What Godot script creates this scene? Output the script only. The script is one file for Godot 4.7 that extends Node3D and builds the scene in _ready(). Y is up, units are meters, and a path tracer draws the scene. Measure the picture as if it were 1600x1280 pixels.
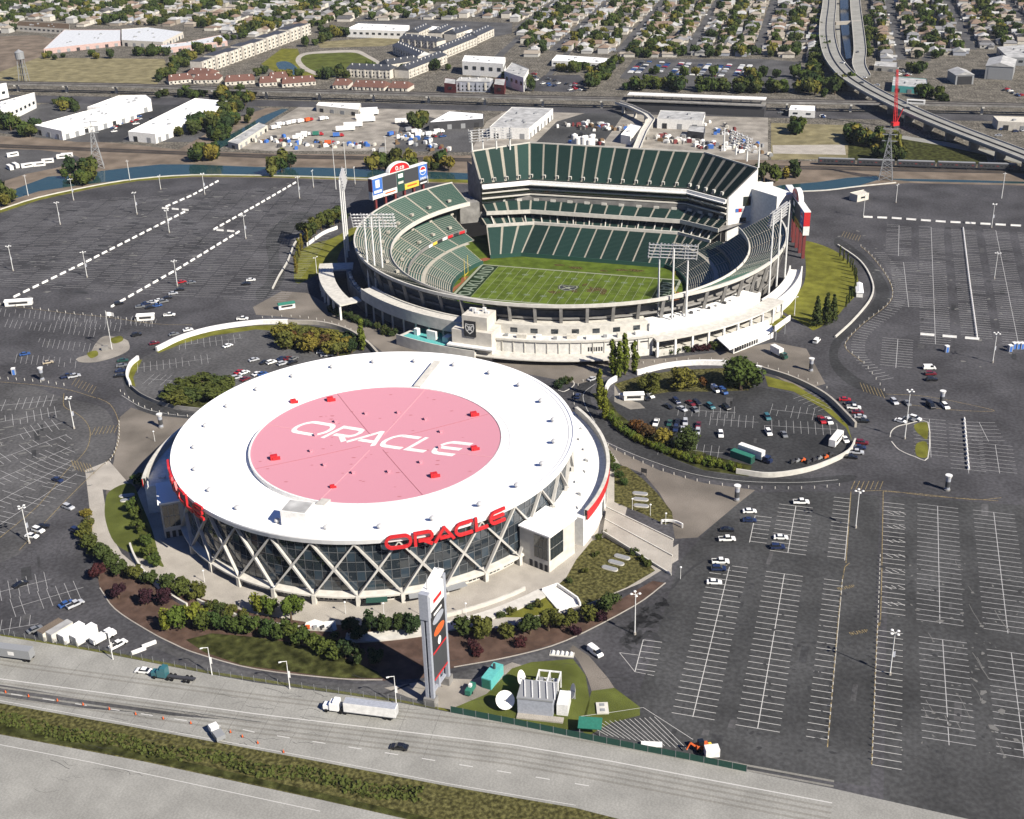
extends Node3D
# Aerial view of a stadium and an arena between parking lots, a freeway, rail lines and houses.
# Units are metres; the camera stands 221 m above the lots and looks along -z.

var M := {}
var names := {}
var rng := RandomNumberGenerator.new()
const AX := Vector2(-47.96, -386.2)     # arena axis (x, z)
const CX := Vector2(31.5, -614.5)       # stadium axis (x, z)

class Geo:
	var v := PackedVector3Array()
	var n := PackedVector3Array()
	var c := PackedColorArray()
	var uv := PackedVector2Array()
	func t(a: Vector3, b: Vector3, d: Vector3) -> void:
		var m := (d - a).cross(b - a).normalized()
		v.append(a); v.append(b); v.append(d)
		n.append(m); n.append(m); n.append(m)
	func q(a: Vector3, b: Vector3, d: Vector3, e: Vector3) -> void:
		var m := (d - a).cross(b - e)
		m = m.normalized() if m.length() > 0.0 else Vector3.UP
		v.append(a); v.append(b); v.append(d); v.append(a); v.append(d); v.append(e)
		for i in 6: n.append(m)
	# box from a transform: unit cube -0.5..0.5 through b, standing at o
	func tb(b: Basis, o: Vector3, bottom := true) -> void:
		var x := b.x * 0.5; var y := b.y * 0.5; var z := b.z * 0.5
		var p := [o - x - y - z, o + x - y - z, o + x - y + z, o - x - y + z, o - x + y - z, o + x + y - z, o + x + y + z, o - x + y + z]
		q(p[4], p[5], p[6], p[7])
		q(p[3], p[7], p[6], p[2]); q(p[1], p[5], p[4], p[0]); q(p[2], p[6], p[5], p[1]); q(p[0], p[4], p[7], p[3])
		if bottom: q(p[3], p[2], p[1], p[0])
	# box standing on y0, centre x z, size, turn
	func bx(o: Vector3, s: Vector3, turn := 0.0) -> void:
		var b := Basis(Vector3.UP, turn)
		tb(Basis(b.x * s.x, b.y * s.y, b.z * s.z), o + Vector3(0, s.y * 0.5, 0))
	func bar(a: Vector3, b: Vector3, w: float, h: float) -> void:
		var d := b - a
		var up := Vector3.UP if absf(d.normalized().y) < 0.95 else Vector3.RIGHT
		var sd := d.cross(up).normalized()
		var u := sd.cross(d).normalized()
		tb(Basis(sd * w, u * h, -d), (a + b) * 0.5)
	func tube(a: Vector3, b: Vector3, r0: float, r1: float, k := 6, cap := true) -> void:
		var d := (b - a).normalized()
		var e := d.cross(Vector3.UP if absf(d.y) < 0.95 else Vector3.RIGHT).normalized()
		var g := d.cross(e)
		for i in k:
			var t0 := TAU * i / k; var t1 := TAU * (i + 1) / k
			var e0 := e * cos(t0) + g * sin(t0); var e1 := e * cos(t1) + g * sin(t1)
			q(a + e0 * r0, b + e0 * r1, b + e1 * r1, a + e1 * r0)
			if cap and r1 > 0.0: t(b, b + e0 * r1, b + e1 * r1)
			if cap and r0 > 0.3: t(a, a + e1 * r0, a + e0 * r0)
	# flat polygon of x z points
	func poly(p: PackedVector2Array, y: float) -> void:
		var ix := Geometry2D.triangulate_polygon(p)
		for i in range(0, ix.size(), 3):
			var a := p[ix[i]]; var b := p[ix[i + 1]]; var d := p[ix[i + 2]]
			if (b - a).cross(d - a) < 0.0:
				var w := b; b = d; d = w
			for x in [a, b, d]:
				v.append(Vector3(x.x, y, x.y)); n.append(Vector3.UP)
	func prism(p: PackedVector2Array, y0: float, y1: float) -> void:
		poly(p, y1)
		wall(p, y0, y1, true)
	func wall(p: PackedVector2Array, y0: float, y1: float, closed := false) -> void:
		for i in (p.size() if closed else p.size() - 1):
			var a := p[i]; var b := p[(i + 1) % p.size()]
			q(Vector3(a.x, y0, a.y), Vector3(a.x, y1, a.y), Vector3(b.x, y1, b.y), Vector3(b.x, y0, b.y))
	# strip of a width along a path of x z points
	func strip(p: PackedVector2Array, w: float, y: float, off := 0.0) -> void:
		var l := PackedVector2Array(); var r := PackedVector2Array()
		for i in p.size():
			var d := (p[mini(i + 1, p.size() - 1)] - p[maxi(i - 1, 0)]).normalized()
			var sd := Vector2(-d.y, d.x)
			l.append(p[i] + sd * (off - w * 0.5)); r.append(p[i] + sd * (off + w * 0.5))
		for i in p.size() - 1:
			q(Vector3(l[i].x, y, l[i].y), Vector3(r[i].x, y, r[i].y), Vector3(r[i + 1].x, y, r[i + 1].y), Vector3(l[i + 1].x, y, l[i + 1].y))
	# solid strip: a kerb, a low wall, a slab
	func rail(p: PackedVector2Array, w: float, y0: float, y1: float, off := 0.0) -> void:
		var l := PackedVector2Array(); var r := PackedVector2Array()
		for i in p.size():
			var d := (p[mini(i + 1, p.size() - 1)] - p[maxi(i - 1, 0)]).normalized()
			var sd := Vector2(-d.y, d.x)
			l.append(p[i] + sd * (off - w * 0.5)); r.append(p[i] + sd * (off + w * 0.5))
		for i in p.size() - 1:
			q(Vector3(l[i].x, y1, l[i].y), Vector3(r[i].x, y1, r[i].y), Vector3(r[i + 1].x, y1, r[i + 1].y), Vector3(l[i + 1].x, y1, l[i + 1].y))
		wall(l, y0, y1); wall(r, y0, y1)
		for k in [0, p.size() - 1]:
			q(Vector3(l[k].x, y0, l[k].y), Vector3(l[k].x, y1, l[k].y), Vector3(r[k].x, y1, r[k].y), Vector3(r[k].x, y0, r[k].y))
	# profile of (radius, y) pairs turned round an axis between two angles in degrees
	func turn(o: Vector2, pr: Array, a0: float, a1: float, k: int, closed := false) -> void:
		for i in k:
			var t0 := deg_to_rad(lerpf(a0, a1, float(i) / k)); var t1 := deg_to_rad(lerpf(a0, a1, float(i + 1) / k))
			var d0 := Vector3(cos(t0), 0, sin(t0)); var d1 := Vector3(cos(t1), 0, sin(t1))
			var oo := Vector3(o.x, 0, o.y)
			for j in (pr.size() if closed else pr.size() - 1):
				var a: Vector2 = pr[j]; var b: Vector2 = pr[(j + 1) % pr.size()]
				q(oo + d0 * a.x + Vector3(0, a.y, 0), oo + d0 * b.x + Vector3(0, b.y, 0), oo + d1 * b.x + Vector3(0, b.y, 0), oo + d1 * a.x + Vector3(0, a.y, 0))
		if closed and absf(a1 - a0) < 359.0:
			for t0 in [deg_to_rad(a0), deg_to_rad(a1)]:
				var d := Vector3(cos(t0), 0, sin(t0))
				for j in range(1, pr.size() - 1):
					var w := []
					for x in [pr[0], pr[j], pr[j + 1]]: w.append(Vector3(o.x, 0, o.y) + d * x.x + Vector3(0, x.y, 0))
					t(w[0], w[1], w[2])
	# gable or hip roof on a rectangle (local, centred), eaves at y, ridge along x
	func roof(sx: float, sz: float, y: float, h: float, hip: float, over := 0.4) -> void:
		var x := sx * 0.5 + over; var z := sz * 0.5 + over
		var e := y - 0.12
		var r0 := Vector3(-x + hip, y + h, 0); var r1 := Vector3(x - hip, y + h, 0)
		var a := Vector3(-x, e, z); var b := Vector3(x, e, z); var d := Vector3(x, e, -z); var f := Vector3(-x, e, -z)
		q(a, r0, r1, b); q(d, r1, r0, f); t(f, r0, a); t(b, r1, d); q(a, b, d, f)
	func blob(o: Vector3, r: Vector3, k := 6, m := 4) -> void:
		for j in m:
			var p0 := PI * j / m; var p1 := PI * (j + 1) / m
			for i in k:
				var t0 := TAU * i / k; var t1 := TAU * (i + 1) / k
				q(o + r * Vector3(sin(p0) * cos(t0), cos(p0), sin(p0) * sin(t0)), o + r * Vector3(sin(p0) * cos(t1), cos(p0), sin(p0) * sin(t1)),
					o + r * Vector3(sin(p1) * cos(t1), cos(p1), sin(p1) * sin(t1)), o + r * Vector3(sin(p1) * cos(t0), cos(p1), sin(p1) * sin(t0)))
	func mesh() -> ArrayMesh:
		var a := []
		a.resize(Mesh.ARRAY_MAX)
		a[Mesh.ARRAY_VERTEX] = v; a[Mesh.ARRAY_NORMAL] = n
		if c.size() == v.size() and v.size() > 0: a[Mesh.ARRAY_COLOR] = c
		if uv.size() == v.size() and v.size() > 0: a[Mesh.ARRAY_TEX_UV] = uv
		var m := ArrayMesh.new()
		if v.size() > 0: m.add_surface_from_arrays(Mesh.PRIMITIVE_TRIANGLES, a)
		return m

func pv(a: Array) -> PackedVector2Array:
	var o := PackedVector2Array()
	for i in range(0, a.size(), 2): o.append(Vector2(a[i], a[i + 1]))
	return o

func smooth(p: PackedVector2Array, k := 4, closed := false) -> PackedVector2Array:
	var o := PackedVector2Array()
	var m := p.size()
	for i in (m if closed else m - 1):
		var a := p[(i - 1 + m) % m] if closed or i > 0 else p[0] * 2.0 - p[1]
		var b := p[i]; var d := p[(i + 1) % m]
		var e := p[(i + 2) % m] if closed or i + 2 < m else d * 2.0 - b
		for j in k: o.append(b.cubic_interpolate(d, a, e, float(j) / k))
	if not closed: o.append(p[m - 1])
	return o

func arc(o: Vector2, r: float, a0: float, a1: float, k: int) -> PackedVector2Array:
	var p := PackedVector2Array()
	for i in k + 1:
		var t := deg_to_rad(lerpf(a0, a1, float(i) / k)); p.append(o + Vector2(cos(t), sin(t)) * r)
	return p

func band(o: Vector2, r0: float, r1: float, a0: float, a1: float, k: int) -> PackedVector2Array:
	var p := arc(o, r0, a0, a1, k); var q := arc(o, r1, a1, a0, k)
	p.append_array(q)
	return p

func v3(p: Vector2, y := 0.0) -> Vector3: return Vector3(p.x, y, p.y)

func at_angle(o: Vector2, r: float, a: float, y: float) -> Vector3:
	return Vector3(o.x + cos(deg_to_rad(a)) * r, y, o.y + sin(deg_to_rad(a)) * r)

func path_len(p: PackedVector2Array) -> float:
	var l := 0.0
	for i in p.size() - 1: l += p[i].distance_to(p[i + 1])
	return l

# point and direction at a distance along a path
func along(p: PackedVector2Array, s: float) -> Array:
	for i in p.size() - 1:
		var l := p[i].distance_to(p[i + 1])
		if s <= l or i == p.size() - 2: return [p[i].lerp(p[i + 1], s / maxf(l, 0.001)), (p[i + 1] - p[i]).normalized()]
		s -= l
	return [p[0], Vector2.RIGHT]

func yaw_of(d: Vector2) -> float: return atan2(-d.y, d.x)

const ORD := ["first", "second", "third", "fourth", "fifth", "sixth", "seventh", "eighth", "ninth", "tenth", "eleventh", "twelfth"]
func nth(i: int) -> String:
	if i < 12: return ORD[i]
	var k := i + 1
	var e := "th"
	if k % 100 < 11 or k % 100 > 13: e = ["th", "st", "nd", "rd", "th", "th", "th", "th", "th", "th"][k % 10]
	return str(k) + e

func numbered(s: String) -> String:
	var k: int = names.get(s, 0)
	names[s] = k + 1
	return s if k == 0 else "%s_%03d" % [s, k]

func tag(o: Node, label: String, category: String, group := "") -> void:
	o.set_meta("label", label); o.set_meta("category", category)
	if group != "": o.set_meta("group", group)

func thing(called: String, label: String, category: String, at := Vector3.ZERO, turn := 0.0, group := "") -> Node3D:
	var o := Node3D.new(); o.name = numbered(called); add_child(o)
	o.position = at; o.rotation.y = turn
	tag(o, label, category, group)
	return o

func mi(m: Mesh, called: String, mat: Material, parent: Node) -> MeshInstance3D:
	var o := MeshInstance3D.new(); o.mesh = m; o.material_override = mat; o.name = called
	parent.add_child(o, true)
	return o

func part(g: Geo, called: String, mat: Material, parent: Node) -> MeshInstance3D:
	return mi(g.mesh(), called, mat, parent)

func one(g: Geo, called: String, mat: Material, label: String, category: String, group := "") -> MeshInstance3D:
	var o := mi(g.mesh(), numbered(called), mat, self)
	tag(o, label, category, group)
	return o

func struct(g: Geo, called: String, mat: Material, parent: Node = self) -> MeshInstance3D:
	var o := mi(g.mesh(), numbered(called) if parent == self else called, mat, parent)
	if parent == self: o.set_meta("kind", "structure")
	return o

func copy(o: Node3D, called: String, at: Vector3, turn: float, label: String) -> Node3D:
	var c := o.duplicate(); c.name = numbered(called); add_child(c)
	c.position = at; c.rotation.y = turn; c.set_meta("label", label)
	return c

# ---------- materials ----------
func noise_tex(freq: float, lo: float, hi: float, sd: int, oct := 4, size := 512, kind := FastNoiseLite.TYPE_SIMPLEX_SMOOTH) -> ImageTexture:
	var f := FastNoiseLite.new(); f.seed = sd; f.frequency = freq; f.noise_type = kind
	f.fractal_octaves = oct
	var im := f.get_seamless_image(size, size)
	im.convert(Image.FORMAT_L8)
	var d := im.get_data()
	for i in d.size(): d[i] = int(clampf(lerpf(lo, hi, d[i] / 255.0), 0.0, 1.0) * 255.0)
	var o := Image.create_from_data(size, size, false, Image.FORMAT_L8, d)
	o.generate_mipmaps()
	return ImageTexture.create_from_image(o)

func mat(key: String, r: float, g: float, b: float, rough := 0.9, tex: Texture2D = null, scale := 0.05, metal := 0.0) -> StandardMaterial3D:
	var m := StandardMaterial3D.new()
	m.albedo_color = Color(r, g, b).linear_to_srgb()
	m.roughness = rough; m.metallic = metal
	m.metallic_specular = 0.12 if rough > 0.89 else 0.5
	m.cull_mode = BaseMaterial3D.CULL_DISABLED
	if tex:
		m.albedo_texture = tex
		m.uv1_triplanar = true; m.uv1_world_triplanar = true; m.uv1_scale = Vector3.ONE * scale
	M[key] = m
	return m

func detail(m: StandardMaterial3D, tex: Texture2D, scale: float) -> void:
	m.detail_enabled = true; m.detail_albedo = tex; m.detail_blend_mode = BaseMaterial3D.BLEND_MODE_MUL
	m.uv2_triplanar = true; m.uv2_world_triplanar = true; m.uv2_scale = Vector3.ONE * scale
	m.detail_uv_layer = BaseMaterial3D.DETAIL_UV_2

func _ready() -> void:
	rng.seed = 20121
	var cam := Camera3D.new(); cam.name = "camera"; add_child(cam)
	cam.transform = Transform3D(Basis(Vector3(0.999607, -0.025442, 0.011798), Vector3(0.028043, 0.906857, -0.420505), Vector3(0, 0.420671, 0.907214)).orthonormalized(), Vector3(0, 220.96, 0))
	cam.set_frustum(0.65955, Vector2(0, -0.023187), 1.0, 6000.0)
	cam.current = true
	var we := WorldEnvironment.new(); we.name = "world_environment"
	var env := Environment.new()
	var sky := Sky.new(); var sm := ProceduralSkyMaterial.new()
	sm.sky_top_color = Color(0.20, 0.36, 0.66); sm.sky_horizon_color = Color(0.62, 0.72, 0.82); sm.sky_curve = 0.16
	sm.ground_bottom_color = Color(0.22, 0.21, 0.2); sm.ground_horizon_color = Color(0.55, 0.6, 0.64)
	sm.sun_angle_max = 0.0
	sky.sky_material = sm
	env.background_mode = Environment.BG_SKY; env.sky = sky; env.background_energy_multiplier = 0.38
	env.tonemap_mode = Environment.TONE_MAPPER_LINEAR; env.tonemap_exposure = 1.9
	env.sdfgi_enabled = true; env.ssao_enabled = true; env.ssil_enabled = true
	env.fog_enabled = true; env.fog_density = 0.000025; env.fog_light_color = Color(0.78, 0.83, 0.9)
	we.environment = env; add_child(we)
	var sun := DirectionalLight3D.new(); sun.name = "sun"
	sun.light_energy = 1.55; sun.light_color = Color(1.0, 0.97, 0.92); sun.light_angular_distance = 0.5; sun.shadow_enabled = true
	add_child(sun)
	sun.look_at_from_position(Vector3.ZERO, Vector3(-0.74, -0.80, -0.67), Vector3.UP)
	make_materials()
	ground()
	arena()
	stadium()
	surroundings()

func make_materials() -> void:
	var fine := noise_tex(0.06, 0.72, 1.0, 3, 5)
	var blot := noise_tex(0.012, 0.7, 0.98, 8, 4)
	var soft := noise_tex(0.02, 0.86, 1.0, 12, 4)
	var strong := noise_tex(0.03, 0.35, 1.0, 21, 5)
	var mott := noise_tex(0.05, 0.74, 1.0, 41, 6)
	M.fine = fine
	for a in [["asphalt", .122, .12, .128], ["asphalt_new", .082, .083, .086], ["asphalt_old", .156, .154, .156], ["asphalt_warm", .106, .107, .108]]:
		detail(mat(a[0], a[1], a[2], a[3], 0.92, blot, 0.005), mott, 0.022)
	detail(mat("concrete", .54, .50, .44, 0.9, soft, 0.01), fine, 0.09)
	detail(mat("plaza", .31, .275, .235, 0.92, blot, 0.006), fine, 0.08)
	detail(mat("freeway", .34, .335, .308, 0.9, soft, 0.007), soft, 0.13)
	detail(mat("freeway_worn", .27, .262, .235, 0.9, soft, 0.007), soft, 0.13)
	detail(mat("dirt", .31, .25, .195, 0.98, blot, 0.008), fine, 0.1)
	detail(mat("gravel", .50, .46, .40, 0.98, blot, 0.01), fine, 0.1)
	detail(mat("ballast", .14, .115, .095, 0.98, blot, 0.01), fine, 0.1)
	detail(mat("town", .40, .365, .305, 0.98, blot, 0.012), strong, 0.03)
	detail(mat("grass", .245, .245, .045, 0.97, blot, 0.02), fine, 0.09)
	detail(mat("grass_dry", .37, .325, .185, 0.97, blot, 0.012), fine, 0.09)
	detail(mat("grass_mixed", .24, .225, .085, 0.97, strong, 0.04), fine, 0.09)
	detail(mat("grass_green", .155, .18, .045, 0.97, blot, 0.012), fine, 0.09)
	detail(mat("grass_deep", .13, .14, .045, 0.97, strong, 0.015), fine, 0.09)
	detail(mat("mulch", .165, .107, .083, 0.98, blot, 0.03), fine, 0.15)
	mat("clay", .30, .115, .06, 0.95, fine, 0.1)
	mat("line", .62, .61, .58, 0.8, fine, 0.25)
	mat("line_worn", .48, .475, .47, 0.85, fine, 0.2)
	mat("line_yellow", .42, .32, .15, 0.85, strong, 0.08)
	mat("stain", .20, .197, .188, 0.9, fine, 0.2)
	mat("stain_oil", .062, .062, .064, 0.9, fine, 0.2)
	mat("stain_dark", .03, .03, .031, 0.85, fine, 0.2)
	var wt := mat("water", .02, .055, .062, 0.12, soft, 0.02)
	wt.metallic_specular = 0.5
	mat("white", .80, .79, .76, 0.7, soft, 0.05)
	mat("white_roof", .84, .84, .83, 0.75)
	mat("wall_white", .55, .54, .51, 0.9, fine, 0.1)
	mat("white_metal", .75, .75, .73, 0.45, soft, 0.1)
	mat("grey_metal", .32, .33, .34, 0.5, fine, 0.2)
	mat("dark_metal", .06, .06, .065, 0.5, fine, 0.2)
	mat("grey_roof", .50, .50, .49, 0.85, blot, 0.02)
	mat("metal_roof", .60, .62, .64, 0.7, soft, 0.03)
	mat("pale_wall", .60, .57, .50, 0.9, soft, 0.06)
	mat("cream", .60, .565, .50, 0.9, soft, 0.03)
	mat("brace_paint", .47, .455, .425, 0.9, soft, 0.05)
	mat("concrete_pale", .57, .55, .50, 0.9, soft, 0.03)
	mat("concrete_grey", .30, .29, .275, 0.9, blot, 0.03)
	mat("dark", .018, .018, .02, 0.8)
	mat("red", .55, .02, .025, 0.5, soft, 0.1)
	mat("red_roof", .49, .215, .265, 0.85)
	mat("seam_pale", .66, .36, .38); mat("seam_dark", .36, .13, .15)
	mat("grey_light", .5, .5, .5, 0.6, soft, 0.1)
	mat("factory_red", .5, .36, .33, 0.9, soft, 0.05)
	mat("roof_maroon", .185, .10, .08, 0.9, fine, 0.1)
	mat("dark_red", .17, .03, .03, 0.6, soft, 0.1)
	mat("blue", .05, .16, .50, 0.6, soft, 0.1)
	mat("yellow", .72, .52, .06, 0.7, soft, 0.1)
	mat("orange", .62, .11, .02, 0.7, soft, 0.1)
	mat("teal", .10, .42, .40, 0.7, soft, 0.1)
	mat("green_paint", .02, .16, .11, 0.7, soft, 0.1)
	mat("green_dark", .012, .07, .05, 0.8, fine, 0.1)
	for w in [["", 1.0], ["_b", 1.2], ["_c", 0.85]]:   # faded and fresher seats
		mat("seat" + w[0], .017 * w[1], .056 * w[1], .046 * w[1], 0.6, fine, 0.2)
		mat("seat_worn" + w[0], .04 * w[1], .10 * w[1], .078 * w[1], 0.65, fine, 0.2)
	mat("stone_white", .65, .64, .605, 0.9, soft, 0.04)
	mat("terrace", .50, .47, .40, 0.95, fine, 0.1)
	mat("terrace_dark", .15, .17, .14, 0.95, fine, 0.1)
	mat("aisle", .40, .375, .315, 0.95, soft, 0.1)
	mat("screen", .05, .052, .056, 0.4)
	var gl := mat("glass", .018, .024, .03, 0.04)
	gl.metallic_specular = 0.8
	var gl2 := mat("glass_blue", .03, .045, .06, 0.05)
	gl2.metallic_specular = 0.9
	mat("mullion", .12, .125, .13, 0.5)
	mat("sign_panel", .35, .37, .42, 0.5, soft, 0.1)
	mat("wood", .22, .15, .09, 0.9, fine, 0.2)
	mat("turf", .105, .15, .022, 0.97, blot, 0.02)
	mat("turf_light", .125, .175, .027, 0.97, blot, 0.02)
	mat("turf_dark", .022, .04, .02, 0.97, blot, 0.02)
	mat("turf_white", .34, .36, .27, 0.95, fine, 0.2)
	mat("turf_letter", .22, .27, .2, 0.95, fine, 0.2)
	mat("turf_brown", .17, .135, .05, 0.97, strong, 0.05)
	mat("bark", .09, .065, .045, 0.95)
	mat("tyre", .015, .015, .015, 0.9)
	mat("car_glass", .01, .012, .015, 0.05).metallic_specular = 0.8
	for a in [["olive", .14, .168, .045], ["green", .115, .165, .042], ["dark_green", .08, .115, .04], ["lime", .22, .275, .045], ["gold", .29, .27, .06], ["rust", .22, .12, .045], ["purple", .10, .04, .045]]:
		for w in [["", 1.0, 1.0], ["_b", 1.22, 1.08], ["_c", 0.76, 0.86]]:   # three tones of each species
			var m := mat("leaf_" + a[0] + w[0], a[1] * w[1], a[2] * w[2], a[3], 0.92, strong, 0.21)
			m.backlight_enabled = true; m.backlight = Color(a[1], a[2], a[3]).linear_to_srgb() * 0.6

# a sheet with the stadium bowl cut out of it, in two halves
func cut_sheet(g: Geo, p: PackedVector2Array, y: float) -> void:
	var hole := arc(CX, 104.0, 0, 360, 72)
	hole.remove_at(hole.size() - 1)
	for sgn in [-1.0, 1.0]:
		var half := PackedVector2Array([CX + Vector2(0, -9000), CX + Vector2(9000 * sgn, -9000), CX + Vector2(9000 * sgn, 9000), CX + Vector2(0, 9000)])
		for a in Geometry2D.intersect_polygons(p, half):
			for b in Geometry2D.clip_polygons(a, hole): g.poly(b, y)

func sheet(called: String, m: String, p: PackedVector2Array, y: float, bend := false) -> MeshInstance3D:
	var g := Geo.new(); g.poly(smooth(p, 4, true) if bend else p, y)
	return struct(g, called, M[m])

# stall lines: a row's spine from a to b, lines of length l on side -1, 1 or both
func stalls(g: Geo, a: Vector2, b: Vector2, l: float, sides: Array, pitch := 2.75, y := 0.05, w := 0.18, spine := true, lean := Vector2.ZERO, drop := 0.0) -> void:
	var d := (b - a).normalized(); var sd := Vector2(-d.y, d.x)
	if spine: g.strip(PackedVector2Array([a, b]), w * 1.2, y + 0.004)
	for i in int(a.distance_to(b) / pitch) + 1:
		for s in sides:
			if rng.randf() < drop: continue
			var p := a + d * pitch * i
			g.strip(PackedVector2Array([p, p + (sd + lean) * l * s]), w, y)
			if rng.randf() < 0.45: blotch(oil, p + d * pitch * 0.5 + sd * l * s * rng.randf_range(0.35, 0.8), rng.randf_range(0.15, 0.5), 0.057, rng.randf_range(1, 1.8), rng.randf() * TAU)

var oil := Geo.new()

func blotch(g: Geo, o: Vector2, r: float, y: float, stretch := 1.0, turn := 0.0) -> void:
	var p := PackedVector2Array()
	for i in 9:
		var t := TAU * i / 9.0
		p.append(o + (Vector2(cos(t) * stretch, sin(t)) * r * rng.randf_range(0.45, 1.15)).rotated(turn))
	g.poly(p, y)

func kerb(called: String, p: PackedVector2Array, m := "concrete", w := 0.35, h := 0.14) -> void:
	var g := Geo.new(); g.rail(p, w, 0.0, h); struct(g, called, M[m])

func ground() -> void:
	var g := Geo.new()
	cut_sheet(g, PackedVector2Array([Vector2(-4000, -5500), Vector2(4000, -5500), Vector2(4000, 1500), Vector2(-4000, 1500)]), 0.0)
	struct(g, "ground", M.town)
	g = Geo.new()
	cut_sheet(g, pv([-427.4,-603,-315,-748.1,-299.9,-774.3,-270.3,-799.3,-246.7,-813.8,-211.6,-819.7,-158.6,-812.6,-114.8,-803.4,-71.7,-794.3,-23.3,-783.3,44.8,-779.4,125.6,-768.2,175.9,-743,197,-743.7,220.8,-751.2,252.4,-756.7,320.4,-745.5,442.5,-715.1,291.2,-315.4,174.8,-152.1,63.5,-184,75.7,-233.5,43.1,-244.3,-2.6,-259.7,-32.5,-269.5,-47.4,-273.6,-73.9,-279.9,-86.8,-283.9,-120.2,-295,-154.5,-305.1,-268.2,-336]), 0.02)
	struct(g, "parking_lot", M.asphalt)
	# tone changes in the asphalt: resurfaced and older pieces
	sheet("parking_lot", "asphalt_old", pv([-293.3,-467.6,-220.7,-487.9,-188,-471.8,-167.1,-459.5,-155.1,-430.6,-154.1,-409.9,-157.9,-391,-163.2,-365.2,-169.2,-345.8,-219.1,-319.8]), 0.024, true)
	sheet("parking_lot", "asphalt_old", smooth(pv([-167.7,-501.1,-161,-519.7,-140,-537.8,-110.6,-541.1,-68.5,-511.8,-65.1,-477.6,-121.9,-450.8,-142.9,-462.8,-160.9,-480.7]), 3, true), 0.024)
	sheet("parking_lot", "asphalt_new", smooth(pv([38.9,-455.3,52.8,-463.5,103,-463.3,124.1,-441,127.1,-413.5,113.5,-396.8,88.8,-390.1,58.8,-407.4,42,-432.1]), 3, true), 0.024)
	sheet("parking_lot", "asphalt_warm", pv([51.5,-334.6,79.7,-377.8,108.7,-377,126.6,-372.9,85.1,-233.6,43.5,-244.3,23.9,-252.2,14.5,-262.5,32.6,-272.3]), 0.024)
	sheet("parking_lot", "asphalt_warm", pv([129.9,-372.8,173.1,-363.9,248.7,-343.4,164.9,-197.3,84.7,-221]), 0.024)
	sheet("road", "asphalt_new", pv([-169.1,-491.1,-153.7,-458.7,-133.7,-445.8,-119.8,-440.4,-121.9,-450.8,-139.1,-457.8,-153.9,-469.6,-163.1,-484.1]), 0.028, true)
	sheet("road", "asphalt_new", pv([28.5,-477.8,26.8,-459.1,27.6,-441.4,34.9,-421.7,46.7,-405.6,63.7,-391.5,80.7,-383.6,103.1,-381.9,119.4,-383.7,120.6,-388.3,101.8,-386.5,83.9,-388.5,66.7,-396.1,52.1,-411.3,39.3,-429.5,33,-446.8,32,-461.8,35,-473.5]), 0.028, true)
	sheet("road", "asphalt_new", pv([181.8,-651.2,187.4,-626,189.2,-595.9,186.2,-568.5,179.9,-551.8,166.9,-532.4,149.5,-510.8,141.5,-490.1,144.5,-470.1,152,-454,148.6,-451.2,138.9,-464.1,136.6,-483.7,143,-507.7,156.8,-527.7,175,-556.4,181,-577.9,181.3,-609.2,176.6,-637.5]), 0.028, true)
	sheet("road", "asphalt_new", pv([-138,-699.7,-125.5,-730.1,-111.2,-709.6,-127.3,-678.6,-125.6,-647.4,-117.7,-616.2,-118.9,-592.6,-124.8,-579.6,-128.8,-593.4,-126.2,-607.2,-129.6,-637.3,-136.8,-670.3]), 0.026, true)
	# concrete and paved places
	sheet("plaza", "plaza", pv([-159.2,-452,-156.9,-460.7,-145.7,-452.9,-129.1,-448.4,-120.5,-456.6,-116.1,-422.9,-130.6,-413.5,-137,-404,-139.2,-390,-141.2,-376.7,-147.4,-390.4,-151.2,-414.7]), 0.032, false)
	sheet("plaza", "plaza", pv([30.3,-425.8,37.8,-412.7,52.6,-395.5,67.3,-385.3,84.5,-379.3,75.9,-369.2,59.8,-349.4,52.3,-349,53,-366.2,50.7,-379.4,46.6,-393.5,38,-401.2,31.9,-414.1]), 0.032, false)
	sheet("plaza", "plaza", pv([-126.4,-571,-115.6,-592.3,-102.1,-588.6,-86.7,-568,-59.4,-541.3,-28.5,-516.2,-8.2,-500.5,28.1,-493.9,67.3,-495.3,96.3,-501.6,117.7,-509.5,130.2,-501.4,129.8,-464.7,118,-459.3,106.7,-482.4,83.1,-488.7,54.9,-483.9,38,-477.2,28.1,-471.4,0.1,-486.3,-56.9,-509.6,-70.8,-534.3,-84.2,-547.1,-110.1,-557.2,-123,-560.6]), 0.03, false)
	var pz := Geo.new()
	pz.poly(arc(AX, 88.0, 0, 355, 71), 0.036)
	struct(pz, "arena_plaza", M.concrete)
	sheet("footpath", "concrete", pv([-160,-407.8,-153.1,-414.8,-139.3,-394.6,-139.2,-390,-149.2,-392.9,-138.7,-363.9,-130.4,-349.5,-121.5,-339.6,-111.6,-332.6,-97.9,-325.9,-80.6,-318.2,-60.1,-312.2,-32.7,-308.3,-9.7,-308.2,7.8,-313,24,-321.7,38.9,-331.6,53,-345.9,51.7,-336.4,38.1,-323.8,23.5,-314.9,7.6,-306.4,-9.6,-301.9,-32.4,-302.9,-59.4,-306.4,-79.4,-311.5,-98.8,-320.8,-114.6,-328.5,-125.8,-336.2,-136.3,-347.9,-144.7,-364.2,-152.3,-386.2]), 0.04, false)
	# lawns, planting beds
	sheet("lawn", "grass_green", pv([-145.4,-382.7,-146.1,-391.8,-139.8,-396.5,-131.7,-380.6,-123.7,-363.1,-117.7,-347.7,-114.4,-340.8,-118.3,-343.2,-126.7,-349,-134.7,-356.4,-141.6,-370.3]), 0.046, true)
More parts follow.
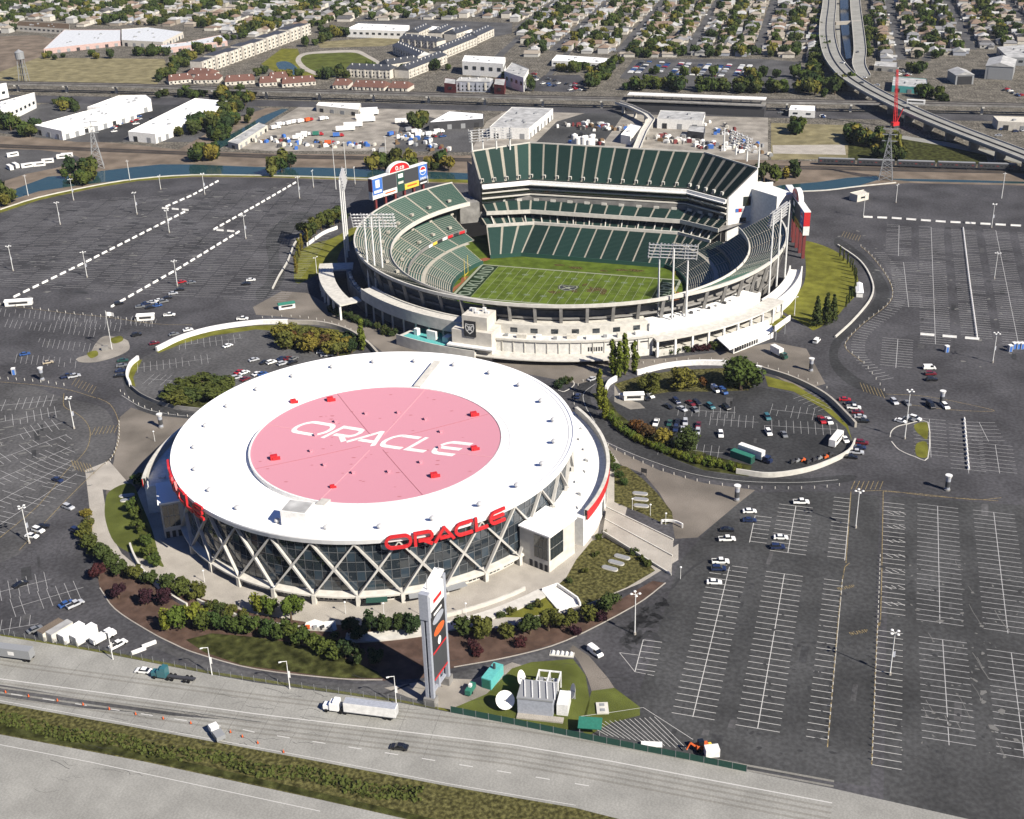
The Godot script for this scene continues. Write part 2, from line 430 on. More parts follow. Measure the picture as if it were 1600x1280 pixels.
	sheet("lawn", "grass_mixed", pv([36.8,-401.3,41.3,-398.6,46.1,-389.3,50.1,-378.5,53.5,-366.1,53.1,-359.9,50.3,-358,43.5,-365.4,34.4,-373.7]), 0.046)
	sheet("lawn", "grass_mixed", pv([19,-338.1,24.9,-349.3,29.1,-351.1,33.9,-348,38,-342.8,42,-334.3,43.6,-330.6,33.9,-321.9,21.5,-314,18.5,-312.8,18.1,-315.8,12.4,-324,15.4,-328.4]), 0.046)
	sheet("lawn", "grass", pv([-11.6,-308.3,-1.9,-314.4,7.3,-320.8,12.3,-310.1,1.8,-307.7]), 0.046)
	sheet("lawn", "grass", pv([161,-646.4,167.7,-643.6,175.7,-627,177.6,-601.6,174.7,-583,169.1,-565.5,159.3,-549.2,152.4,-537.5,139.4,-522.8,136.4,-526.1,129.5,-544.9,128.2,-553.2,143.4,-573.7,150.9,-594.2,157.2,-623.4]), 0.046, true)
	sheet("lawn", "grass", pv([-99.6,-676.2,-87.3,-698.8,-86.2,-677.3,-91.7,-660.8,-92.8,-639.4,-91.9,-629,-102.1,-612.9,-110.2,-604,-115.6,-641.3,-112.3,-662.6]), 0.046, true)
	sheet("lawn", "grass", pv([118.9,-536,127,-547.5,130.4,-535.1,121.4,-520.3,117.8,-524.4]), 0.05)
	sheet("planting_bed", "mulch", pv([-131.9,-329.7,-136.2,-340.4,-134.7,-345.9,-126,-338.8,-112.9,-330.5,-97.7,-322.1,-79.7,-313.2,-58.9,-307,-34,-305.2,-19.3,-303.9,-2.1,-302.4,13.4,-308.8,29.2,-313.9,42.2,-325,46,-323.7,35.1,-312,13.7,-295.8,-2.2,-289.1,-18.7,-284.6,-27.4,-280.4,-38.4,-279.8,-50.9,-280.9,-75,-286.2,-93.2,-294.1,-101.7,-299.3,-110.5,-305.9,-123.7,-317.6]), 0.044)
	sheet("planting_bed", "grass_deep", pv([-98.4,-301.3,-91.4,-304.1,-77.6,-301.6,-65.8,-298.3,-51.9,-291.6,-40.2,-283.8,-38.5,-280.9,-51,-281.5,-67.6,-285.6,-79,-288.4,-91.3,-294.9]), 0.05)
	sheet("service_path", "asphalt_old", pv([-109.8,-303.4,-92.7,-292,-74.7,-284.8,-50.7,-279.2,-38.3,-278.1,-22,-280.7,-16.7,-282.8,-2.2,-287.3,13.6,-294.3,16.5,-295.1,17.2,-292.3,-2.3,-282.1,-13,-275.6,-13.7,-268.9,-19.7,-266,-32.6,-270,-47.4,-273.9,-74,-280.8,-87.2,-285.9,-107,-298]), 0.04)
	sheet("service_yard", "gravel", pv([-37.8,-276.7,-22,-280.2,-13,-279.2,-2.2,-286.4,0.5,-284.9,-7.7,-272.7,-13.7,-265.8,-21.5,-266.6]), 0.046)
	sheet("lawn", "grass_green", pv([-18.9,-267,-9.4,-272.8,-2.3,-283.6,3.2,-286.2,15.1,-287.1,18.2,-279.8,18.7,-268.9,16.3,-257.4,7.5,-257,-2.6,-260.2]), 0.05)
	sheet("lawn", "grass_green", pv([19.5,-272.9,25.8,-273.9,31.9,-265.7,31.6,-262.3,23.7,-259.6,17.4,-254.9,15.1,-257.4]), 0.05)
	sheet("service_path", "plaza", pv([15.4,-293.6,19.7,-288.4,24.4,-278.1,25.8,-273.9,19.5,-272.3,18.7,-278.4,16.8,-285.6,14.4,-291.6]), 0.048)
	# ring lots: planting inside the walls
	sheet("lawn", "grass", pv([-161.6,-519.8,-153.6,-531.9,-140.7,-541,-120.6,-546.6,-102.4,-546.9,-80.2,-538.1,-81.9,-527.5,-97.9,-536.3,-119.7,-541.8,-139.5,-535.4,-151,-527.2,-159.4,-516.7]), 0.046)
	sheet("lawn", "grass", pv([-170.1,-508.2,-165.1,-510,-164.1,-490.7,-160.3,-480.7,-163.7,-484.2,-168.2,-495.7]), 0.046)
	sheet("planting_bed", "grass_deep", pv([-111,-543.5,-96.2,-545.6,-76.8,-534.8,-68.9,-515.4,-73.7,-506.5,-85.9,-513,-104,-517.9,-109.3,-529.5]), 0.048)
	sheet("planting_bed", "grass_deep", pv([-143.4,-462.8,-144.2,-479.7,-134.5,-484.8,-122.8,-481.5,-117.6,-468.5,-123.1,-456.7,-136.4,-457.6]), 0.048)
	sheet("planting_bed", "grass_mixed", pv([42.8,-470.5,54.2,-477.4,71.2,-482.8,93.2,-483.3,105.5,-475.9,97.2,-460.6,81.4,-460.4,65.8,-461.5,52.1,-457.5,44.8,-462.8]), 0.046)
	sheet("lawn", "grass", pv([106.6,-474.5,116.7,-465.6,125.5,-446.8,129.3,-426.7,127.6,-413.5,128.2,-425.1,123.1,-442.3,115.2,-458.2,105.8,-463.8]), 0.05)
	sheet("planting_bed", "grass_deep", pv([32.8,-461.8,37.5,-438,44.6,-421.1,56.3,-406.5,68.8,-394.6,84,-389,86.6,-396.9,72.8,-405.6,62.5,-417.4,49,-427.8,41.7,-443.4,38.1,-461.4]), 0.05)
	sheet("gravel_yard", "gravel", pv([42.7,-469.2,44.2,-456.8,51.5,-451.5,53.1,-446.7,47.1,-445.9,41.3,-453.4]), 0.05)
	freeway_ground()
	far_ground()
	markings()

func freeway_ground() -> void:
	sheet("freeway", "freeway", pv([-296.7,-348.4,-155,-306.4,-120.3,-295.6,-86.9,-284.5,-73.9,-280.5,-47.4,-273.9,-32.6,-270,-2.6,-260.2,43.2,-244.5,75.7,-233.5,116.7,-217.8,164.9,-197.3,117.7,-185.4,55.7,-212.2,12.6,-229.3,-18.7,-237.9,-51.4,-247.8,-69.1,-253.1,-104.1,-263.4,-143.5,-274.7,-273.6,-312.5]), 0.06)
	sheet("freeway", "freeway", pv([-262.4,-295.1,-138.8,-261.8,-97,-249.7,-50.1,-234.5,11.7,-213.8,53.2,-199.4,47.3,-169.5,-196.6,-192.7]), 0.06)
	sheet("median", "grass_mixed", pv([-273.6,-312.5,-143.5,-274.7,-104.1,-263.4,-69.1,-253.1,-51.4,-247.8,-18.7,-237.9,12.6,-229.3,55.7,-212.2,53.2,-199.4,11.7,-213.8,-50.1,-234.5,-97,-249.7,-138.8,-261.8,-262.4,-295.1]), 0.05)
	sheet("median", "grass_deep", pv([-265.4,-299.7,-140.5,-266.5,-121.4,-260.6,-98,-253.3,-67.3,-242.7,-18.3,-225.9,-18.2,-224,-66.9,-240.4,-97.2,-250.2,-139,-262.3,-262.8,-295.7]), 0.07)
	sheet("verge", "grass", pv([-155.1,-306.7,-120.8,-297.1,-87.2,-285.9,-47.6,-275.2,-32.7,-271.3,-2.5,-261.2,23.9,-252.2,23.8,-251.5,-2.5,-260.4,-32.6,-270.3,-47.5,-274.1,-87,-284.7,-120.4,-295.9,-154.7,-305.8]), 0.072)
	# the lanes: a darker worn wheel path, joints and painted lines
	sheet("freeway_lane", "asphalt_old", pv([-278.4,-319.9,-146.4,-282.8,-122.8,-276.3,-96.6,-270.3,-67.5,-263.4,-95.9,-267.7,-121.5,-271.9,-144.6,-277.8,-275.1,-314.9]), 0.066)
	var g := Geo.new()
	var sh: PackedVector2Array = pv([-280.2,-322.7,-147.4,-285.4,-71.6,-267.2,-2.6,-252.3,22.5,-245.1,74.5,-228.6])
	g.strip(sh, 0.34, 0.075)
	g.strip(pv([-274.7,-314.2,-143.9,-275.8,-104.4,-264.4,-69.3,-254,-51.5,-248.8,-18.8,-238.8,12.6,-230.2]), 0.18, 0.075)
	g.strip(pv([-259.2,-290,-137.4,-257.8,-111.7,-250.3,-49.6,-230.6]), 0.22, 0.075)
	var da: PackedVector2Array = pv([-277.9,-319.2,-145.2,-279.4,-123.7,-273.9,-75,-261.4,-70.3,-259.7,-24.3,-247.7,13.1,-237.5])
	var l := path_len(da)
	var s := 2.0
	while s < l:
		var a: Array = along(da, s); var b: Array = along(da, s + 3.6)
		g.strip(PackedVector2Array([a[0], b[0]]), 0.3, 0.075)
		s += 10.0
	struct(g, "lane_marking", M.line)
	g = Geo.new()
	for o in [-7.6, -5.8, 1.6, 3.4, 5.4, 7.2]: g.strip(sh, 0.7, 0.068, o)
	struct(g, "wheel_track", M.freeway_worn)
	g = Geo.new()
	for i in 150:
		var x := rng.randf_range(-130, 60)
		var p := Vector2(x, -264.0 + rng.randf_range(-14, 14) + x * -0.25 - 20)
		var q := PackedVector2Array([p])
		for k in 4: q.append(q[k] + Vector2(rng.randf_range(0.5, 2.2), rng.randf_range(-0.5, 1.1)))
		g.strip(q, rng.randf_range(0.05, 0.13), 0.074)
	struct(g, "crack_seal", M.stain_dark)
	g = Geo.new()
	for k in 26:
		var a: Array = along(sh, 40.0 + k * 9.0)
		var n := Vector2(-a[1].y, a[1].x)
		g.strip(PackedVector2Array([a[0] - n * 11.0, a[0] + n * 10.0]), 0.05, 0.073)
	struct(g, "slab_joint", M.stain_dark)

func far_ground() -> void:
	# channel, rail corridor, yards and streets beyond the stadium
	sheet("embankment", "dirt", pv([-553.1,-813.9,-387.7,-948.8,-355.6,-941,-279.7,-912.7,-226.3,-886.1,-168.6,-872.5,-24.6,-851.4,176.1,-817.6,334.3,-781.4,512.7,-735.9,474,-673.5,318.8,-741.3,251.6,-753.9,220.1,-748.4,175.6,-741.6,124.9,-763.8,-23.2,-778.8,-157.8,-807.8,-210.5,-814.8,-245.4,-809,-268.9,-794.6,-298.4,-769.9,-313.5,-743.9,-421.8,-593.6]), 0.03)
	sheet("channel_bank", "grass", pv([-395.3,-670.4,-317,-753.7,-300.9,-777.2,-271.2,-802.4,-247.1,-815.4,-212.3,-822.9,-159.2,-815.8,-23.4,-789.4,-23.3,-781.8,-158.1,-809.4,-210.8,-816.4,-245.4,-809,-269.4,-796.1,-298.4,-769.9,-313.5,-743.9,-389.6,-659.1]), 0.036)
	sheet("water", "water", pv([-412.1,-703.9,-328.1,-784.2,-319.4,-807.3,-310.9,-826.8,-296.2,-828.4,-277.2,-837.8,-257.3,-845.7,-240.7,-850.7,-217.9,-848.3,-171.4,-836.6,-126.7,-830.2,-82.3,-820.6,-23.7,-804.9,45.5,-791.5,85.3,-772.2,44.8,-779.4,-23.4,-789.4,-80.6,-799.8,-159.2,-815.8,-212.3,-822.9,-247.1,-815.4,-264.7,-809.4,-283.8,-802.1,-305.4,-790.8,-321.1,-765,-399.9,-679.7]), 0.042)
	sheet("water", "water", pv([154.6,-749.3,174.2,-757.4,195.2,-761.1,217.4,-769.2,236.5,-771.7,236.8,-764.2,218.5,-750,197,-743.7,175.9,-743,156.9,-740.7]), 0.042)
	sheet("water", "water", pv([237.2,-765.6,281,-758.2,322,-749.6,429.8,-727.3,425.7,-719.5,320.4,-745.5,252.8,-758.1]), 0.042)
	sheet("water", "water", pv([-227.4,-882.6,-220.1,-900.3,-209.1,-928.1,-200.5,-959.9,-193.5,-991.8,-182.2,-1018,-175.8,-1017.2,-182.7,-988.2,-191,-948.3,-198.9,-917,-206.9,-893.2,-213.3,-879.2]), 0.042)
	sheet("embankment", "dirt", pv([-238.2,-887.4,-224.9,-946.1,-210.1,-998.4,-193.8,-1024.2,-182.6,-1020.4,-193.9,-994.1,-202.6,-958,-220.5,-902.2,-227,-880.7]), 0.04)
	sheet("track_bed", "ballast", pv([-633.5,-948.8,-378.7,-923.9,-177.6,-871.7,-24.4,-844.4,173.6,-804.8,332,-775.4,512.7,-735.9,507.7,-727.9,328.6,-766.7,171.7,-795.4,-24.3,-834.2,-175.7,-860.9,-374.4,-911.9,-623.6,-932.1]), 0.046)
	var g := Geo.new()
	for o in [-3.4, -1.9, 1.9, 3.4]:
		g.rail(pv([-628.5,-940.4,-376.5,-917.9,-176.6,-866.3,-24.3,-839.3,172.7,-800.1,330,-770.3,510.2,-731.8]), 0.12, 0.05, 0.22, o)
	struct(g, "railway_track", M.dark_metal)
	sheet("lot", "asphalt_old", pv([-516.1,-910.8,-372.9,-908,-342.8,-902.8,-314.9,-888.6,-301.8,-872.8,-311.8,-849.8,-329,-835.1,-339.4,-815.5,-440.3,-759.9]), 0.04)
	sheet("yard", "asphalt_old", pv([-423.9,-1048.6,-381.6,-1067.9,-326.4,-1086.4,-252.1,-1076.5,-192.2,-1014.6,-217.7,-911.4,-256.7,-915.9,-320.9,-923.2,-391.6,-959.5]), 0.036)
	sheet("yard", "asphalt_new", pv([-316.3,-956.9,-307.5,-1046,-294,-1056.6,-266,-1040.7,-281.5,-995.9,-287.6,-933.2,-286.2,-919.2,-303.5,-921.2]), 0.04)
	sheet("yard", "gravel", pv([-204,-894.7,-183.4,-962.1,-168,-1028.1,-120.3,-1026.9,-45.6,-1005.4,-24.2,-964.3,-24.8,-863.8,-104.8,-872.6,-169.8,-879.8]), 0.04)
	sheet("yard", "asphalt_old", pv([-79.5,-869.8,-80.5,-949.7,-64.9,-980.4,-23.7,-932.6,-24.7,-860.2]), 0.044)
	sheet("yard", "gravel", pv([-24.7,-860.2,-14.1,-952.3,6.2,-998.9,205.4,-964.5,176.1,-817.6,48.3,-838.2]), 0.04)
	sheet("yard", "asphalt_warm", pv([18.3,-869.8,39.9,-945.8,66.4,-975.3,93.1,-965.2,81.7,-920,62.1,-847.1]), 0.044)
	sheet("yard", "gravel", pv([93.7,-852.4,109.8,-906.7,130.1,-924.4,163.1,-920.5,157.9,-836.5]), 0.046)
	sheet("field", "grass_dry", pv([199.3,-922.3,255.4,-907.4,229.3,-815.2,178.2,-817.4]), 0.04)
	sheet("field", "concrete", pv([186.9,-856.2,236.6,-852.4,230.5,-825.1,182.9,-833.8]), 0.045)
	sheet("field", "grass_deep", pv([251.1,-899.9,275.1,-877.6,309,-855.1,322.7,-818.4,314.6,-789.8,258.6,-805.4,228.5,-812]), 0.04)
	sheet("street", "asphalt", pv([-820.2,-1162.7,-445.2,-1107.4,-209.8,-1055.7,6.2,-1003.5,205.4,-964.5,390.9,-928.2,643.1,-872.6,624.2,-844.3,381.7,-904.3,200.3,-939,6,-985.1,-205.4,-1030.5,-433.3,-1074.6,-797.2,-1126.9]), 0.05)
	sheet("field", "grass_dry", pv([-575.4,-1287.4,-485.8,-1291.4,-337.8,-1262,-323.1,-1216.5,-313,-1133.5,-464.3,-1160.1,-529.4,-1175]), 0.04)
	sheet("field", "dirt", pv([-633.9,-1430.4,-520,-1432.7,-491.1,-1398.7,-472,-1289.3,-485.1,-1217.7,-539.9,-1200.5]), 0.046)
	sheet("sports_field", "grass_green", pv([-198.3,-1240.8,-194,-1264.3,-173.3,-1268.2,-152.2,-1268.4,-139.7,-1252.5,-117.3,-1189.5,-134.3,-1167.1,-150.7,-1154.4,-169.8,-1166.2,-187.6,-1199.8]), 0.06, true)
	sheet("footpath", "concrete", pv([-203.4,-1241.6,-196.8,-1275.4,-152.4,-1282.8,-135.9,-1258.9,-110.6,-1182.2,-133.1,-1154.9,-150.5,-1142.6,-171.3,-1154.4,-191.6,-1194.1]), 0.054, true)
	sheet("pond", "water", pv([-219.5,-1224,-210.3,-1229.2,-197.5,-1201.3,-188.3,-1162.8,-199.2,-1164.3,-211.7,-1190.7]), 0.054, true)
	sheet("field", "grass", pv([-233.6,-1219.5,-226.7,-1301.8,-209.9,-1299.1,-199.3,-1247.8,-191,-1181.5,-154.9,-1140.3,-178.6,-1143.6,-204.3,-1159.1]), 0.05)
	sheet("field", "grass_dry", pv([-194.8,-1334.5,-112.7,-1360.7,-102.3,-1327.3,-121.4,-1299.9,-186.9,-1299.2]), 0.05)
	sheet("parking_lot", "asphalt_old", pv([-168,-1465.6,-106.1,-1473.3,11.2,-1424.8,10.4,-1356.4,-33.1,-1308.3,-98.4,-1350.3,-152.8,-1351.3]), 0.05)
	sheet("parking_lot", "asphalt_old", pv([102.2,-1104.1,123.2,-1189,241.1,-1174.4,272.4,-1153.8,261.1,-1073.5,234.7,-1032.3,157.4,-1047.8]), 0.05)
	sheet("parking_lot", "asphalt", pv([15.1,-1061.8,36.4,-1124.9,67.8,-1123.3,73.5,-1080.4,58,-1050.8]), 0.05)
	sheet("field", "grass_deep", pv([-118.3,-1665.7,13.6,-1627.6,13.1,-1588.3,-115,-1613.3]), 0.05)
	for p in [pv([9.9,-1316.7,32.1,-1403.5,77.7,-1614.8,171.5,-2074,179.5,-2071.9,79.7,-1591.9,36,-1394.1,15.2,-1315.8]), pv([37.5,-1124.7,76.1,-1313.6,123.6,-1489.1,170,-1654.8,178.1,-1653.2,129.5,-1488.1,80.9,-1305.1,43.2,-1123.9]),
			pv([84.6,-1118,133.2,-1288.9,169.6,-1423.8,226,-1643.3,234,-1641.6,176.6,-1422.6,141.7,-1295.1,91,-1105.7]), pv([183.6,-1189.6,208.5,-1291.8,250.6,-1455.9,296.9,-1628.6,304.7,-1627,259.1,-1454.3,214.3,-1283.3,190.7,-1188.5]),
			pv([-29.8,-1134.3,-9.8,-1219,9.8,-1309,32.1,-1403.5,34.6,-1394.3,15,-1300.6,-3.6,-1204.8,-22.2,-1121.6]), pv([-260,-1445.3,-239,-1526.3,-211.5,-1615.4,-203.6,-1602.9,-229.1,-1509.8,-244.6,-1416.4]),
			pv([-308.5,-1138.6,-298.9,-1212.9,-297.7,-1328,-291.6,-1459.8,-281.7,-1554.2,-276.8,-1543.2,-283.8,-1445,-289.8,-1315.5,-291.6,-1202.3,-297.9,-1125.8]), pv([439.1,-1375.5,497.6,-1622.8,506.7,-1620.9,447,-1374.1,389.2,-1142.6,382,-1143.6])]:
		sheet("street", "asphalt_old", p, 0.056)

func markings() -> void:
	var g := Geo.new()
	# near right lots
	stalls(g, Vector2(67.5,-332.3), Vector2(45.5,-261.1), 5.7, [-1, 1])
	stalls(g, Vector2(83.7,-326.8), Vector2(61.7,-255.8), 5.7, [-1, 1])
	stalls(g, Vector2(96.3,-367.7), Vector2(87.3,-338.7), 5.7, [-1, 1])
	stalls(g, Vector2(100.6,-321.8), Vector2(78.2,-248.5), 5.5, [1])
	stalls(g, Vector2(115.9,-371.3), Vector2(104.3,-333.4), 5.5, [1])
	stalls(g, Vector2(126.5,-368.6), Vector2(107.4,-303.7), 7.0, [-1])
	stalls(g, Vector2(104.4,-296.6), Vector2(87.6,-241.3), 7.2, [-1])
	stalls(g, Vector2(36,-295.1), Vector2(32.1,-280.6), 5.5, [-1])
	stalls(g, Vector2(81.2,-362.1), Vector2(76.2,-345.5), 5.5, [-1])
	struct(g, "stall_marking", M.line)
	g = Geo.new()
	for a in [[Vector2(144.1,-365), Vector2(123.4,-298.8)], [Vector2(121.7,-291.2), Vector2(109.1,-247.5)], [Vector2(161.4,-359.9), Vector2(141.3,-293.3)], [Vector2(138.9,-284.4), Vector2(126,-241)], [Vector2(176.7,-351.2), Vector2(141.5,-240.3)]]:
		stalls(g, a[0], a[1], 6.6, [-1, 1])
	# far right lot
	for a in [[Vector2(221,-670.6), Vector2(205.5,-619.2)], [Vector2(205.2,-609.2), Vector2(189.1,-546.9)], [Vector2(237.5,-665.6), Vector2(187.5,-502.3)], [Vector2(253,-658.4), Vector2(207.5,-506.7)], [Vector2(270.6,-656.8), Vector2(222.8,-498.4)], [Vector2(286.9,-649.7), Vector2(238.6,-493.7)], [Vector2(172.9,-509.2), Vector2(163,-478.5)]]:
		stalls(g, a[0], a[1], 6.6, [-1, 1], 2.75, 0.05, 0.2, true, Vector2.ZERO, 0.1)
	# curved row by the hillside road
	var cr := smooth(pv([194.1,-625.4,193.3,-590.8,187.9,-565.7,178.2,-546.1,162.4,-526.5,152.9,-510.6,148.4,-493.1,149.7,-479.5,154.6,-463.1]), 6)
	for i in int(path_len(cr) / 3.0):
		var a: Array = along(cr, i * 3.0)
		g.strip(PackedVector2Array([a[0], a[0] + Vector2(-a[1].y, a[1].x) * -6.0]), 0.2, 0.05)
	# inside the ring lots
	for a in [[Vector2(54.7,-412.7), Vector2(77.8,-407.3)], [Vector2(102.8,-442.4), Vector2(119.3,-436.8)], [Vector2(97.5,-428.7), Vector2(127.2,-423)], [Vector2(77.5,-435.5), Vector2(95.6,-431.5)], [Vector2(66.2,-444.7), Vector2(88.4,-440.4)], [Vector2(118.2,-454.4), Vector2(126.6,-440.9)]]:
		stalls(g, a[0], a[1], 5.4, [-1, 1], 2.75, 0.05, 0.12, true, Vector2.ZERO, 0.1)
	for a in [[Vector2(-164.8,-500.9), Vector2(-134.1,-509.2)], [Vector2(-156.9,-488.9), Vector2(-128.4,-481.8)], [Vector2(-152,-525), Vector2(-124,-532)]]:
		stalls(g, a[0], a[1], 5.4, [-1, 1], 2.75, 0.05, 0.12, true, Vector2.ZERO, 0.2)
	for a in [[Vector2(173.7,-424), Vector2(162.3,-386.8)], [Vector2(179.9,-426.3), Vector2(177.9,-410.5)], [Vector2(179.4,-407.8), Vector2(173.1,-386.2)], [Vector2(161.9,-430.2), Vector2(152.8,-399.4)]]:
		stalls(g, a[0], a[1], 6.0, [-1, 1], 3.0, 0.05, 0.15)
	# left: small lots
	for a in [[Vector2(-251.8,-573.7), Vector2(-170.9,-553.5)], [Vector2(-243.4,-558.9), Vector2(-195.5,-543.4)], [Vector2(-219.4,-533.6), Vector2(-189.9,-524)], [Vector2(-219.4,-561.2), Vector2(-185,-548.9)], [Vector2(-223.5,-515.5), Vector2(-193.7,-507.7)], [Vector2(-182.9,-558.5), Vector2(-167.6,-552.5)]]:
		stalls(g, a[0], a[1], 5.5, [-1, 1], 2.75, 0.05, 0.13, false, Vector2(0.5, 0), 0.15)
	for a in [[Vector2(-156,-320.1), Vector2(-137.3,-330.3)], [Vector2(-155.8,-308.7), Vector2(-145.2,-311.4)], [Vector2(-163.2,-329.1), Vector2(-149.1,-335.5)]]:
		stalls(g, a[0], a[1], 5.5, [-1, 1], 2.75, 0.05, 0.13, true, Vector2.ZERO, 0.1)
	struct(g, "stall_marking", M.line_worn)
	# upper left lot: many faded rows that run towards the channel
	g = Geo.new()
	for k in 17:
		var t := k / 16.0
		var a: Vector2 = (Vector2(-310,-622)).lerp(Vector2(-116.7,-579), t)
		var b: Vector2 = (Vector2(-296,-762.6)).lerp(Vector2(-96.7,-792.3), t)
		stalls(g, a, b, 5.6, [-1, 1], 2.75, 0.05, 0.17, false, Vector2.ZERO, 0.2)
	for k in 7:
		var t := k / 6.0
		stalls(g, (Vector2(-227.7,-463.4)).lerp(Vector2(-185.1,-354.3), t), (Vector2(-190.2,-470.1)).lerp(Vector2(-162.4,-405.5), t), 5.6, [-1, 1], 2.75, 0.05, 0.17, true, Vector2.ZERO, 0.3)
	struct(g, "stall_marking", M.line_worn)
	# yellow edge lines, hatched islands and road edges
	g = Geo.new()
	for p in [pv([119.8,-376.4,129.8,-376.3,143,-372,165.7,-367.3]), pv([128.6,-375.9,141.2,-373.4,157.3,-368.6,167.5,-369.4]), pv([117.5,-376.5,104.3,-331.9]), pv([87.6,-241.3,104.4,-296.6,107.4,-303.7,128.6,-375.9]), pv([105.5,-331.9,100.5,-321.7,78.1,-248]), pv([-221.5,-490,-203.4,-485.5,-187.7,-479.3,-174.4,-470.9]), pv([-255.7,-584.4,-233.5,-575.8,-215.7,-569.3,-195,-562.7,-170.7,-552.7,-151.6,-549.7]), pv([151.8,-453.4,167.6,-450,186.7,-438.2,187.6,-435.3,171.4,-438,151.1,-446.3]),
			pv([-189.5,-476.3,-185.5,-463.7,-178.8,-457.3,-172.4,-449.4,-167.5,-439.5,-164.7,-426.9,-165.1,-417.6,-167.2,-405.7,-169,-382.6,-175,-361.7]), pv([-173.8,-470.9,-166.6,-464.3,-159.5,-450.3,-155.1,-436,-152.6,-419.9,-154.6,-411.4,-157.3,-400.4,-161.3,-380,-165.6,-353.3]), pv([150.8,-485.4,147.4,-500.2,151,-510.7,163,-528.8,180.8,-551.7,187.7,-568.4,191,-591,191.7,-620.4,190.2,-636.3])]:
		g.strip(smooth(p, 3), 0.28, 0.056)
	for a in [[Vector2(117.9,-377.9), Vector2(129.4,-377.2), Vector2(130.6,-383.1)], [Vector2(-166.1,-436.6), Vector2(-156.2,-438.2), Vector2(-158.1,-445.1)], [Vector2(-163.6,-408), Vector2(-154.3,-404), Vector2(-159.8,-412.7)], [Vector2(-188.8,-484.5), Vector2(-175.6,-473.5), Vector2(-177.7,-482.5)], [Vector2(143.5,-456.4), Vector2(151.2,-448.7), Vector2(150.8,-458.3)], [Vector2(184.1,-653.2), Vector2(192.1,-643.7), Vector2(195,-654.5)]]:
		for i in 7: g.strip(PackedVector2Array([a[0].lerp(a[1], i / 7.0), a[0].lerp(a[1], (i + 1) / 7.0) + (a[2] - a[1])]), 0.25, 0.055)
	struct(g, "edge_marking", M.line_yellow)
	g = Geo.new()
	for i in 14: # hatched bays between the disabled stalls
		for k in 3:
			var o: Vector2 = (Vector2(125.6,-362.2)).lerp(Vector2(108.4,-305.9), i / 13.0) + Vector2(0.6 + k * 2.0, 0)
			if i % 2 == 0: g.strip(PackedVector2Array([o, o + Vector2(1.6, 2.0)]), 0.2, 0.054)
	for i in 15: g.strip(PackedVector2Array([(Vector2(22.4,-254.7)).lerp(Vector2(42.4,-248.5), i / 14.0), (Vector2(15.3,-261.2)).lerp(Vector2(33.6,-264.8), i / 14.0).lerp((Vector2(22.4,-254.7)).lerp(Vector2(42.4,-248.5), i / 14.0), 0.2)]), 0.14, 0.054)
	for p in [pv([15.4,-262.5,24.6,-263.9,32.8,-265.4,44.3,-252.3]), pv([28.6,-289.4,32.1,-280.6,37.2,-278.7]), pv([28.6,-289.4,33.9,-288])]: g.strip(p, 0.15, 0.056)
	for p in [pv([34.7,-419.1,46.7,-406.1,63.8,-392.5,81.1,-385.9,101.2,-383.8,115.1,-384.9]), pv([34.8,-471,29.4,-462,29.4,-450,32.2,-435.5]), pv([-164.1,-472.7,-151.4,-459.7,-137.9,-453,-124.3,-449.8])]: g.strip(smooth(p, 4), 0.18, 0.056)
	struct(g, "edge_marking", M.line)
	# stains and patches in the lots
	g = Geo.new()
	for i in 80: blotch(g, (Vector2(119.9,-331.1)).lerp(Vector2(167.6,-328.7), rng.randf()).lerp((Vector2(91.4,-244.7)).lerp(Vector2(132,-240.7), rng.randf()), rng.randf()), rng.randf_range(0.1, 0.4), 0.06, rng.randf_range(1, 2.5), rng.randf() * TAU)
	for i in 9: blotch(g, (Vector2(123.8,-323.7)).lerp(Vector2(128.4,-247.9), rng.randf()) + Vector2(rng.randf_range(-8, 8), 0), rng.randf_range(0.5, 1.1), 0.061, 1.6, rng.randf() * TAU)
	for i in 120: blotch(g, (Vector2(-278.8,-629.3)).lerp(Vector2(-135.6,-772.5), rng.randf()) + Vector2(rng.randf_range(-60, 60), rng.randf_range(-60, 60)), rng.randf_range(0.3, 1.3), 0.06, rng.randf_range(1, 3), rng.randf() * 0.4)
	for i in 60: blotch(g, (Vector2(-211.5,-462.4)).lerp(Vector2(-161.8,-395.9), rng.randf()) + Vector2(rng.randf_range(-25, 15), rng.randf_range(-12, 12)), rng.randf_range(0.3, 0.9), 0.06, rng.randf_range(1, 4), -0.3)
	for i in 90: blotch(g, (Vector2(197.6,-619.9)).lerp(Vector2(230.4,-484), rng.randf()) + Vector2(rng.randf_range(-30, 30), rng.randf_range(-50, 50)), rng.randf_range(0.3, 1.0), 0.06, rng.randf_range(1, 2), rng.randf() * TAU)
	for i in 16:
		var p: Vector2 = (Vector2(129.1,-334.4)).lerp(Vector2(155.8,-329.3), rng.randf()).lerp((Vector2(95.3,-246.9)).lerp(Vector2(126.6,-243.2), rng.randf()), rng.randf())
		var l := PackedVector2Array([p])
		for k in rng.randi_range(2, 6): l.append(l[k] + Vector2(rng.randf_range(-0.12, 0.2), rng.randf_range(1.0, 2.4)))
		g.strip(l, rng.randf_range(0.1, 0.25), 0.062)
		blotch(g, l[-1], rng.randf_range(0.3, 0.8), 0.063, 1.3, rng.randf() * TAU)
	struct(g, "surface_stain", M.stain)
	g = Geo.new()
	for i in 260: blotch(g, (Vector2(52.5,-342.1)).lerp(Vector2(170.6,-336), rng.randf()).lerp((Vector2(36.5,-246.9)).lerp(Vector2(132,-240.7), rng.randf()), rng.randf()), rng.randf_range(0.2, 0.7), 0.058, rng.randf_range(1, 2), rng.randf() * TAU)
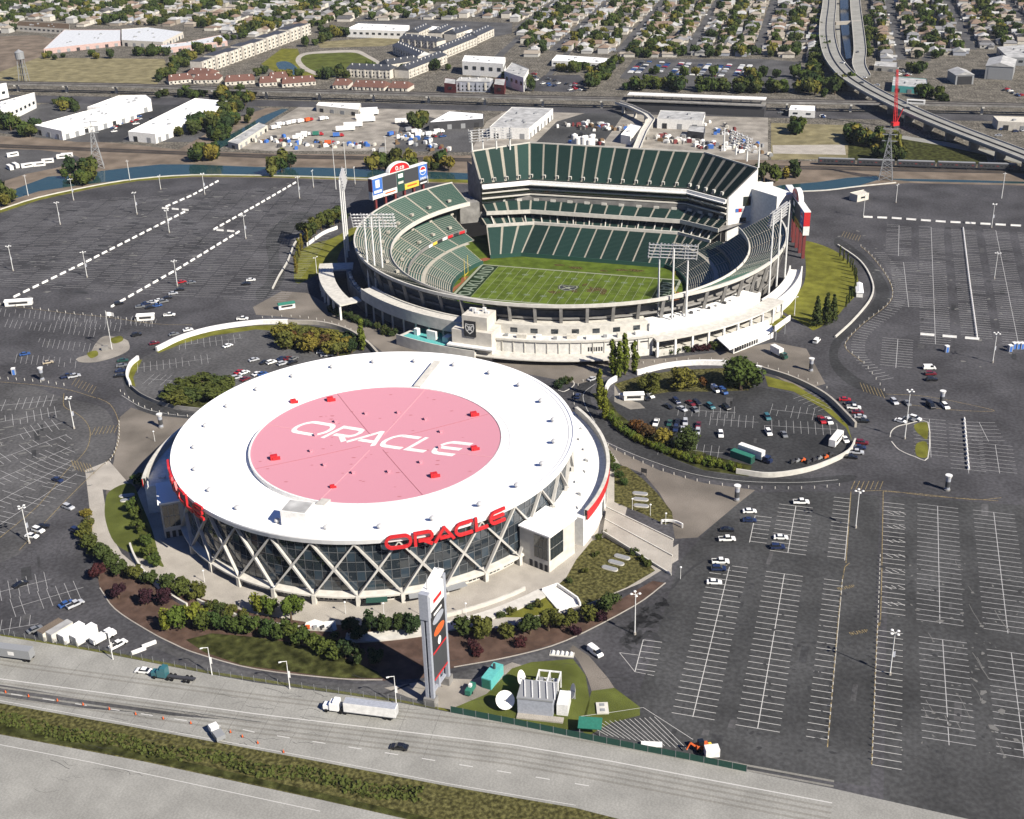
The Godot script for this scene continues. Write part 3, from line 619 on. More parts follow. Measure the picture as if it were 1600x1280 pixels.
	for i in 70: blotch(g, (Vector2(32.3,-295.3)).lerp(Vector2(44.8,-313.9), rng.randf()) + Vector2(rng.randf_range(-4, 4), rng.randf_range(-4, 4)), rng.randf_range(0.4, 1.6), 0.058, 2.0, rng.randf() * TAU)
	for p in [pv([62.2,-337.8,56.3,-332.5,50.7,-325.6,47.6,-320.5,44.5,-318.9]), pv([-34,-272.5,-37.6,-274,-30.8,-277.8]), pv([32.7,-299.9,37.1,-296.6,42.3,-293.6])]: g.strip(p, 0.8, 0.059)
	for i in 90: blotch(g, (Vector2(-278.8,-629.3)).lerp(Vector2(-135.6,-772.5), rng.randf()) + Vector2(rng.randf_range(-60, 60), rng.randf_range(-60, 60)), rng.randf_range(0.4, 2.0), 0.058, 3.0, 0.3)
	struct(g, "oil_stain", M.stain_dark)
	struct(oil, "oil_stain", M.stain_oil)
	# sealed cracks and cut patches over each lot: corners near left, near right, far left, far right
	var cr2 := Geo.new(); var pt := [Geo.new(), Geo.new()]
	for q in [[Vector2(29.7,-244.8), Vector2(120.7,-227.9), Vector2(76.7,-373.5), Vector2(173.1,-363.9), 70], [Vector2(-257.7,-589.9), Vector2(-118.5,-570.4), Vector2(-274.5,-771.8), Vector2(-95.8,-783.2), 60], [Vector2(140.3,-464), Vector2(215.4,-446.9), Vector2(216.2,-685.4), Vector2(292.5,-654.8), 60], [Vector2(-175,-349.9), Vector2(-157.4,-382), Vector2(-223.9,-481.7), Vector2(-176.5,-460.1), 24], [Vector2(-159.1,-307.2), Vector2(-129,-302.7), Vector2(-170.7,-338.4), Vector2(-142.9,-356.1), 16], [Vector2(52.9,-418), Vector2(118.8,-408.9), Vector2(59.2,-451), Vector2(116.7,-453.3), 14], [Vector2(-223.2,-494.7), Vector2(-170.1,-484.6), Vector2(-251.2,-572), Vector2(-167.8,-541.4), 20]]:
		for i in q[4]:
			var p: Vector2 = q[0].lerp(q[1], rng.randf()).lerp(q[2].lerp(q[3], rng.randf()), rng.randf())
			var ax: Vector2 = (q[2] - q[0]).normalized()
			if i % 4 == 0:
				var w := Vector2(rng.randf_range(0.8, 3.2), rng.randf_range(2.0, 9.0)); var s: Vector2 = Vector2(-ax.y, ax.x) * w.x; var u: Vector2 = ax * w.y
				pt[i % 8 / 4].poly(PackedVector2Array([p, p + s, p + s + u, p + u]), 0.044)
				continue
			var l := PackedVector2Array([p]); var dr: Vector2 = (ax if i % 2 else Vector2(-ax.y, ax.x)).rotated(rng.randf_range(-0.3, 0.3))
			for k in rng.randi_range(4, 11): l.append(l[k] + dr.rotated(rng.randf_range(-0.5, 0.5)) * rng.randf_range(1.0, 3.2))
			cr2.strip(l, rng.randf_range(0.06, 0.16), 0.046)
	struct(cr2, "crack_seal", M.stain_oil); struct(pt[0], "asphalt_patch", M.asphalt_new); struct(pt[1], "asphalt_patch", M.asphalt_old)
	# painted words
	for a in [["BUMP", Vector2(98.8,-295.9)], ["BUMP", Vector2(100.9,-318.6)]]:
		var tm := TextMesh.new(); tm.text = a[0]; tm.font_size = 64; tm.pixel_size = 0.032; tm.depth = 0.01
		var o := mi(tm, "painted_word", M.line_yellow, self); o.set_meta("kind", "structure"); o.name = numbered("painted_word")
		o.position = v3(a[1], 0.062); o.rotation = Vector3(-PI / 2, 0.25, 0)

# ---------- lettering: strokes of a wide sans face, unit height, x advance ----------
func letter_strokes() -> Array:
	var o := []
	var ring := PackedVector2Array()
	for i in 13:
		var t := PI / 2 + PI * i / 12.0; ring.append(Vector2(0.5 + cos(t) * 0.4, 0.5 + sin(t) * 0.4))
	for i in 13:
		var t := -PI / 2 + PI * i / 12.0; ring.append(Vector2(1.25 + cos(t) * 0.4, 0.5 + sin(t) * 0.4))
	o.append([0.0, ring, true])
	o.append([1.85, pv([0.1, 0.0, 0.1, 0.9, 0.95, 0.9, 1.12, 0.84, 1.2, 0.68, 1.18, 0.5, 1.05, 0.38, 0.9, 0.35, 0.3, 0.35]), false])
	o.append([1.85, pv([0.62, 0.36, 1.2, 0.0]), false])
	o.append([3.2, pv([0.0, 0.0, 0.62, 0.92, 0.7, 0.92, 1.32, 0.0]), false])
	o.append([3.2, pv([0.35, 0.25, 1.05, 0.25]), false])
	var cc := PackedVector2Array([Vector2(1.3, 0.9)])
	for i in 13:
		var t := PI / 2 + PI * i / 12.0; cc.append(Vector2(0.5 + cos(t) * 0.4, 0.5 + sin(t) * 0.4))
	cc.append(Vector2(1.3, 0.1))
	o.append([4.55, cc, false])
	o.append([6.0, pv([0.1, 1.0, 0.1, 0.1, 1.0, 0.1]), false])
	o.append([7.1, cc, false])
	o.append([7.1, pv([0.15, 0.5, 1.2, 0.5]), false])
	return o

# builds each letter as one Geo; place maps (x, y, z) of the lettering to the scene
func lettering(w: float, depth: float, place: Callable) -> Array:
	var out := []
	var last := -1.0
	for s in letter_strokes():
		if s[0] != last: out.append(Geo.new()); last = s[0]
		var g: Geo = out[-1]
		var p: PackedVector2Array = s[1]
		var k := p.size()
		var l := []; var r := []
		for i in k:
			var d0 := (p[i] - p[(i - 1 + k) % k]).normalized() if s[2] or i > 0 else (p[1] - p[0]).normalized()
			var d1 := (p[(i + 1) % k] - p[i]).normalized() if s[2] or i < k - 1 else d0
			var nn := Vector2(-(d0 + d1).y, (d0 + d1).x).normalized()
			var f := w * 0.5 / maxf(0.4, nn.dot(Vector2(-d0.y, d0.x)))
			l.append(p[i] + nn * f + Vector2(s[0], 0)); r.append(p[i] - nn * f + Vector2(s[0], 0))
		for i in (k if s[2] else k - 1):
			var j := (i + 1) % k
			var a = [l[i], r[i], r[j], l[j]]
			var fr := []; var bk := []
			for x in a: fr.append(place.call(x.x, x.y, depth)); bk.append(place.call(x.x, x.y, 0.0))
			g.q(fr[0], fr[1], fr[2], fr[3])
			g.q(fr[0], fr[3], bk[3], bk[0]); g.q(fr[2], fr[1], bk[1], bk[2])
			if not s[2] and i == 0: g.q(fr[0], bk[0], bk[1], fr[1])
			if not s[2] and i == k - 2: g.q(fr[2], bk[2], bk[3], fr[3])
	return out

func roof_y(r: float) -> float:
	if r < 44.0: return 20.35 - 0.9 * (1.0 - pow(r / 44.0, 2.0))
	return lerpf(18.9, 23.75, (r - 44.0) / 25.9)

func arena() -> void:
	var t := thing("arena", "round arena with white saucer roof, red centre and crossed white braces", "arena", v3(AX))
	var o := Vector2.ZERO
	var g := Geo.new()
	g.turn(o, [Vector2(44.2, 18.9), Vector2(50, 19.98), Vector2(57, 21.3), Vector2(64, 22.6), Vector2(68.6, 23.46), Vector2(68.7, 23.75), Vector2(69.9, 23.75), Vector2(69.9, 23.2), Vector2(69.2, 21.4), Vector2(66.6, 21.0)], 0, 360, 128)
	var rf := part(g, "roof", M.white_roof, t)
	g = Geo.new()
	g.turn(o, [Vector2(44.2, 18.6), Vector2(44.2, 20.6), Vector2(43.6, 20.6), Vector2(43.6, 20.3)], 0, 360, 128)
	part(g, "drum", M.white, rf)
	g = Geo.new()
	var pr := []
	for i in 9: pr.append(Vector2(43.7 - i * 43.7 / 8.0, roof_y(43.7 - i * 43.7 / 8.0)))
	g.turn(o, pr, 0, 360, 96)
	var disc := part(g, "red_disc", M.red_roof, t)
	for r in [[46.6, 0.0, 360.0], [50.5, 40.0, 75.0], [67.2, 0.0, 360.0], [49.0, 95.0, 130.0]]:
		g = Geo.new(); g.turn(o, [Vector2(r[0], roof_y(r[0]) + 0.03), Vector2(r[0] + 0.16, roof_y(r[0] + 0.16) + 0.03)], r[1], r[2], 96); part(g, "roof_seam", M.grey_light, rf)
	# seams on the red disc
	for a in [20.0, 65.0, 110.0, 155.0, 200.0, 245.0, 290.0, 335.0]:
		g = Geo.new()
		for i in 6:
			var p0 := at_angle(o, 6 + i * 6.2, a, roof_y(6 + i * 6.2) + 0.08); var p1 := at_angle(o, 12.2 + i * 6.2, a, roof_y(12.2 + i * 6.2) + 0.08)
			g.bar(p0, p1, 0.12, 0.06)
		part(g, "seam", M.seam_pale if int(a) % 2 == 0 else M.seam_dark, disc)
	g = Geo.new()   # scuffs and small marks on the red membrane
	for i in 46:
		var c := at_angle(o, sqrt(rng.randf()) * 42.0, rng.randf() * 360.0, 0); var rr := rng.randf_range(0.15, 0.5)
		for k in 5:
			var p0 := Vector2(c.x, c.z) + Vector2.from_angle(TAU * k / 5) * rr * Vector2(1.8, 0.7); var p1 := Vector2(c.x, c.z) + Vector2.from_angle(TAU * (k + 1) / 5) * rr * Vector2(1.8, 0.7)
			g.t(Vector3(c.x, roof_y(c.length()) + 0.04, c.z), v3(p0, roof_y(p0.length()) + 0.04), v3(p1, roof_y(p1.length()) + 0.04))
	part(g, "scuff_marks", M.seam_dark, disc).set_meta("kind", "stuff")
	# white letters painted on the disc
	var a0: Vector3 = Vector3(-80.5,20,-398.8); var a1: Vector3 = Vector3(-19.8,20,-376.7)
	var ld := Vector2(a1.x - a0.x, a1.z - a0.z); var lu := ld.length() / 8.45
	var dx := ld.normalized(); var dy := Vector2(dx.y, -dx.x)
	var base := Vector2(a0.x, a0.z) - AX - dy * lu * 0.45
	for l in lettering(0.18, 0.02, func(x, y, z):
			var q: Vector2 = base + dx * x * lu + (dy + dx * 0.35) * y * lu * 1.45
			return Vector3(q.x, roof_y(q.length()) + 0.05 + z, q.y)):
		part(l, "roof_letter", M.white, disc)
	# vents: domes on the white ring, housings on the red disc
	for i in 24:
		var a := 9.0 + i * 15.0
		g = Geo.new()
		var p := at_angle(o, 62.5, a, roof_y(62.5) - 0.1)
		g.tube(p, p + Vector3(0, 1.0, 0), 0.6, 0.55, 8)
		g.blob(p + Vector3(0, 1.15, 0), Vector3(1.0, 0.65, 1.0), 8, 4)
		part(g, "roof_vent", M.grey_light, t)
	for a in [[Vector3(-82.2,20,-420), 1.4], [Vector3(-68.3,20,-419.7), 1.5], [Vector3(-14.3,20,-403.9), 1.5], [Vector3(-13.7,20,-377.7), 1.4], [Vector3(-82.1,20,-374.9), 1.6], [Vector3(-26.7,20,-359.6), 1.5], [Vector3(-59.7,20,-354.3), 1.0]]:
		g = Geo.new(); var q: Vector3 = a[0] - v3(AX)
		q.y = roof_y(Vector2(q.x, q.z).length())
		g.bx(q, Vector3(a[1] * 1.5, a[1], a[1]), 0.3)
		g.bx(q + Vector3(a[1] * 0.6, 0, a[1] * 0.3), Vector3(a[1] * 1.6, a[1] * 0.7, a[1] * 0.35), 0.3)
		part(g, "roof_housing", M.red, disc)
	for i in 12:
		g = Geo.new(); var q := at_angle(o, 23.0, 15.0 + 30.0 * i, roof_y(23.0))
		g.bx(q, Vector3(0.9, 0.8, 0.9), 0.4); g.bx(q + Vector3(0, 0.8, 0), Vector3(1.3, 0.2, 1.3), 0.4)
		part(g, "roof_vent", M.red_roof, disc)
	# ramps from the drum to the rim, and the penthouse at the near end
	for s in [[Vector3(-36.2,20,-428.8), Vector3(-28.9,23,-444.9)], [Vector3(-60.5,20,-345.3), Vector3(-63.7,21,-334.3)]]:
		g = Geo.new()
		var b0: Vector3 = s[0] - v3(AX); var b1: Vector3 = s[1] - v3(AX)
		b0.y = roof_y(44.5) + 1.3; b1.y = roof_y(Vector2(b1.x, b1.z).length()) + 1.3
		g.bar(b0, b1, 3.0, 1.5); part(g, "roof_duct", M.concrete_pale, t)
	g = Geo.new()
	var ph: Vector3 = (Vector3(-66.7,21,-329.2)) - v3(AX)
	g.bx(Vector3(ph.x, 20.5, ph.z), Vector3(8.4, 7.4, 7.0), -0.28); g.bx(Vector3(ph.x + 5.2, 20.6, ph.z - 0.7), Vector3(2.8, 5.8, 5.2), -0.28)
	var pent := part(g, "penthouse", M.white, t)
	g = Geo.new(); g.bx(Vector3(ph.x, 27.92, ph.z), Vector3(7.6, 0.12, 6.2), -0.28); part(g, "penthouse_roof", M.grey_roof, pent)
	# crossed braces, stub columns, sills and glass, bay by bay
	for k in 32:
		var a := 90.7 + 11.25 * k
		var b := a + 11.25
		var br := 1.0
		for s in [[a, b], [b, a]]:
			g = Geo.new()
			var lo := at_angle(o, 69.6, s[0], 3.2); var hi := at_angle(o, 68.2, s[1], 20.9)
			var mid := (lo + hi) * 0.5
			for e in [[lo, mid, 0.36, 0.72], [mid, hi, 0.72, 0.4]]:
				# tapering member with a square section
				var d: Vector3 = (e[1] - e[0]).normalized()
				var outw := Vector3(mid.x, 0, mid.z).normalized()
				var sd := d.cross(outw).normalized(); var u := sd.cross(d).normalized()
				var c0 := []; var c1 := []
				for m in [[-1, -1], [1, -1], [1, 1], [-1, 1]]:
					c0.append(e[0] + sd * m[0] * e[2] * 0.5 * br + u * m[1] * 0.5); c1.append(e[1] + sd * m[0] * e[3] * 0.5 * br + u * m[1] * 0.5)
				for m in 4: g.q(c0[m], c1[m], c1[(m + 1) % 4], c0[(m + 1) % 4])
			part(g, "brace", M.brace_paint, t)
		g = Geo.new()
		var f := at_angle(o, 69.8, a, 0)
		g.bx(f, Vector3(1.5, 3.4, 1.2), -deg_to_rad(a)); part(g, "column", M.concrete_pale, t)
		g = Geo.new()
		g.turn(o, [Vector2(66.0, 3.0), Vector2(66.0, 4.1), Vector2(69.6, 3.5), Vector2(70.2, 3.3), Vector2(70.2, 2.7)], a, b, 4)
		part(g, "sill", M.concrete_pale, t)
		g = Geo.new()
		g.turn(o, [Vector2(68.0, 0.0), Vector2(68.0, 2.9)], a, b, 4)
		var lw := part(g, "lower_wall", M.concrete_pale, t)
		if sin(deg_to_rad(a)) > -0.2:
			for i in 8:
				if i == 3: continue
				g = Geo.new()
				g.turn(o, [Vector2(68.04, 0.5), Vector2(68.04, 2.5)], a + 1.0 + i * 1.2, a + 1.9 + i * 1.2, 1)
				part(g, "door_opening", M.dark, lw)
		# glass: a pane to each cell of the grid in the bays that face the freeway
		g = Geo.new()
		var near := k in [0, 1, 2, 3, 28, 29, 30, 31, 27]
		for i in 6: g.turn(o, [Vector2(67.82, 3.9), Vector2(67.82, 21.4)], a + 11.25 * i / 5.0 - 0.07, a + 11.25 * i / 5.0 + 0.07, 1)
		for j in 6: g.turn(o, [Vector2(67.8, 3.9 + j * 3.4), Vector2(67.8, 4.1 + j * 3.4)], a, b, 5)
		part(g, "mullion", M.mullion, t)
		for i in (5 if near else 1):
			for j in (5 if near else 1):
				g = Geo.new()
				var w := 11.25 / (5.0 if near else 1.0); var hh := 17.4 / (5.0 if near else 1.0)
				var tl := rng.randf_range(-0.03, 0.03) if near else 0.0
				g.turn(o, [Vector2(67.7 + tl, 4.0 + j * hh), Vector2(67.7 - tl, 4.0 + (j + 1) * hh)], a + i * w, a + (i + 1) * w, 1 if near else 4)
				part(g, "pane", M.glass if (i + j * 2) % 3 else M.glass_blue, t)
	# floors behind the glass
	g = Geo.new()
	for y in [8.5, 13.5]: g.turn(o, [Vector2(67.2, y), Vector2(67.2, y + 0.9), Vector2(58, y + 0.9)], 0, 360, 64)
	g.turn(o, [Vector2(58, 0), Vector2(58, 21)], 0, 360, 48)
	part(g, "inner_wall", M.concrete_grey, t)
	# side annexes with a red parapet, and the glazed entrance towers
	for s in [[-28.0, 30.0, true], [172.0, 230.0, false]]:
		g = Geo.new()
		g.turn(o, [Vector2(66.5, 0), Vector2(66.5, 10.6), Vector2(80.6, 10.6), Vector2(80.6, 0.0)], s[0], s[1], 24, true)
		var an := part(g, "annex", M.white, t)
		g = Geo.new()
		g.turn(o, [Vector2(81.2, 9.6), Vector2(81.45, 9.5), Vector2(81.45, 13.0), Vector2(81.2, 13.0)], s[0] + 1.0, s[1] - 1.0, 24, true)
		part(g, "red_parapet", M.red, an)
		g = Geo.new()
		g.turn(o, [Vector2(80.3, 10.6), Vector2(80.3, 13.2), Vector2(81.5, 13.2), Vector2(81.5, 13.05), Vector2(81.15, 13.05), Vector2(81.15, 9.6)], s[0] + 1.0, s[1] - 1.0, 24)
		part(g, "parapet_back", M.concrete_pale, an)
		for i in 9:
			g = Geo.new(); var q := at_angle(o, rng.randf_range(71, 78), lerpf(s[0] + 4, s[1] - 4, i / 8.0), 10.6)
			g.bx(q, Vector3(rng.randf_range(0.8, 2.2), rng.randf_range(0.5, 1.2), rng.randf_range(0.8, 1.6)), i); part(g, "roof_unit", M.white_metal, an)
		g = Geo.new()
		for i in 7: g.turn(o, [Vector2(80.7, 1.0), Vector2(80.7, 6.0)], s[0] + 12 + i * 5.0, s[0] + 14.5 + i * 5.0, 2)
		part(g, "window_band", M.glass_blue, an)
		# entrance tower
		var ea: float = 38.5 if s[2] else 163.5
		var e := Node3D.new(); e.name = "entrance_tower"; t.add_child(e, true)
		e.position = at_angle(o, 74.0 if s[2] else 69.5, ea, 0); e.rotation.y = -deg_to_rad(ea)
		g = Geo.new(); g.bx(Vector3(0, 0, 0), Vector3(11.5, 13.2, 14.0)); part(g, "tower_wall", M.concrete_pale, e)
		g = Geo.new(); g.bx(Vector3(0.2, 13.2, 0), Vector3(12.4, 0.5, 14.8)); part(g, "tower_roof", M.white_roof, e)
		var zs := 1.0 if s[2] else -1.0
		for i in 4:
			for j in 2:
				g = Geo.new(); g.bx(Vector3(5.8, 4.2 + j * 4.2, zs * (6.0 - i * 1.75) - zs * 0.5), Vector3(0.12, 4.0, 1.6)); part(g, "pane", M.glass, e)
		for i in 3:
			for j in 2:
				g = Geo.new(); g.bx(Vector3(4.4 - i * 1.8, 4.2 + j * 4.2, zs * 7.05), Vector3(1.65, 4.0, 0.12)); part(g, "pane", M.glass, e)
		for i in 4:
			g = Geo.new(); g.bx(Vector3(4.6 - i * 2.0, 0.1, zs * 7.06), Vector3(1.2, 2.4, 0.12)); part(g, "door", M.dark, e)
	# red letters on the rim: the sign that faces the freeway and its twin round to the left
	for s in [[83.0, -1.0, 0], [167.0, -1.0, 1]]:
		for l in lettering(0.2, 0.7, func(x, y, z):
				var r: float = 70.3 + z
				return at_angle(o, r, s[0] - x * 3.83, 19.7 + y * 4.9)):
			part(l, "sign_letter", M.red, t)
	# awnings over the plaza doors
	for a in [[86.0, M.green_dark], [75.5, M.grey_metal], [66.0, M.grey_metal]]:
		g = Geo.new()
		g.turn(o, [Vector2(68.2, 3.1), Vector2(72.5, 2.7), Vector2(72.5, 2.5), Vector2(68.2, 2.9)], a[0] - 2.6, a[0] + 2.6, 2, true)
		part(g, "awning", a[1], t)
	arena_grounds()

func arena_grounds() -> void:
	# curved retaining walls round the plaza
	var k := 0
	for s in [[95.0, 128.0, 83.0, 1.1, "curved pale retaining wall round the plaza in front of the arena, left part"], [52.0, 90.0, 81.5, 1.3, "curved pale retaining wall round the plaza right of the tall sign"], [128.0, 158.0, 87.0, 1.6, "pale curved parapet wall above the lawn left of the arena"]]:
		var g := Geo.new(); g.rail(arc(AX, s[2], s[0], s[1], 18), 0.6, 0.0, s[3])
		one(g, "retaining_wall", M.concrete_pale, s[4], "wall", "plaza walls")
	var g := Geo.new()
	g.rail(arc(AX, 86.5, 50.0, 92.0, 18), 4.4, 0.02, 0.5)
	one(g, "ramp", M.concrete_pale, "long curved concrete ramp below the plaza wall right of the tall sign", "ramp")
	# broad stairs that lead down to the right lot
	var st := thing("stairway", "broad pale concrete stairway from the arena down to the right lot", "stairs")
	var s0: Vector2 = Vector2(31.2,-367.4); var s1: Vector2 = Vector2(51.6,-347.9); var w0: Vector2 = Vector2(28.7,-351.9) 
	var side := w0 - s0
	for i in 14:
		var p0 := s0.lerp(s1, i / 14.0); var p1 := s0.lerp(s1, (i + 1) / 14.0)
		g = Geo.new(); g.prism(PackedVector2Array([p0, p1, p1 + side * lerpf(1.0, 1.3, (i + 1) / 14.0), p0 + side * lerpf(1.0, 1.3, i / 14.0)]), 0.0, 1.7 - i * 0.11); part(g, "step", M.concrete, st)
	for e in [[s0, s1], [s0 + side, s1 + side * 1.3], [s0 + side * 0.5, s1 + side * 0.62]]:
		g = Geo.new(); g.bar(v3(e[0], 1.75), v3(e[1], 0.35), 0.35, 0.7); part(g, "side_wall", M.concrete_pale, st)
	# sunken service entrance in the lawn
	g = Geo.new()
	g.rail(pv([7.5,-320.8,12.3,-323.6,18.1,-315.8,18.8,-312.8]), 0.5, 0.0, 1.2)
	g.rail(pv([7.5,-320.8,12.3,-310.1]), 0.5, 0.0, 0.6)
	g.poly(pv([7.8,-320.4,12.1,-322.9,17.7,-315.8,18.3,-312.8,12.7,-310.4]), 0.07)
	one(g, "service_entrance", M.white, "white walled service ramp cut into the lawn below the arena", "ramp")
	# rounded skylights in the lawns
	var si := 0
	for a in [[Vector2(43.9,-378.9), "upper"], [Vector2(43.7,-374.9), "middle"], [Vector2(43.4,-370.5), "lower"]]:
		skylight(a[0], -0.25, a[1] + " of three rounded skylights in the lawn above the stairway")
	for a in [[Vector2(33.9,-338.8), "upper"], [Vector2(31.7,-335.6), "middle"], [Vector2(29.4,-332.4), "lower"]]:
		skylight(a[0], -0.5, a[1] + " of three rounded skylights in the lawn below the stairway")
	for a in [[Vector2(-139,-387.7), "upper"], [Vector2(-137.7,-384.5), "lower"]]:
		skylight(a[0], 0.2, a[1] + " of two rounded skylights in the lawn left of the arena")

func skylight(p: Vector2, turn: float, label: String) -> void:
	var t := thing("skylight", label, "skylight", v3(p), turn, "rounded skylights in the lawns")
	for e in [["frame", 1.0, 0.35, "concrete_pale"], ["pane", 0.82, 0.5, "grey_metal"]]:
		var q := PackedVector2Array()
		for i in 9: q.append(Vector2(1.7, 0) + Vector2(cos(-PI / 2 + PI * i / 8.0), sin(-PI / 2 + PI * i / 8.0)) * 1.05 * e[1])
		for i in 9: q.append(Vector2(-1.7, 0) + Vector2(cos(PI / 2 + PI * i / 8.0), sin(PI / 2 + PI * i / 8.0)) * 1.05 * e[1])
		var g := Geo.new(); g.prism(q, 0.0, e[2]); part(g, e[0], M[e[3]], t)

const FA := 0.30823                      # turn of the playing field
const FO := Vector2(30.64, -614.39)      # its centre

# field coordinates: x along the field to the right, y away from the camera
func fl(x: float, y: float) -> Vector2:
	return FO + Vector2(cos(FA) * x + sin(FA) * y, sin(FA) * x - cos(FA) * y)

# a bank of seat rows; f(u, t) gives the plan point, u along, t from the front row to the back
func seat_bank(t: Node3D, called: String, f: Callable, y0: float, y1: float, nsec: int, rows: int, segs: int, seat_mat: String, step_mat: String, aisle := 1.3, length := 100.0) -> void:
	var gap := aisle / length * 0.5
	for s in nsec:
		var ua := float(s) / nsec + gap; var ub := float(s + 1) / nsec - gap
		var gt := Geo.new(); var gs := Geo.new()
		for r in rows:
			var t0 := float(r) / rows; var t1 := float(r + 1) / rows; var tm := lerpf(t0, t1, 0.64); var tn := lerpf(t0, t1, 0.97)
			var y := lerpf(y0, y1, t0); var yn := lerpf(y0, y1, t1)
			for k in segs:
				var u0 := lerpf(ua, ub, float(k) / segs); var u1 := lerpf(ua, ub, float(k + 1) / segs)
				var a: Vector2 = f.call(u0, t0); var b: Vector2 = f.call(u1, t0); var c: Vector2 = f.call(u1, t1); var d: Vector2 = f.call(u0, t1)
				gt.q(v3(a, y), v3(d, y), v3(c, y), v3(b, y)); gt.q(v3(d, y), v3(d, yn), v3(c, yn), v3(c, y))
				var e0: Vector2 = f.call(u0, tm); var e1: Vector2 = f.call(u1, tm); var h0: Vector2 = f.call(u0, tn); var h1: Vector2 = f.call(u1, tn)
				gs.q(v3(e0, y + 0.02), v3(e0, y + 0.45), v3(e1, y + 0.45), v3(e1, y + 0.02))
				gs.q(v3(e0, y + 0.45), v3(h0, y + 0.48), v3(h1, y + 0.48), v3(e1, y + 0.45))
				gs.q(v3(h0, y + 0.48), v3(h0, y + 0.78), v3(h1, y + 0.78), v3(h1, y + 0.48))
		var sec := part(gt, called, M[step_mat], t)
		part(gs, "seat_rows", M[seat_mat + ["", "_b", "_c"][rng.randi() % 3]], sec)
	var ga: Geo
	for s in nsec + 1:
		var u0 := clampf(float(s) / nsec - gap, 0.0, 1.0); var u1 := clampf(float(s) / nsec + gap, 0.0, 1.0)
		ga = Geo.new()
		for r in rows:
			var t0 := float(r) / rows; var t1 := float(r + 1) / rows
			var y := lerpf(y0, y1, t0) + 0.22; var yn := lerpf(y0, y1, t1) + 0.22
			var a: Vector2 = f.call(u0, t0); var b: Vector2 = f.call(u1, t0); var c: Vector2 = f.call(u1, t1); var d: Vector2 = f.call(u0, t1)
			ga.q(v3(a, y), v3(d, y), v3(c, y), v3(b, y)); ga.q(v3(d, y), v3(d, yn), v3(c, yn), v3(c, y))
		part(ga, "aisle", M.aisle, t)

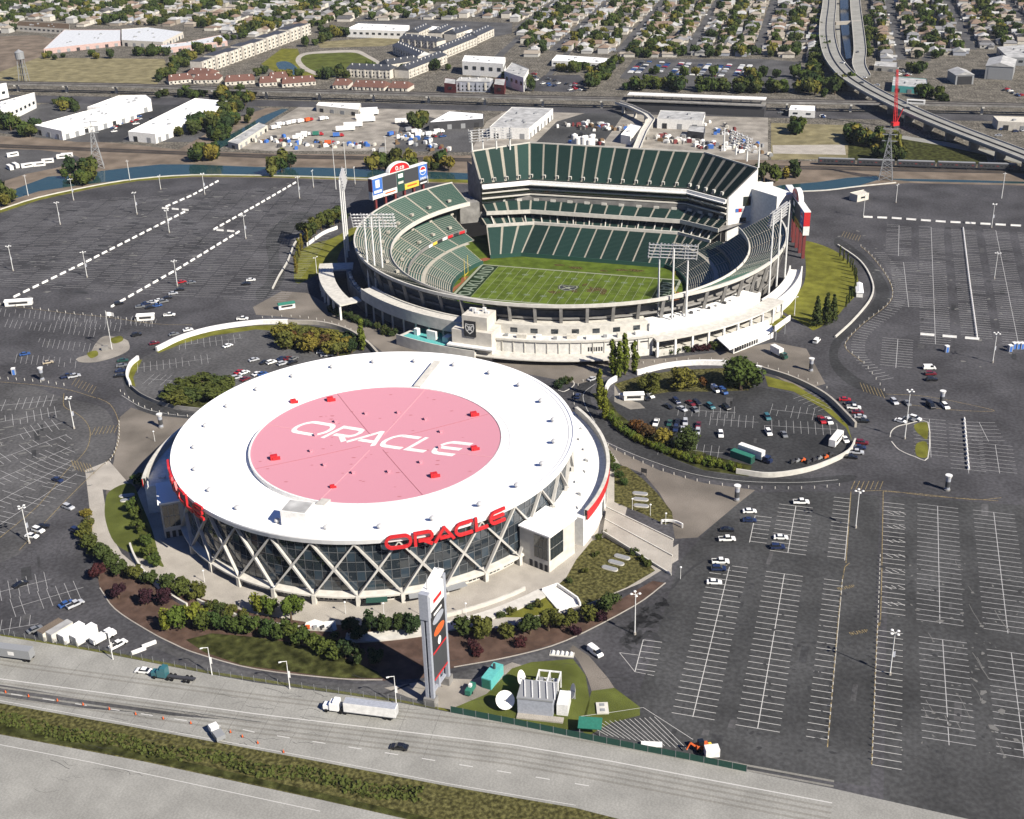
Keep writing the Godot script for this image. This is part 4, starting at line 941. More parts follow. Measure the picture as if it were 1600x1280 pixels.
func stadium() -> void:
	var t := thing("stadium", "open stadium bowl with green seats and a tall far stand", "stadium")
	var g := Geo.new()
	playing_field(t)
	# decks of the old bowl, open on the far side
	var decks := [["upper_deck_section", 92.6, 14.0, 109.6, 22.0, 1, 235.0, 352.0, 15, "seat_worn", "terrace"],
		["middle_deck_section", 84.3, 1.6, 97.0, 8.4, 1, 229.0, 345.0, 11, "seat_worn", "terrace"],
		["lower_deck_section", 76.8, -2.6, 90.0, 1.4, 1, 229.0, 338.0, 10, "seat_worn", "terrace"],
		["field_level_section", 61.5, -9.6, 75.2, -3.0, 1, 222.0, 322.0, 13, "seat_worn", "terrace"]]
	for d in decks:
		var a0: float = d[7] - 360.0; var a1: float = d[6]   # runs round the near side
		var span := a1 - a0
		var ns := int(round(span / 9.4))
		seat_bank(t, d[0], func(u, k): return CX + Vector2(cos(deg_to_rad(a0 + span * u)), sin(deg_to_rad(a0 + span * u))) * lerpf(d[1], d[3], k), d[2], d[4], ns, d[8], 3, d[9], d[10], 1.2, deg_to_rad(span) * 95.0)
	# rims, fronts and undersides of those decks
	g = Geo.new()
	g.turn(CX, [Vector2(109.7, 21.6), Vector2(109.7, 22.7), Vector2(110.5, 22.7), Vector2(110.5, 21.2)], -9, 235, 96, true); part(g, "rim_wall", M.concrete_pale, t)
	g = Geo.new()
	g.turn(CX, [Vector2(92.6, 12.6), Vector2(91.9, 12.6), Vector2(91.9, 15.0), Vector2(92.3, 15.0), Vector2(92.6, 14.1)], -9, 235, 96, true); part(g, "deck_front", M.concrete_pale, t)
	g = Geo.new()
	g.turn(CX, [Vector2(84.3, 0.6), Vector2(83.8, 0.6), Vector2(83.8, 2.5), Vector2(84.2, 2.5)], -16, 229, 96, true); part(g, "deck_front", M.concrete_grey, t)
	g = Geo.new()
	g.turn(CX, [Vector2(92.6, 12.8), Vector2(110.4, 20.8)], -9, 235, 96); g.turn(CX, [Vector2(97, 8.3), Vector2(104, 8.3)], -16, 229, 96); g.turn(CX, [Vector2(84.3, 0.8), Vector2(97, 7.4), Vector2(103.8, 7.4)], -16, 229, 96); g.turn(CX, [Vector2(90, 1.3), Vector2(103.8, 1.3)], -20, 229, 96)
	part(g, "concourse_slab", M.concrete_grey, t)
	g = Geo.new(); g.turn(CX, [Vector2(75.0, -3.0), Vector2(77.0, -2.7)], -38, 225, 90); part(g, "cross_aisle", M.aisle, t)
	g = Geo.new(); g.turn(CX, [Vector2(61.5, -11.0), Vector2(61.5, -8.9), Vector2(61.8, -8.9)], -40, 222, 90); part(g, "field_wall", M.green_dark, t)
	g = Geo.new(); g.turn(CX, [Vector2(103.8, -11.0), Vector2(103.8, 17.4)], -9, 235, 96); part(g, "outer_wall", M.concrete_grey, t)
	for i in 41:
		var a := -8.0 + i * 6.05
		g = Geo.new(); g.bar(at_angle(CX, 104.5, a, 0.0), at_angle(CX, 109.8, a, 21.2), 1.1, 1.4); part(g, "raker", M.concrete_grey, t)
	for y in [7.4, 14.5]:
		g = Geo.new(); g.turn(CX, [Vector2(103.8, y), Vector2(107.2, y), Vector2(107.2, y + 1.0)], -9, 235, 96); part(g, "walkway", M.concrete_grey, t)
	# ribbon board and portals on the middle deck
	for i in 7:
		g = Geo.new(); g.turn(CX, [Vector2(83.6, 0.7), Vector2(83.6, 2.3)], 206 + i * 3.2, 208.8 + i * 3.2, 2)
		part(g, "ribbon_board", [M.white, M.yellow, M.dark, M.white, M.red, M.dark, M.red][i], t)
	for d in [[97.0, 8.0, 9, 232.0, 10.0], [88.0, 4.0, 8, 226.0, 9.4], [96.5, 16.3, 9, 231.0, 9.4]]:
		for i in d[2]:
			var a: float = d[3] - 3.0 - i * d[4]
			g = Geo.new(); g.bx(at_angle(CX, d[0], a, d[1]), Vector3(1.6, 1.2, 2.2), -deg_to_rad(a)); part(g, "portal", M.terrace, t)
	far_stand(t)
	ring_buildings(t)
	towers_and_boards()

func playing_field(t: Node3D) -> void:
	var g := Geo.new()
	g.poly(arc(CX, 104.0, 0, 355, 71), -11.0)
	struct(g, "playing_field", M.turf)
	g = Geo.new()
	var yd := 0.9144
	var quad := func(g: Geo, x0: float, x1: float, y0: float, y1: float, h: float): g.q(v3(fl(x0, y0), h), v3(fl(x1, y0), h), v3(fl(x1, y1), h), v3(fl(x0, y1), h))
	for i in 10: quad.call(g, (-50 + i * 10) * yd, (-45 + i * 10) * yd, -24.4, 24.4, -10.97)
	struct(g, "mowing_stripe", M.turf_light)
	g = Geo.new()
	quad.call(g, -60 * yd, -50.3 * yd, -24.2, 24.2, -10.965); quad.call(g, 50.3 * yd, 60 * yd, -24.2, 24.2, -10.965)
	struct(g, "end_zone", M.turf_dark)
	g = Geo.new()
	for i in 21: quad.call(g, (-50 + i * 5) * yd - 0.09, (-50 + i * 5) * yd + 0.09, -24.4, 24.4, -10.955)
	quad.call(g, -61.6 * yd, 61.6 * yd, 24.4, 25.6, -10.95); quad.call(g, -61.6 * yd, 61.6 * yd, -25.6, -24.4, -10.95)
	quad.call(g, -61.6 * yd, -60 * yd, -24.4, 24.4, -10.95); quad.call(g, 60 * yd, 61.6 * yd, -24.4, 24.4, -10.95)
	for i in 99:
		for s in [-2.8, 2.8]: quad.call(g, (-49 + i) * yd - 0.06, (-49 + i) * yd + 0.06, s - 0.35, s + 0.35, -10.955)
	struct(g, "field_line", M.turf_white)
	# painted words and yard numbers
	for a in [["OAKLAND", -55 * yd, 0.0, PI / 2, 6.6, 1.08], ["RAIDERS", 55 * yd, 0.0, -PI / 2, 6.6, 1.12]]:
		field_text(a[0], fl(a[1], a[2]), a[3] - FA, a[4], a[5])
	for i in 9:
		for s in [-1, 1]: field_text(str(50 - absi(i - 4) * 10), fl((-40 + i * 10) * yd, s * 14.5), -FA if s < 0 else PI - FA, 2.0, 1.2)
	# infield clay that shows beyond both end zones
	g = Geo.new()
	g.poly(PackedVector2Array([fl(-57, -25), fl(-60, -18), fl(-58, -4), fl(-60, 2), fl(-57, 6), fl(-56.6, -4), fl(-57, -16)]), -10.94)
	g.poly(PackedVector2Array([fl(-60, 26), fl(-55, 32), fl(-53, 38), fl(-58, 36), fl(-62, 30)]), -10.94)
	g.poly(PackedVector2Array([fl(57, 8), fl(61, 4), fl(62, -10), fl(58, -16), fl(57, -4)]), -10.94)
	g.poly(PackedVector2Array([fl(58, 26), fl(66, 28), fl(70, 18), fl(62, 14), fl(60, 20)]), -10.93)
	struct(g, "clay", M.clay)
	g = Geo.new()
	for i in 9: blotch(g, fl(rng.randf_range(-16, 20), rng.randf_range(-8, 9)), rng.randf_range(1.0, 3.2), -10.962 + i * 0.0002, 1.8, rng.randf() * TAU)
	for i in 6: blotch(g, fl(rng.randf_range(-20, 30), rng.randf_range(28, 36)), rng.randf_range(1.0, 3.0), -10.96 + i * 0.0002, 2.0, 0.3)
	struct(g, "worn_turf", M.turf_brown)
	# shield emblem at midfield
	emblem(fl(0, 0), -10.93)
	# goal posts
	for s in [[-1, "yellow goal post at the OAKLAND end of the field"], [1, "yellow goal post at the shaded end of the field"]]:
		var o := thing("goal_post", s[1], "goal post", v3(fl(s[0] * 61.5 * yd, 0), -11.0), -FA, "goal posts")
		var q := Geo.new(); q.tube(Vector3(s[0] * 1.0, 0, 0), Vector3(s[0] * 1.0, 3.0, 0), 0.16, 0.16); q.bar(Vector3(s[0] * 1.0, 3.0, 0), Vector3(0, 3.2, 0), 0.2, 0.2); part(q, "post", M.yellow, o)
		q = Geo.new(); q.bar(Vector3(0, 3.2, -2.8), Vector3(0, 3.2, 2.8), 0.2, 0.2); part(q, "crossbar", M.yellow, o)
		for z in [-2.8, 2.8]:
			q = Geo.new(); q.tube(Vector3(0, 3.2, z), Vector3(0, 13.0, z), 0.13, 0.1); part(q, "upright", M.yellow, o)

func field_text(s: String, p: Vector2, turn: float, h: float, widen: float) -> void:
	var tm := TextMesh.new(); tm.text = s; tm.font_size = 64; tm.depth = 0.01; tm.pixel_size = h / 46.0
	var f := SystemFont.new(); f.font_names = PackedStringArray(["Droid Sans"]); f.font_weight = 700
	tm.font = f
	var o := mi(tm, numbered("painted_word"), M.turf_letter, self); o.set_meta("kind", "structure")
	o.transform = Transform3D(Basis(Vector3.UP, turn) * Basis(Vector3.RIGHT, -PI / 2) * Basis.from_scale(Vector3(widen, 1, 1)), v3(p, -10.93))

func emblem(c: Vector2, y: float) -> void:
	var g := Geo.new()
	var sh := pv([-3.6, 4.6, 0, 3.9, 3.6, 4.6, 4.2, 1.5, 3.4, -2.0, 0, -4.8, -3.4, -2.0, -4.2, 1.5])
	var p := PackedVector2Array()
	for v in sh: p.append(c + (fl(v.x * 1.35, v.y) - FO))
	g.poly(p, y); struct(g, "midfield_emblem", M.dark)
	g = Geo.new()
	for k in [[0.86, 0.0, 1.0, 0.72], ]:
		for i in sh.size():
			var a := sh[i]; var b := sh[(i + 1) % sh.size()]
			g.q(v3(c + fl(a.x * 1.22, a.y * 0.9) - FO, y + 0.01), v3(c + fl(b.x * 1.22, b.y * 0.9) - FO, y + 0.01), v3(c + fl(b.x * 1.08, b.y * 0.8) - FO, y + 0.01), v3(c + fl(a.x * 1.08, a.y * 0.8) - FO, y + 0.01))
	blotch(g, c + fl(0.3, 0.3) - FO, 1.7, y + 0.012, 1.2); blotch(g, c + fl(-1.6, -1.2) - FO, 0.8, y + 0.013)
	for s in [-1, 1]: g.q(v3(c + fl(-3.2 * s, -2.2) - FO, y + 0.014), v3(c + fl(-2.8 * s, -2.6) - FO, y + 0.014), v3(c + fl(3.4 * s, 2.3) - FO, y + 0.014), v3(c + fl(3.0 * s, 2.7) - FO, y + 0.014))
	struct(g, "midfield_emblem", M.turf_white)

func far_stand(t: Node3D) -> void:
	var fr := [fl(-54.4, 35.8), fl(-38.3, 43.5), fl(44, 42.5), fl(54, 35)]
	var wk := [fl(-63.6, 58.3), fl(-38, 69.5), fl(46, 69.5), fl(65.8, 58.9)]
	var lt := [fl(-69.4, 65.4), fl(-42, 79), fl(47.5, 79), fl(70, 64)]
	var cl := [fl(-65, 63.4), fl(-41, 72), fl(46.7, 72), fl(69.9, 60.3)]
	var ct := [fl(-71, 72), fl(-43, 81), fl(48.5, 81), fl(74, 69)]
	var uf := [fl(-69.2, 68.4), fl(-44.2, 83.3), fl(48.4, 83.8), fl(72.8, 68.6)]
	var ub := [fl(-78.1, 80.2), fl(-50.6, 106.3), fl(53.7, 103.7), fl(87.1, 75.7)]
	var g: Geo
	for k in 3:
		var f0: Vector2; var f1: Vector2; var b0: Vector2; var b1: Vector2
		var n: int = [3, 9, 4][k]
		var ln: float = [18.0, 82.0, 18.0][k]
		for d in [["lower_stand_section", fr, wk, -9.6, -0.4, n, 24, "seat", "terrace_dark"], ["rear_stand_section", wk, lt, 0.4, 3.4, n * 2 - 1, 9, "seat", "terrace_dark"], ["club_section", cl, ct, 6.9, 10.2, n + 1, 8, "seat", "terrace_dark"], ["upper_stand_section", uf, ub, 22.4, 37.4, [4, 12, 5][k], 31, "seat", "terrace_dark"]]:
			f0 = d[1][k]; f1 = d[1][k + 1]; b0 = d[2][k]; b1 = d[2][k + 1]
			seat_bank(t, d[0], func(u, m): return f0.lerp(f1, u).lerp(b0.lerp(b1, u), m), d[3], d[4], d[5], d[6], 1, d[7], d[8], 0.95, ln)
			# portal frames at the foot of each upper aisle
			if d[0] == "upper_stand_section":
				for i in d[5]:
					var p := f0.lerp(f1, (i + 0.12) / d[5]).lerp(b0.lerp(b1, (i + 0.12) / d[5]), 0.06)
					g = Geo.new(); var yw := yaw_of(f1 - f0)
					for s in [-0.7, 0.7]: g.bx(v3(p, 23.2) + Basis(Vector3.UP, yw) * Vector3(s, 0, 0), Vector3(0.25, 1.6, 1.2), yw)
					g.bx(v3(p, 24.8), Vector3(1.65, 0.2, 1.3), yw)
					part(g, "portal", M.concrete_pale, t)
	var path := func(a: Array) -> PackedVector2Array: return PackedVector2Array(a)
	g = Geo.new(); g.rail(path.call(uf), 1.0, 20.2, 22.0, 1.2); g.rail(path.call(uf), 2.6, 19.8, 20.4, 2.0); part(g, "parapet", M.white, t)
	for i in 3:
		var m := int(uf[i].distance_to(uf[i + 1]) / 3.4)
		for j in m:
			var p: Vector2 = uf[i].lerp(uf[i + 1], (j + 0.5) / m)
			g = Geo.new(); g.bx(v3(p, 22.0), Vector3(1.5, 0.35, 0.5), yaw_of(uf[i + 1] - uf[i])); part(g, "vent_slot", M.dark, t)
	for y in [13.4, 16.6]:
		g = Geo.new(); g.rail(path.call(uf), 1.4, y, y + 0.55, 0.9); part(g, "suite_balcony", M.concrete_pale, t)
	for e in [[10.2, 13.3, 1.0], [14.0, 16.5, 0.2], [17.2, 19.8, 0.2]]:
		g = Geo.new(); g.rail(path.call(uf), 0.3, e[0], e[1], -1.0); part(g, "suite_glass", M.glass, t)
	g = Geo.new(); g.rail(path.call(cl), 0.5, 5.4, 7.7, 0.3); part(g, "club_front", M.concrete_pale, t)
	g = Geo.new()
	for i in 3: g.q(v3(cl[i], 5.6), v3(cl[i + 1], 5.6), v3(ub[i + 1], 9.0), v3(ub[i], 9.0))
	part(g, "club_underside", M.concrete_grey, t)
	g = Geo.new(); g.rail(path.call(wk), 0.9, -0.4, 1.3, 0.0); part(g, "stand_walkway", M.concrete_pale, t)
	g = Geo.new(); g.rail(path.call(lt), 0.4, -2.0, 6.0, -1.0); part(g, "rear_wall", M.concrete_grey, t)
	g = Geo.new(); g.rail(path.call(ct), 0.4, 9.0, 13.0, -1.5); part(g, "club_rear_wall", M.concrete_grey, t)
	for i in 3:
		var m: int = [3, 9, 4][i]
		for j in m:
			var p: Vector2 = lt[i].lerp(lt[i + 1], (j + 0.5) / m); var d: Vector2 = (wk[i].lerp(wk[i + 1], (j + 0.5) / m) - p)
			g = Geo.new(); g.bar(v3(p + d * 0.2, 5.6), v3(p + d * 0.9, 1.0), 0.5, 0.6); part(g, "support", M.concrete_pale, t)
			var q: Vector2 = ct[i].lerp(ct[i + 1], (j + 0.3) / m)
			g = Geo.new(); g.bx(v3(q, 10.2), Vector3(3.0, 1.4, 0.6), yaw_of(ct[i + 1] - ct[i])); part(g, "booth", M.concrete_pale, t)
	g = Geo.new(); g.rail(path.call(fr), 0.4, -11.0, -8.8, 0.3); part(g, "field_wall", M.green_dark, t)
	# end walls and back of the tall stand
	for e in [[0, M.concrete_grey], [3, M.white]]:
		var k: int = e[0]
		var sd := (uf[3] - uf[0]).normalized() as Vector2
		g = Geo.new()
		var off: Vector2 = sd * (-0.6 if k == 0 else 0.6)
		var a: Vector2 = uf[k] + off; var b: Vector2 = ub[k] + off
		g.q(v3(a, -2), v3(a, 22.6), v3(b, 37.8), v3(b, -2)); g.q(v3(a - off, -2), v3(a - off, 22.4), v3(b - off, 37.4), v3(b - off, -2))
		g.q(v3(a, 22.6), v3(a - off, 22.4), v3(b - off, 37.4), v3(b, 37.8))
		var back := (ub[k] - uf[k]).normalized() as Vector2
		var c: Vector2 = b + back * 9.0
		g.q(v3(b, 0), v3(b, 30.0), v3(c, 30.0), v3(c, 0))
		var ew := part(g, "end_wall", e[1], t)
		if k == 3:
			for w in [[0.42, 17.5, 4.2, 5.2], [0.8, 18.5, 3.4, 5.0], [0.35, 8.5, 3.6, 2.4]]:
				g = Geo.new(); var p: Vector2 = a.lerp(c, w[0]) + sd * 0.1
				g.bx(v3(p, w[1]), Vector3(w[2], w[3], 0.3), yaw_of(back)); part(g, "window", M.glass, ew)
			for w in 3:
				g = Geo.new(); g.bx(v3(a.lerp(c, 0.2 + w * 0.07) + sd * 0.12, 14.2), Vector3(1.5, 2.0, 0.3), yaw_of(back)); part(g, "wall_banner", [M.blue, M.red, M.sign_panel][w], ew)
	g = Geo.new()
	for i in 3: g.q(v3(ub[i], 0), v3(ub[i], 38.0), v3(ub[i + 1], 38.0), v3(ub[i + 1], 0))
	g.rail(path.call(ub), 0.6, 37.0, 38.4, -0.4)
	part(g, "back_wall", M.concrete_pale, t)
	g = Geo.new(); g.prism(PackedVector2Array([fl(78, 80), fl(100, 62), fl(108, 70), fl(88, 90)]), 0.0, 27.0); part(g, "ramp_tower", M.white, t)
	g = Geo.new(); g.prism(PackedVector2Array([fl(-84, 82), fl(-80, 78), fl(-70, 66), fl(-80, 60), fl(-92, 74)]), 0.0, 12.0); part(g, "ramp_tower", M.concrete_grey, t)

func ring_buildings(t: Node3D) -> void:
	var g: Geo
	# front left: raised wall band over an open deck
	g = Geo.new(); g.turn(CX, [Vector2(111.5, 8.5), Vector2(111.5, 14.0), Vector2(112.2, 14.0), Vector2(112.2, 13.4), Vector2(117.4, 13.4), Vector2(117.4, 14.0), Vector2(118.2, 14.0), Vector2(118.2, 8.5)], 117, 150, 20, true); part(g, "ring_wall", M.concrete_pale, t)
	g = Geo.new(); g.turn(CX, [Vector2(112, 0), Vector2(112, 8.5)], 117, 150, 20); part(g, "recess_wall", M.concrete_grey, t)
	for i in 9:
		g = Geo.new(); g.bx(at_angle(CX, 116.8, 118 + i * 3.9, 0), Vector3(0.8, 8.5, 0.8)); part(g, "column", M.concrete_pale, t)
	g = Geo.new(); g.turn(CX, [Vector2(112, 0), Vector2(112, 4.2), Vector2(127, 4.2), Vector2(127, 0)], 112, 131, 10, true); part(g, "terrace_deck", M.concrete_pale, t)
	g = Geo.new(); g.turn(CX, [Vector2(113, 4.26), Vector2(126.4, 4.26)], 113.5, 130, 10); part(g, "terrace_floor", M.teal, t)
	g = Geo.new(); g.turn(CX, [Vector2(126.6, 4.2), Vector2(126.6, 5.3), Vector2(127, 5.3), Vector2(127, 4.2)], 112, 131, 10, true); part(g, "terrace_rail", M.concrete_pale, t)
	for a in [[120.0, 119, 5, 2.6, 3], [123.5, 121, 1.2, 4.2, 5], [117.5, 118, 3, 2.0, 2.5], [128.0, 120, 2, 3, 2]]:
		g = Geo.new(); g.bx(at_angle(CX, a[1], a[0], 4.3), Vector3(a[2], a[3], a[4]), -deg_to_rad(a[0])); part(g, "kiosk", M.white, t)
	# the block with the black shield board
	var pc := at_angle(CX, 117.0, 113.2, 0); var py := PI / 2 - deg_to_rad(113.2)
	g = Geo.new(); g.bx(pc, Vector3(19, 13.0, 13), py); g.bx(pc + Vector3(0, 13.0, 0) + Basis(Vector3.UP, py) * Vector3(0.5, 0, -1), Vector3(12, 6.0, 10), py); var pod := part(g, "entrance_block", M.cream, t)
	g = Geo.new(); g.bx(pc + Vector3(0, 5.8, 0) + Basis(Vector3.UP, py) * Vector3(0, 0, 7.4), Vector3(22, 0.7, 3.4), py); part(g, "canopy", M.white, pod)
	var bo := pc + Basis(Vector3.UP, py) * Vector3(-0.5, 10.6, 6.75)
	g = Geo.new(); g.bx(bo, Vector3(5.6, 7.2, 0.5), py); var board := part(g, "shield_board", M.dark, pod)
	g = Geo.new()
	var sh := pv([-1.9, 2.4, 0, 2.0, 1.9, 2.4, 2.2, 0.6, 1.7, -1.2, 0, -2.6, -1.7, -1.2, -2.2, 0.6])
	var P := func(x: float, y: float) -> Vector3: return bo + Vector3(0, 3.7, 0) + Basis(Vector3.UP, py) * Vector3(x, y, 0.28)
	for i in sh.size():
		var a := sh[i]; var b := sh[(i + 1) % sh.size()]
		g.q(P.call(a.x, a.y), P.call(b.x, b.y), P.call(b.x * 0.82, b.y * 0.82), P.call(a.x * 0.82, a.y * 0.82))
	for s in [-1, 1]: g.q(P.call(-1.6 * s, -1.2), P.call(-1.3 * s, -1.5), P.call(1.6 * s, 1.3), P.call(1.3 * s, 1.6))
	for i in 8:
		var a := TAU * i / 8; var b := TAU * (i + 1) / 8
		g.t(P.call(0, 0.2), P.call(cos(a) * 0.9, 0.2 + sin(a) * 1.0), P.call(cos(b) * 0.9, 0.2 + sin(b) * 1.0))
	part(g, "shield", M.white, board)
	g = Geo.new(); g.bx(pc + Basis(Vector3.UP, py) * Vector3(0, 0.5, 6.6), Vector3(4.0, 4.0, 0.3), py); part(g, "doorway", M.dark, pod)
	for i in 5:
		g = Geo.new(); g.bx(pc + Vector3(0, 19, 0) + Basis(Vector3.UP, py) * Vector3(-4 + i * 2.1, 0, -3 + (i % 3) * 1.6), Vector3(1.4, 1.0 + (i % 2) * 0.8, 1.2), py); part(g, "roof_unit", M.white_metal, pod)
	# long pale block in front
	g = Geo.new(); g.turn(CX, [Vector2(106, 0), Vector2(106, 9.2), Vector2(119, 9.2), Vector2(119, 0)], 75, 110, 20, true); var fb := part(g, "front_block", M.stone_white, t)
	for i in 15:
		g = Geo.new(); g.bx(at_angle(CX, 119.1, 76.0 + i * 2.4, 3.4), Vector3(0.35, 5.8, 0.5), PI / 2 - deg_to_rad(76.0 + i * 2.4)); part(g, "pilaster", M.concrete_pale, fb)
	g = Geo.new(); g.turn(CX, [Vector2(119, 8.7), Vector2(119.7, 8.7), Vector2(119.7, 9.5), Vector2(119, 9.5)], 75, 110, 20, true); part(g, "cornice", M.concrete_pale, fb)
	for i in 7:
		g = Geo.new(); g.turn(CX, [Vector2(113.06, 10.2), Vector2(113.06, 12.4)], 77.0 + i * 4.6, 78.6 + i * 4.6, 2); part(g, "upper_opening", M.glass, fb)
	g = Geo.new(); g.turn(CX, [Vector2(106, 9.0), Vector2(106, 13.6), Vector2(107, 13.6), Vector2(107, 13.2), Vector2(112.4, 13.2), Vector2(112.4, 13.9), Vector2(113, 13.9), Vector2(113, 9.0)], 75, 110, 20, true); part(g, "upper_block", M.concrete_pale, fb)
	for i in 9:
		var a := 78.0 + i * 3.6
		g = Geo.new(); g.bx(at_angle(CX, 115.6 + (i % 2), a, 9.2), Vector3([2.4, 4.4, 1.6][i % 3], [1.4, 1.9, 1.0][i % 3], [2.0, 1.8, 1.4][i % 3]), PI / 2 - deg_to_rad(a)); part(g, "roof_unit", [M.white_metal, M.pale_wall, M.grey_metal][i % 3], fb)
	for i in 6:
		g = Geo.new(); g.turn(CX, [Vector2(119.06, 4.2), Vector2(119.06, 6.2)], 86.0 + i * 0.55, 86.35 + i * 0.55, 1); part(g, "window", M.dark, fb)
	for i in 4:
		g = Geo.new(); g.turn(CX, [Vector2(119.06, 6.6), Vector2(119.06, 7.2)], 76.0 + i * 2.4, 77.9 + i * 2.4, 2); part(g, "window", M.dark, fb)
	g = Geo.new(); g.turn(CX, [Vector2(119, 3.3), Vector2(126, 3.0), Vector2(126, 2.5), Vector2(119, 2.8)], 84, 112, 16, true); part(g, "canopy", M.concrete_pale, fb)
	g = Geo.new(); g.turn(CX, [Vector2(119.1, 0.1), Vector2(119.1, 2.5)], 84, 100, 10); part(g, "shopfront", M.dark, fb)
	# front right: white roof, gallery on columns, ticket hall
	g = Geo.new(); g.turn(CX, [Vector2(105, 0), Vector2(105, 12.0), Vector2(114, 12.0), Vector2(114, 0)], 42, 75, 18, true); part(g, "ring_block", M.white_roof, t)
	g = Geo.new(); g.turn(CX, [Vector2(113.4, 12.0), Vector2(113.4, 13.0), Vector2(114.2, 13.0), Vector2(114.2, 8.0)], 42, 75, 18); part(g, "ring_parapet", M.white, t)
	g = Geo.new(); g.turn(CX, [Vector2(114.2, 7.4), Vector2(114.2, 8.2), Vector2(122.5, 8.2), Vector2(122.5, 7.4)], 38, 75, 18, true); part(g, "gallery_roof", M.concrete_pale, t)
	g = Geo.new(); g.turn(CX, [Vector2(114.3, 0), Vector2(114.3, 7.4)], 38, 75, 18); part(g, "gallery_wall", M.concrete_grey, t)
	for i in 10:
		g = Geo.new(); g.bx(at_angle(CX, 121.9, 38.6 + i * 4.0, 0), Vector3(0.9, 7.4, 0.9), PI / 2 - deg_to_rad(38.6 + i * 4.0)); part(g, "column", M.white, t)
	g = Geo.new(); g.turn(CX, [Vector2(114.4, 2.0), Vector2(121.2, 2.0), Vector2(121.2, 3.2), Vector2(121.8, 3.2), Vector2(121.8, 0)], 38, 75, 18); part(g, "gallery_floor", M.concrete_pale, t)
	for i in 8:
		g = Geo.new(); g.bx(at_angle(CX, 109.5, 50 + i * 2.6, 12.0), Vector3(1.4, 1.0, 1.2), i); part(g, "roof_unit", M.dark_metal if i % 2 else M.white_metal, t)
	# right: low curved wall round the tower feet
	g = Geo.new(); g.turn(CX, [Vector2(112.5, 0), Vector2(112.5, 8.0), Vector2(113.2, 8.0), Vector2(113.2, 6.0), Vector2(118.4, 6.0), Vector2(118.4, 8.0), Vector2(119.0, 8.0), Vector2(119.0, 0)], 14, 40, 16, true); part(g, "tower_wall", M.white, t)
	# left: slab ring over the courtyard
	g = Geo.new(); g.turn(CX, [Vector2(122.0, 7.2), Vector2(122.0, 8.0), Vector2(129.5, 8.0), Vector2(129.5, 7.2)], 150, 178, 16, true); part(g, "courtyard_roof", M.concrete_pale, t)
	g = Geo.new(); g.turn(CX, [Vector2(112.0, 7.2), Vector2(112.0, 8.0), Vector2(122.0, 8.0), Vector2(122.0, 7.2)], 173, 178, 4, true); g.turn(CX, [Vector2(118.0, 7.2), Vector2(118.0, 8.0), Vector2(122.0, 8.0), Vector2(122.0, 7.2)], 150, 153, 4, true); part(g, "courtyard_roof", M.concrete_pale, t)
	for i in 8:
		g = Geo.new(); g.bx(at_angle(CX, 129.0, 150.5 + i * 3.85, 0), Vector3(0.9, 7.2, 0.9), PI / 2 - deg_to_rad(150 + i * 3.85)); part(g, "column", M.white, t)
	g = Geo.new(); g.turn(CX, [Vector2(124, 0), Vector2(124, 7.2)], 150, 178, 16); part(g, "courtyard_wall", M.glass_blue, t)
	g = Geo.new(); g.turn(CX, [Vector2(113.0, 0), Vector2(113.0, 8.6), Vector2(115.5, 8.6), Vector2(115.5, 0)], 150, 172, 16, true); part(g, "storage_wall", M.concrete_grey, t)
	for i in 9:
		g = Geo.new(); g.bx(at_angle(CX, 114.2, 155 + i * 1.7, 8.6), Vector3(1.1, 0.9, 1.3), i * 0.7); part(g, "stored_crate", [M.white, M.pale_wall, M.grey_metal][i % 3], t)
	# things round the foot of the bowl
	var th := thing("ticket_hall", "low white ticket hall with a row of windows right of the gallery", "building")
	g = Geo.new(); g.prism(pv([96.3,-501.6,118.5,-520.5,118.2,-514.6,97.4,-498]), 0.0, 4.0); part(g, "wall", M.white, th)
	g = Geo.new(); g.prism(pv([91.4,-507,117.9,-526.2,116.9,-512.6,94.8,-493.9]), 3.6, 4.05); part(g, "roof", M.white_roof, th)
	for i in 10:
		var p: Vector2 = (Vector2(98.4,-498.7)).lerp(Vector2(109.4,-507.9), i / 9.0)
		g = Geo.new(); g.bx(v3(p, 0.9) + Vector3(0, 0, 0.4), Vector3(0.7, 1.7, 0.5), 0.5); part(g, "window", M.dark, th)
	var gs := thing("gantry_sign", "white overhead gantry sign on two posts beside the hillside lawn", "sign")
	for p in [Vector2(118.7,-511.6), Vector2(124.2,-518.6)]:
		g = Geo.new(); g.tube(v3(p), v3(p, 6.5), 0.22, 0.2); part(g, "post", M.grey_metal, gs)
	g = Geo.new(); g.bar(v3(Vector2(117.6,-510.2), 6.2), v3(Vector2(127.2,-522.9), 6.2), 0.5, 2.6); part(g, "sign_panel", M.white, gs)

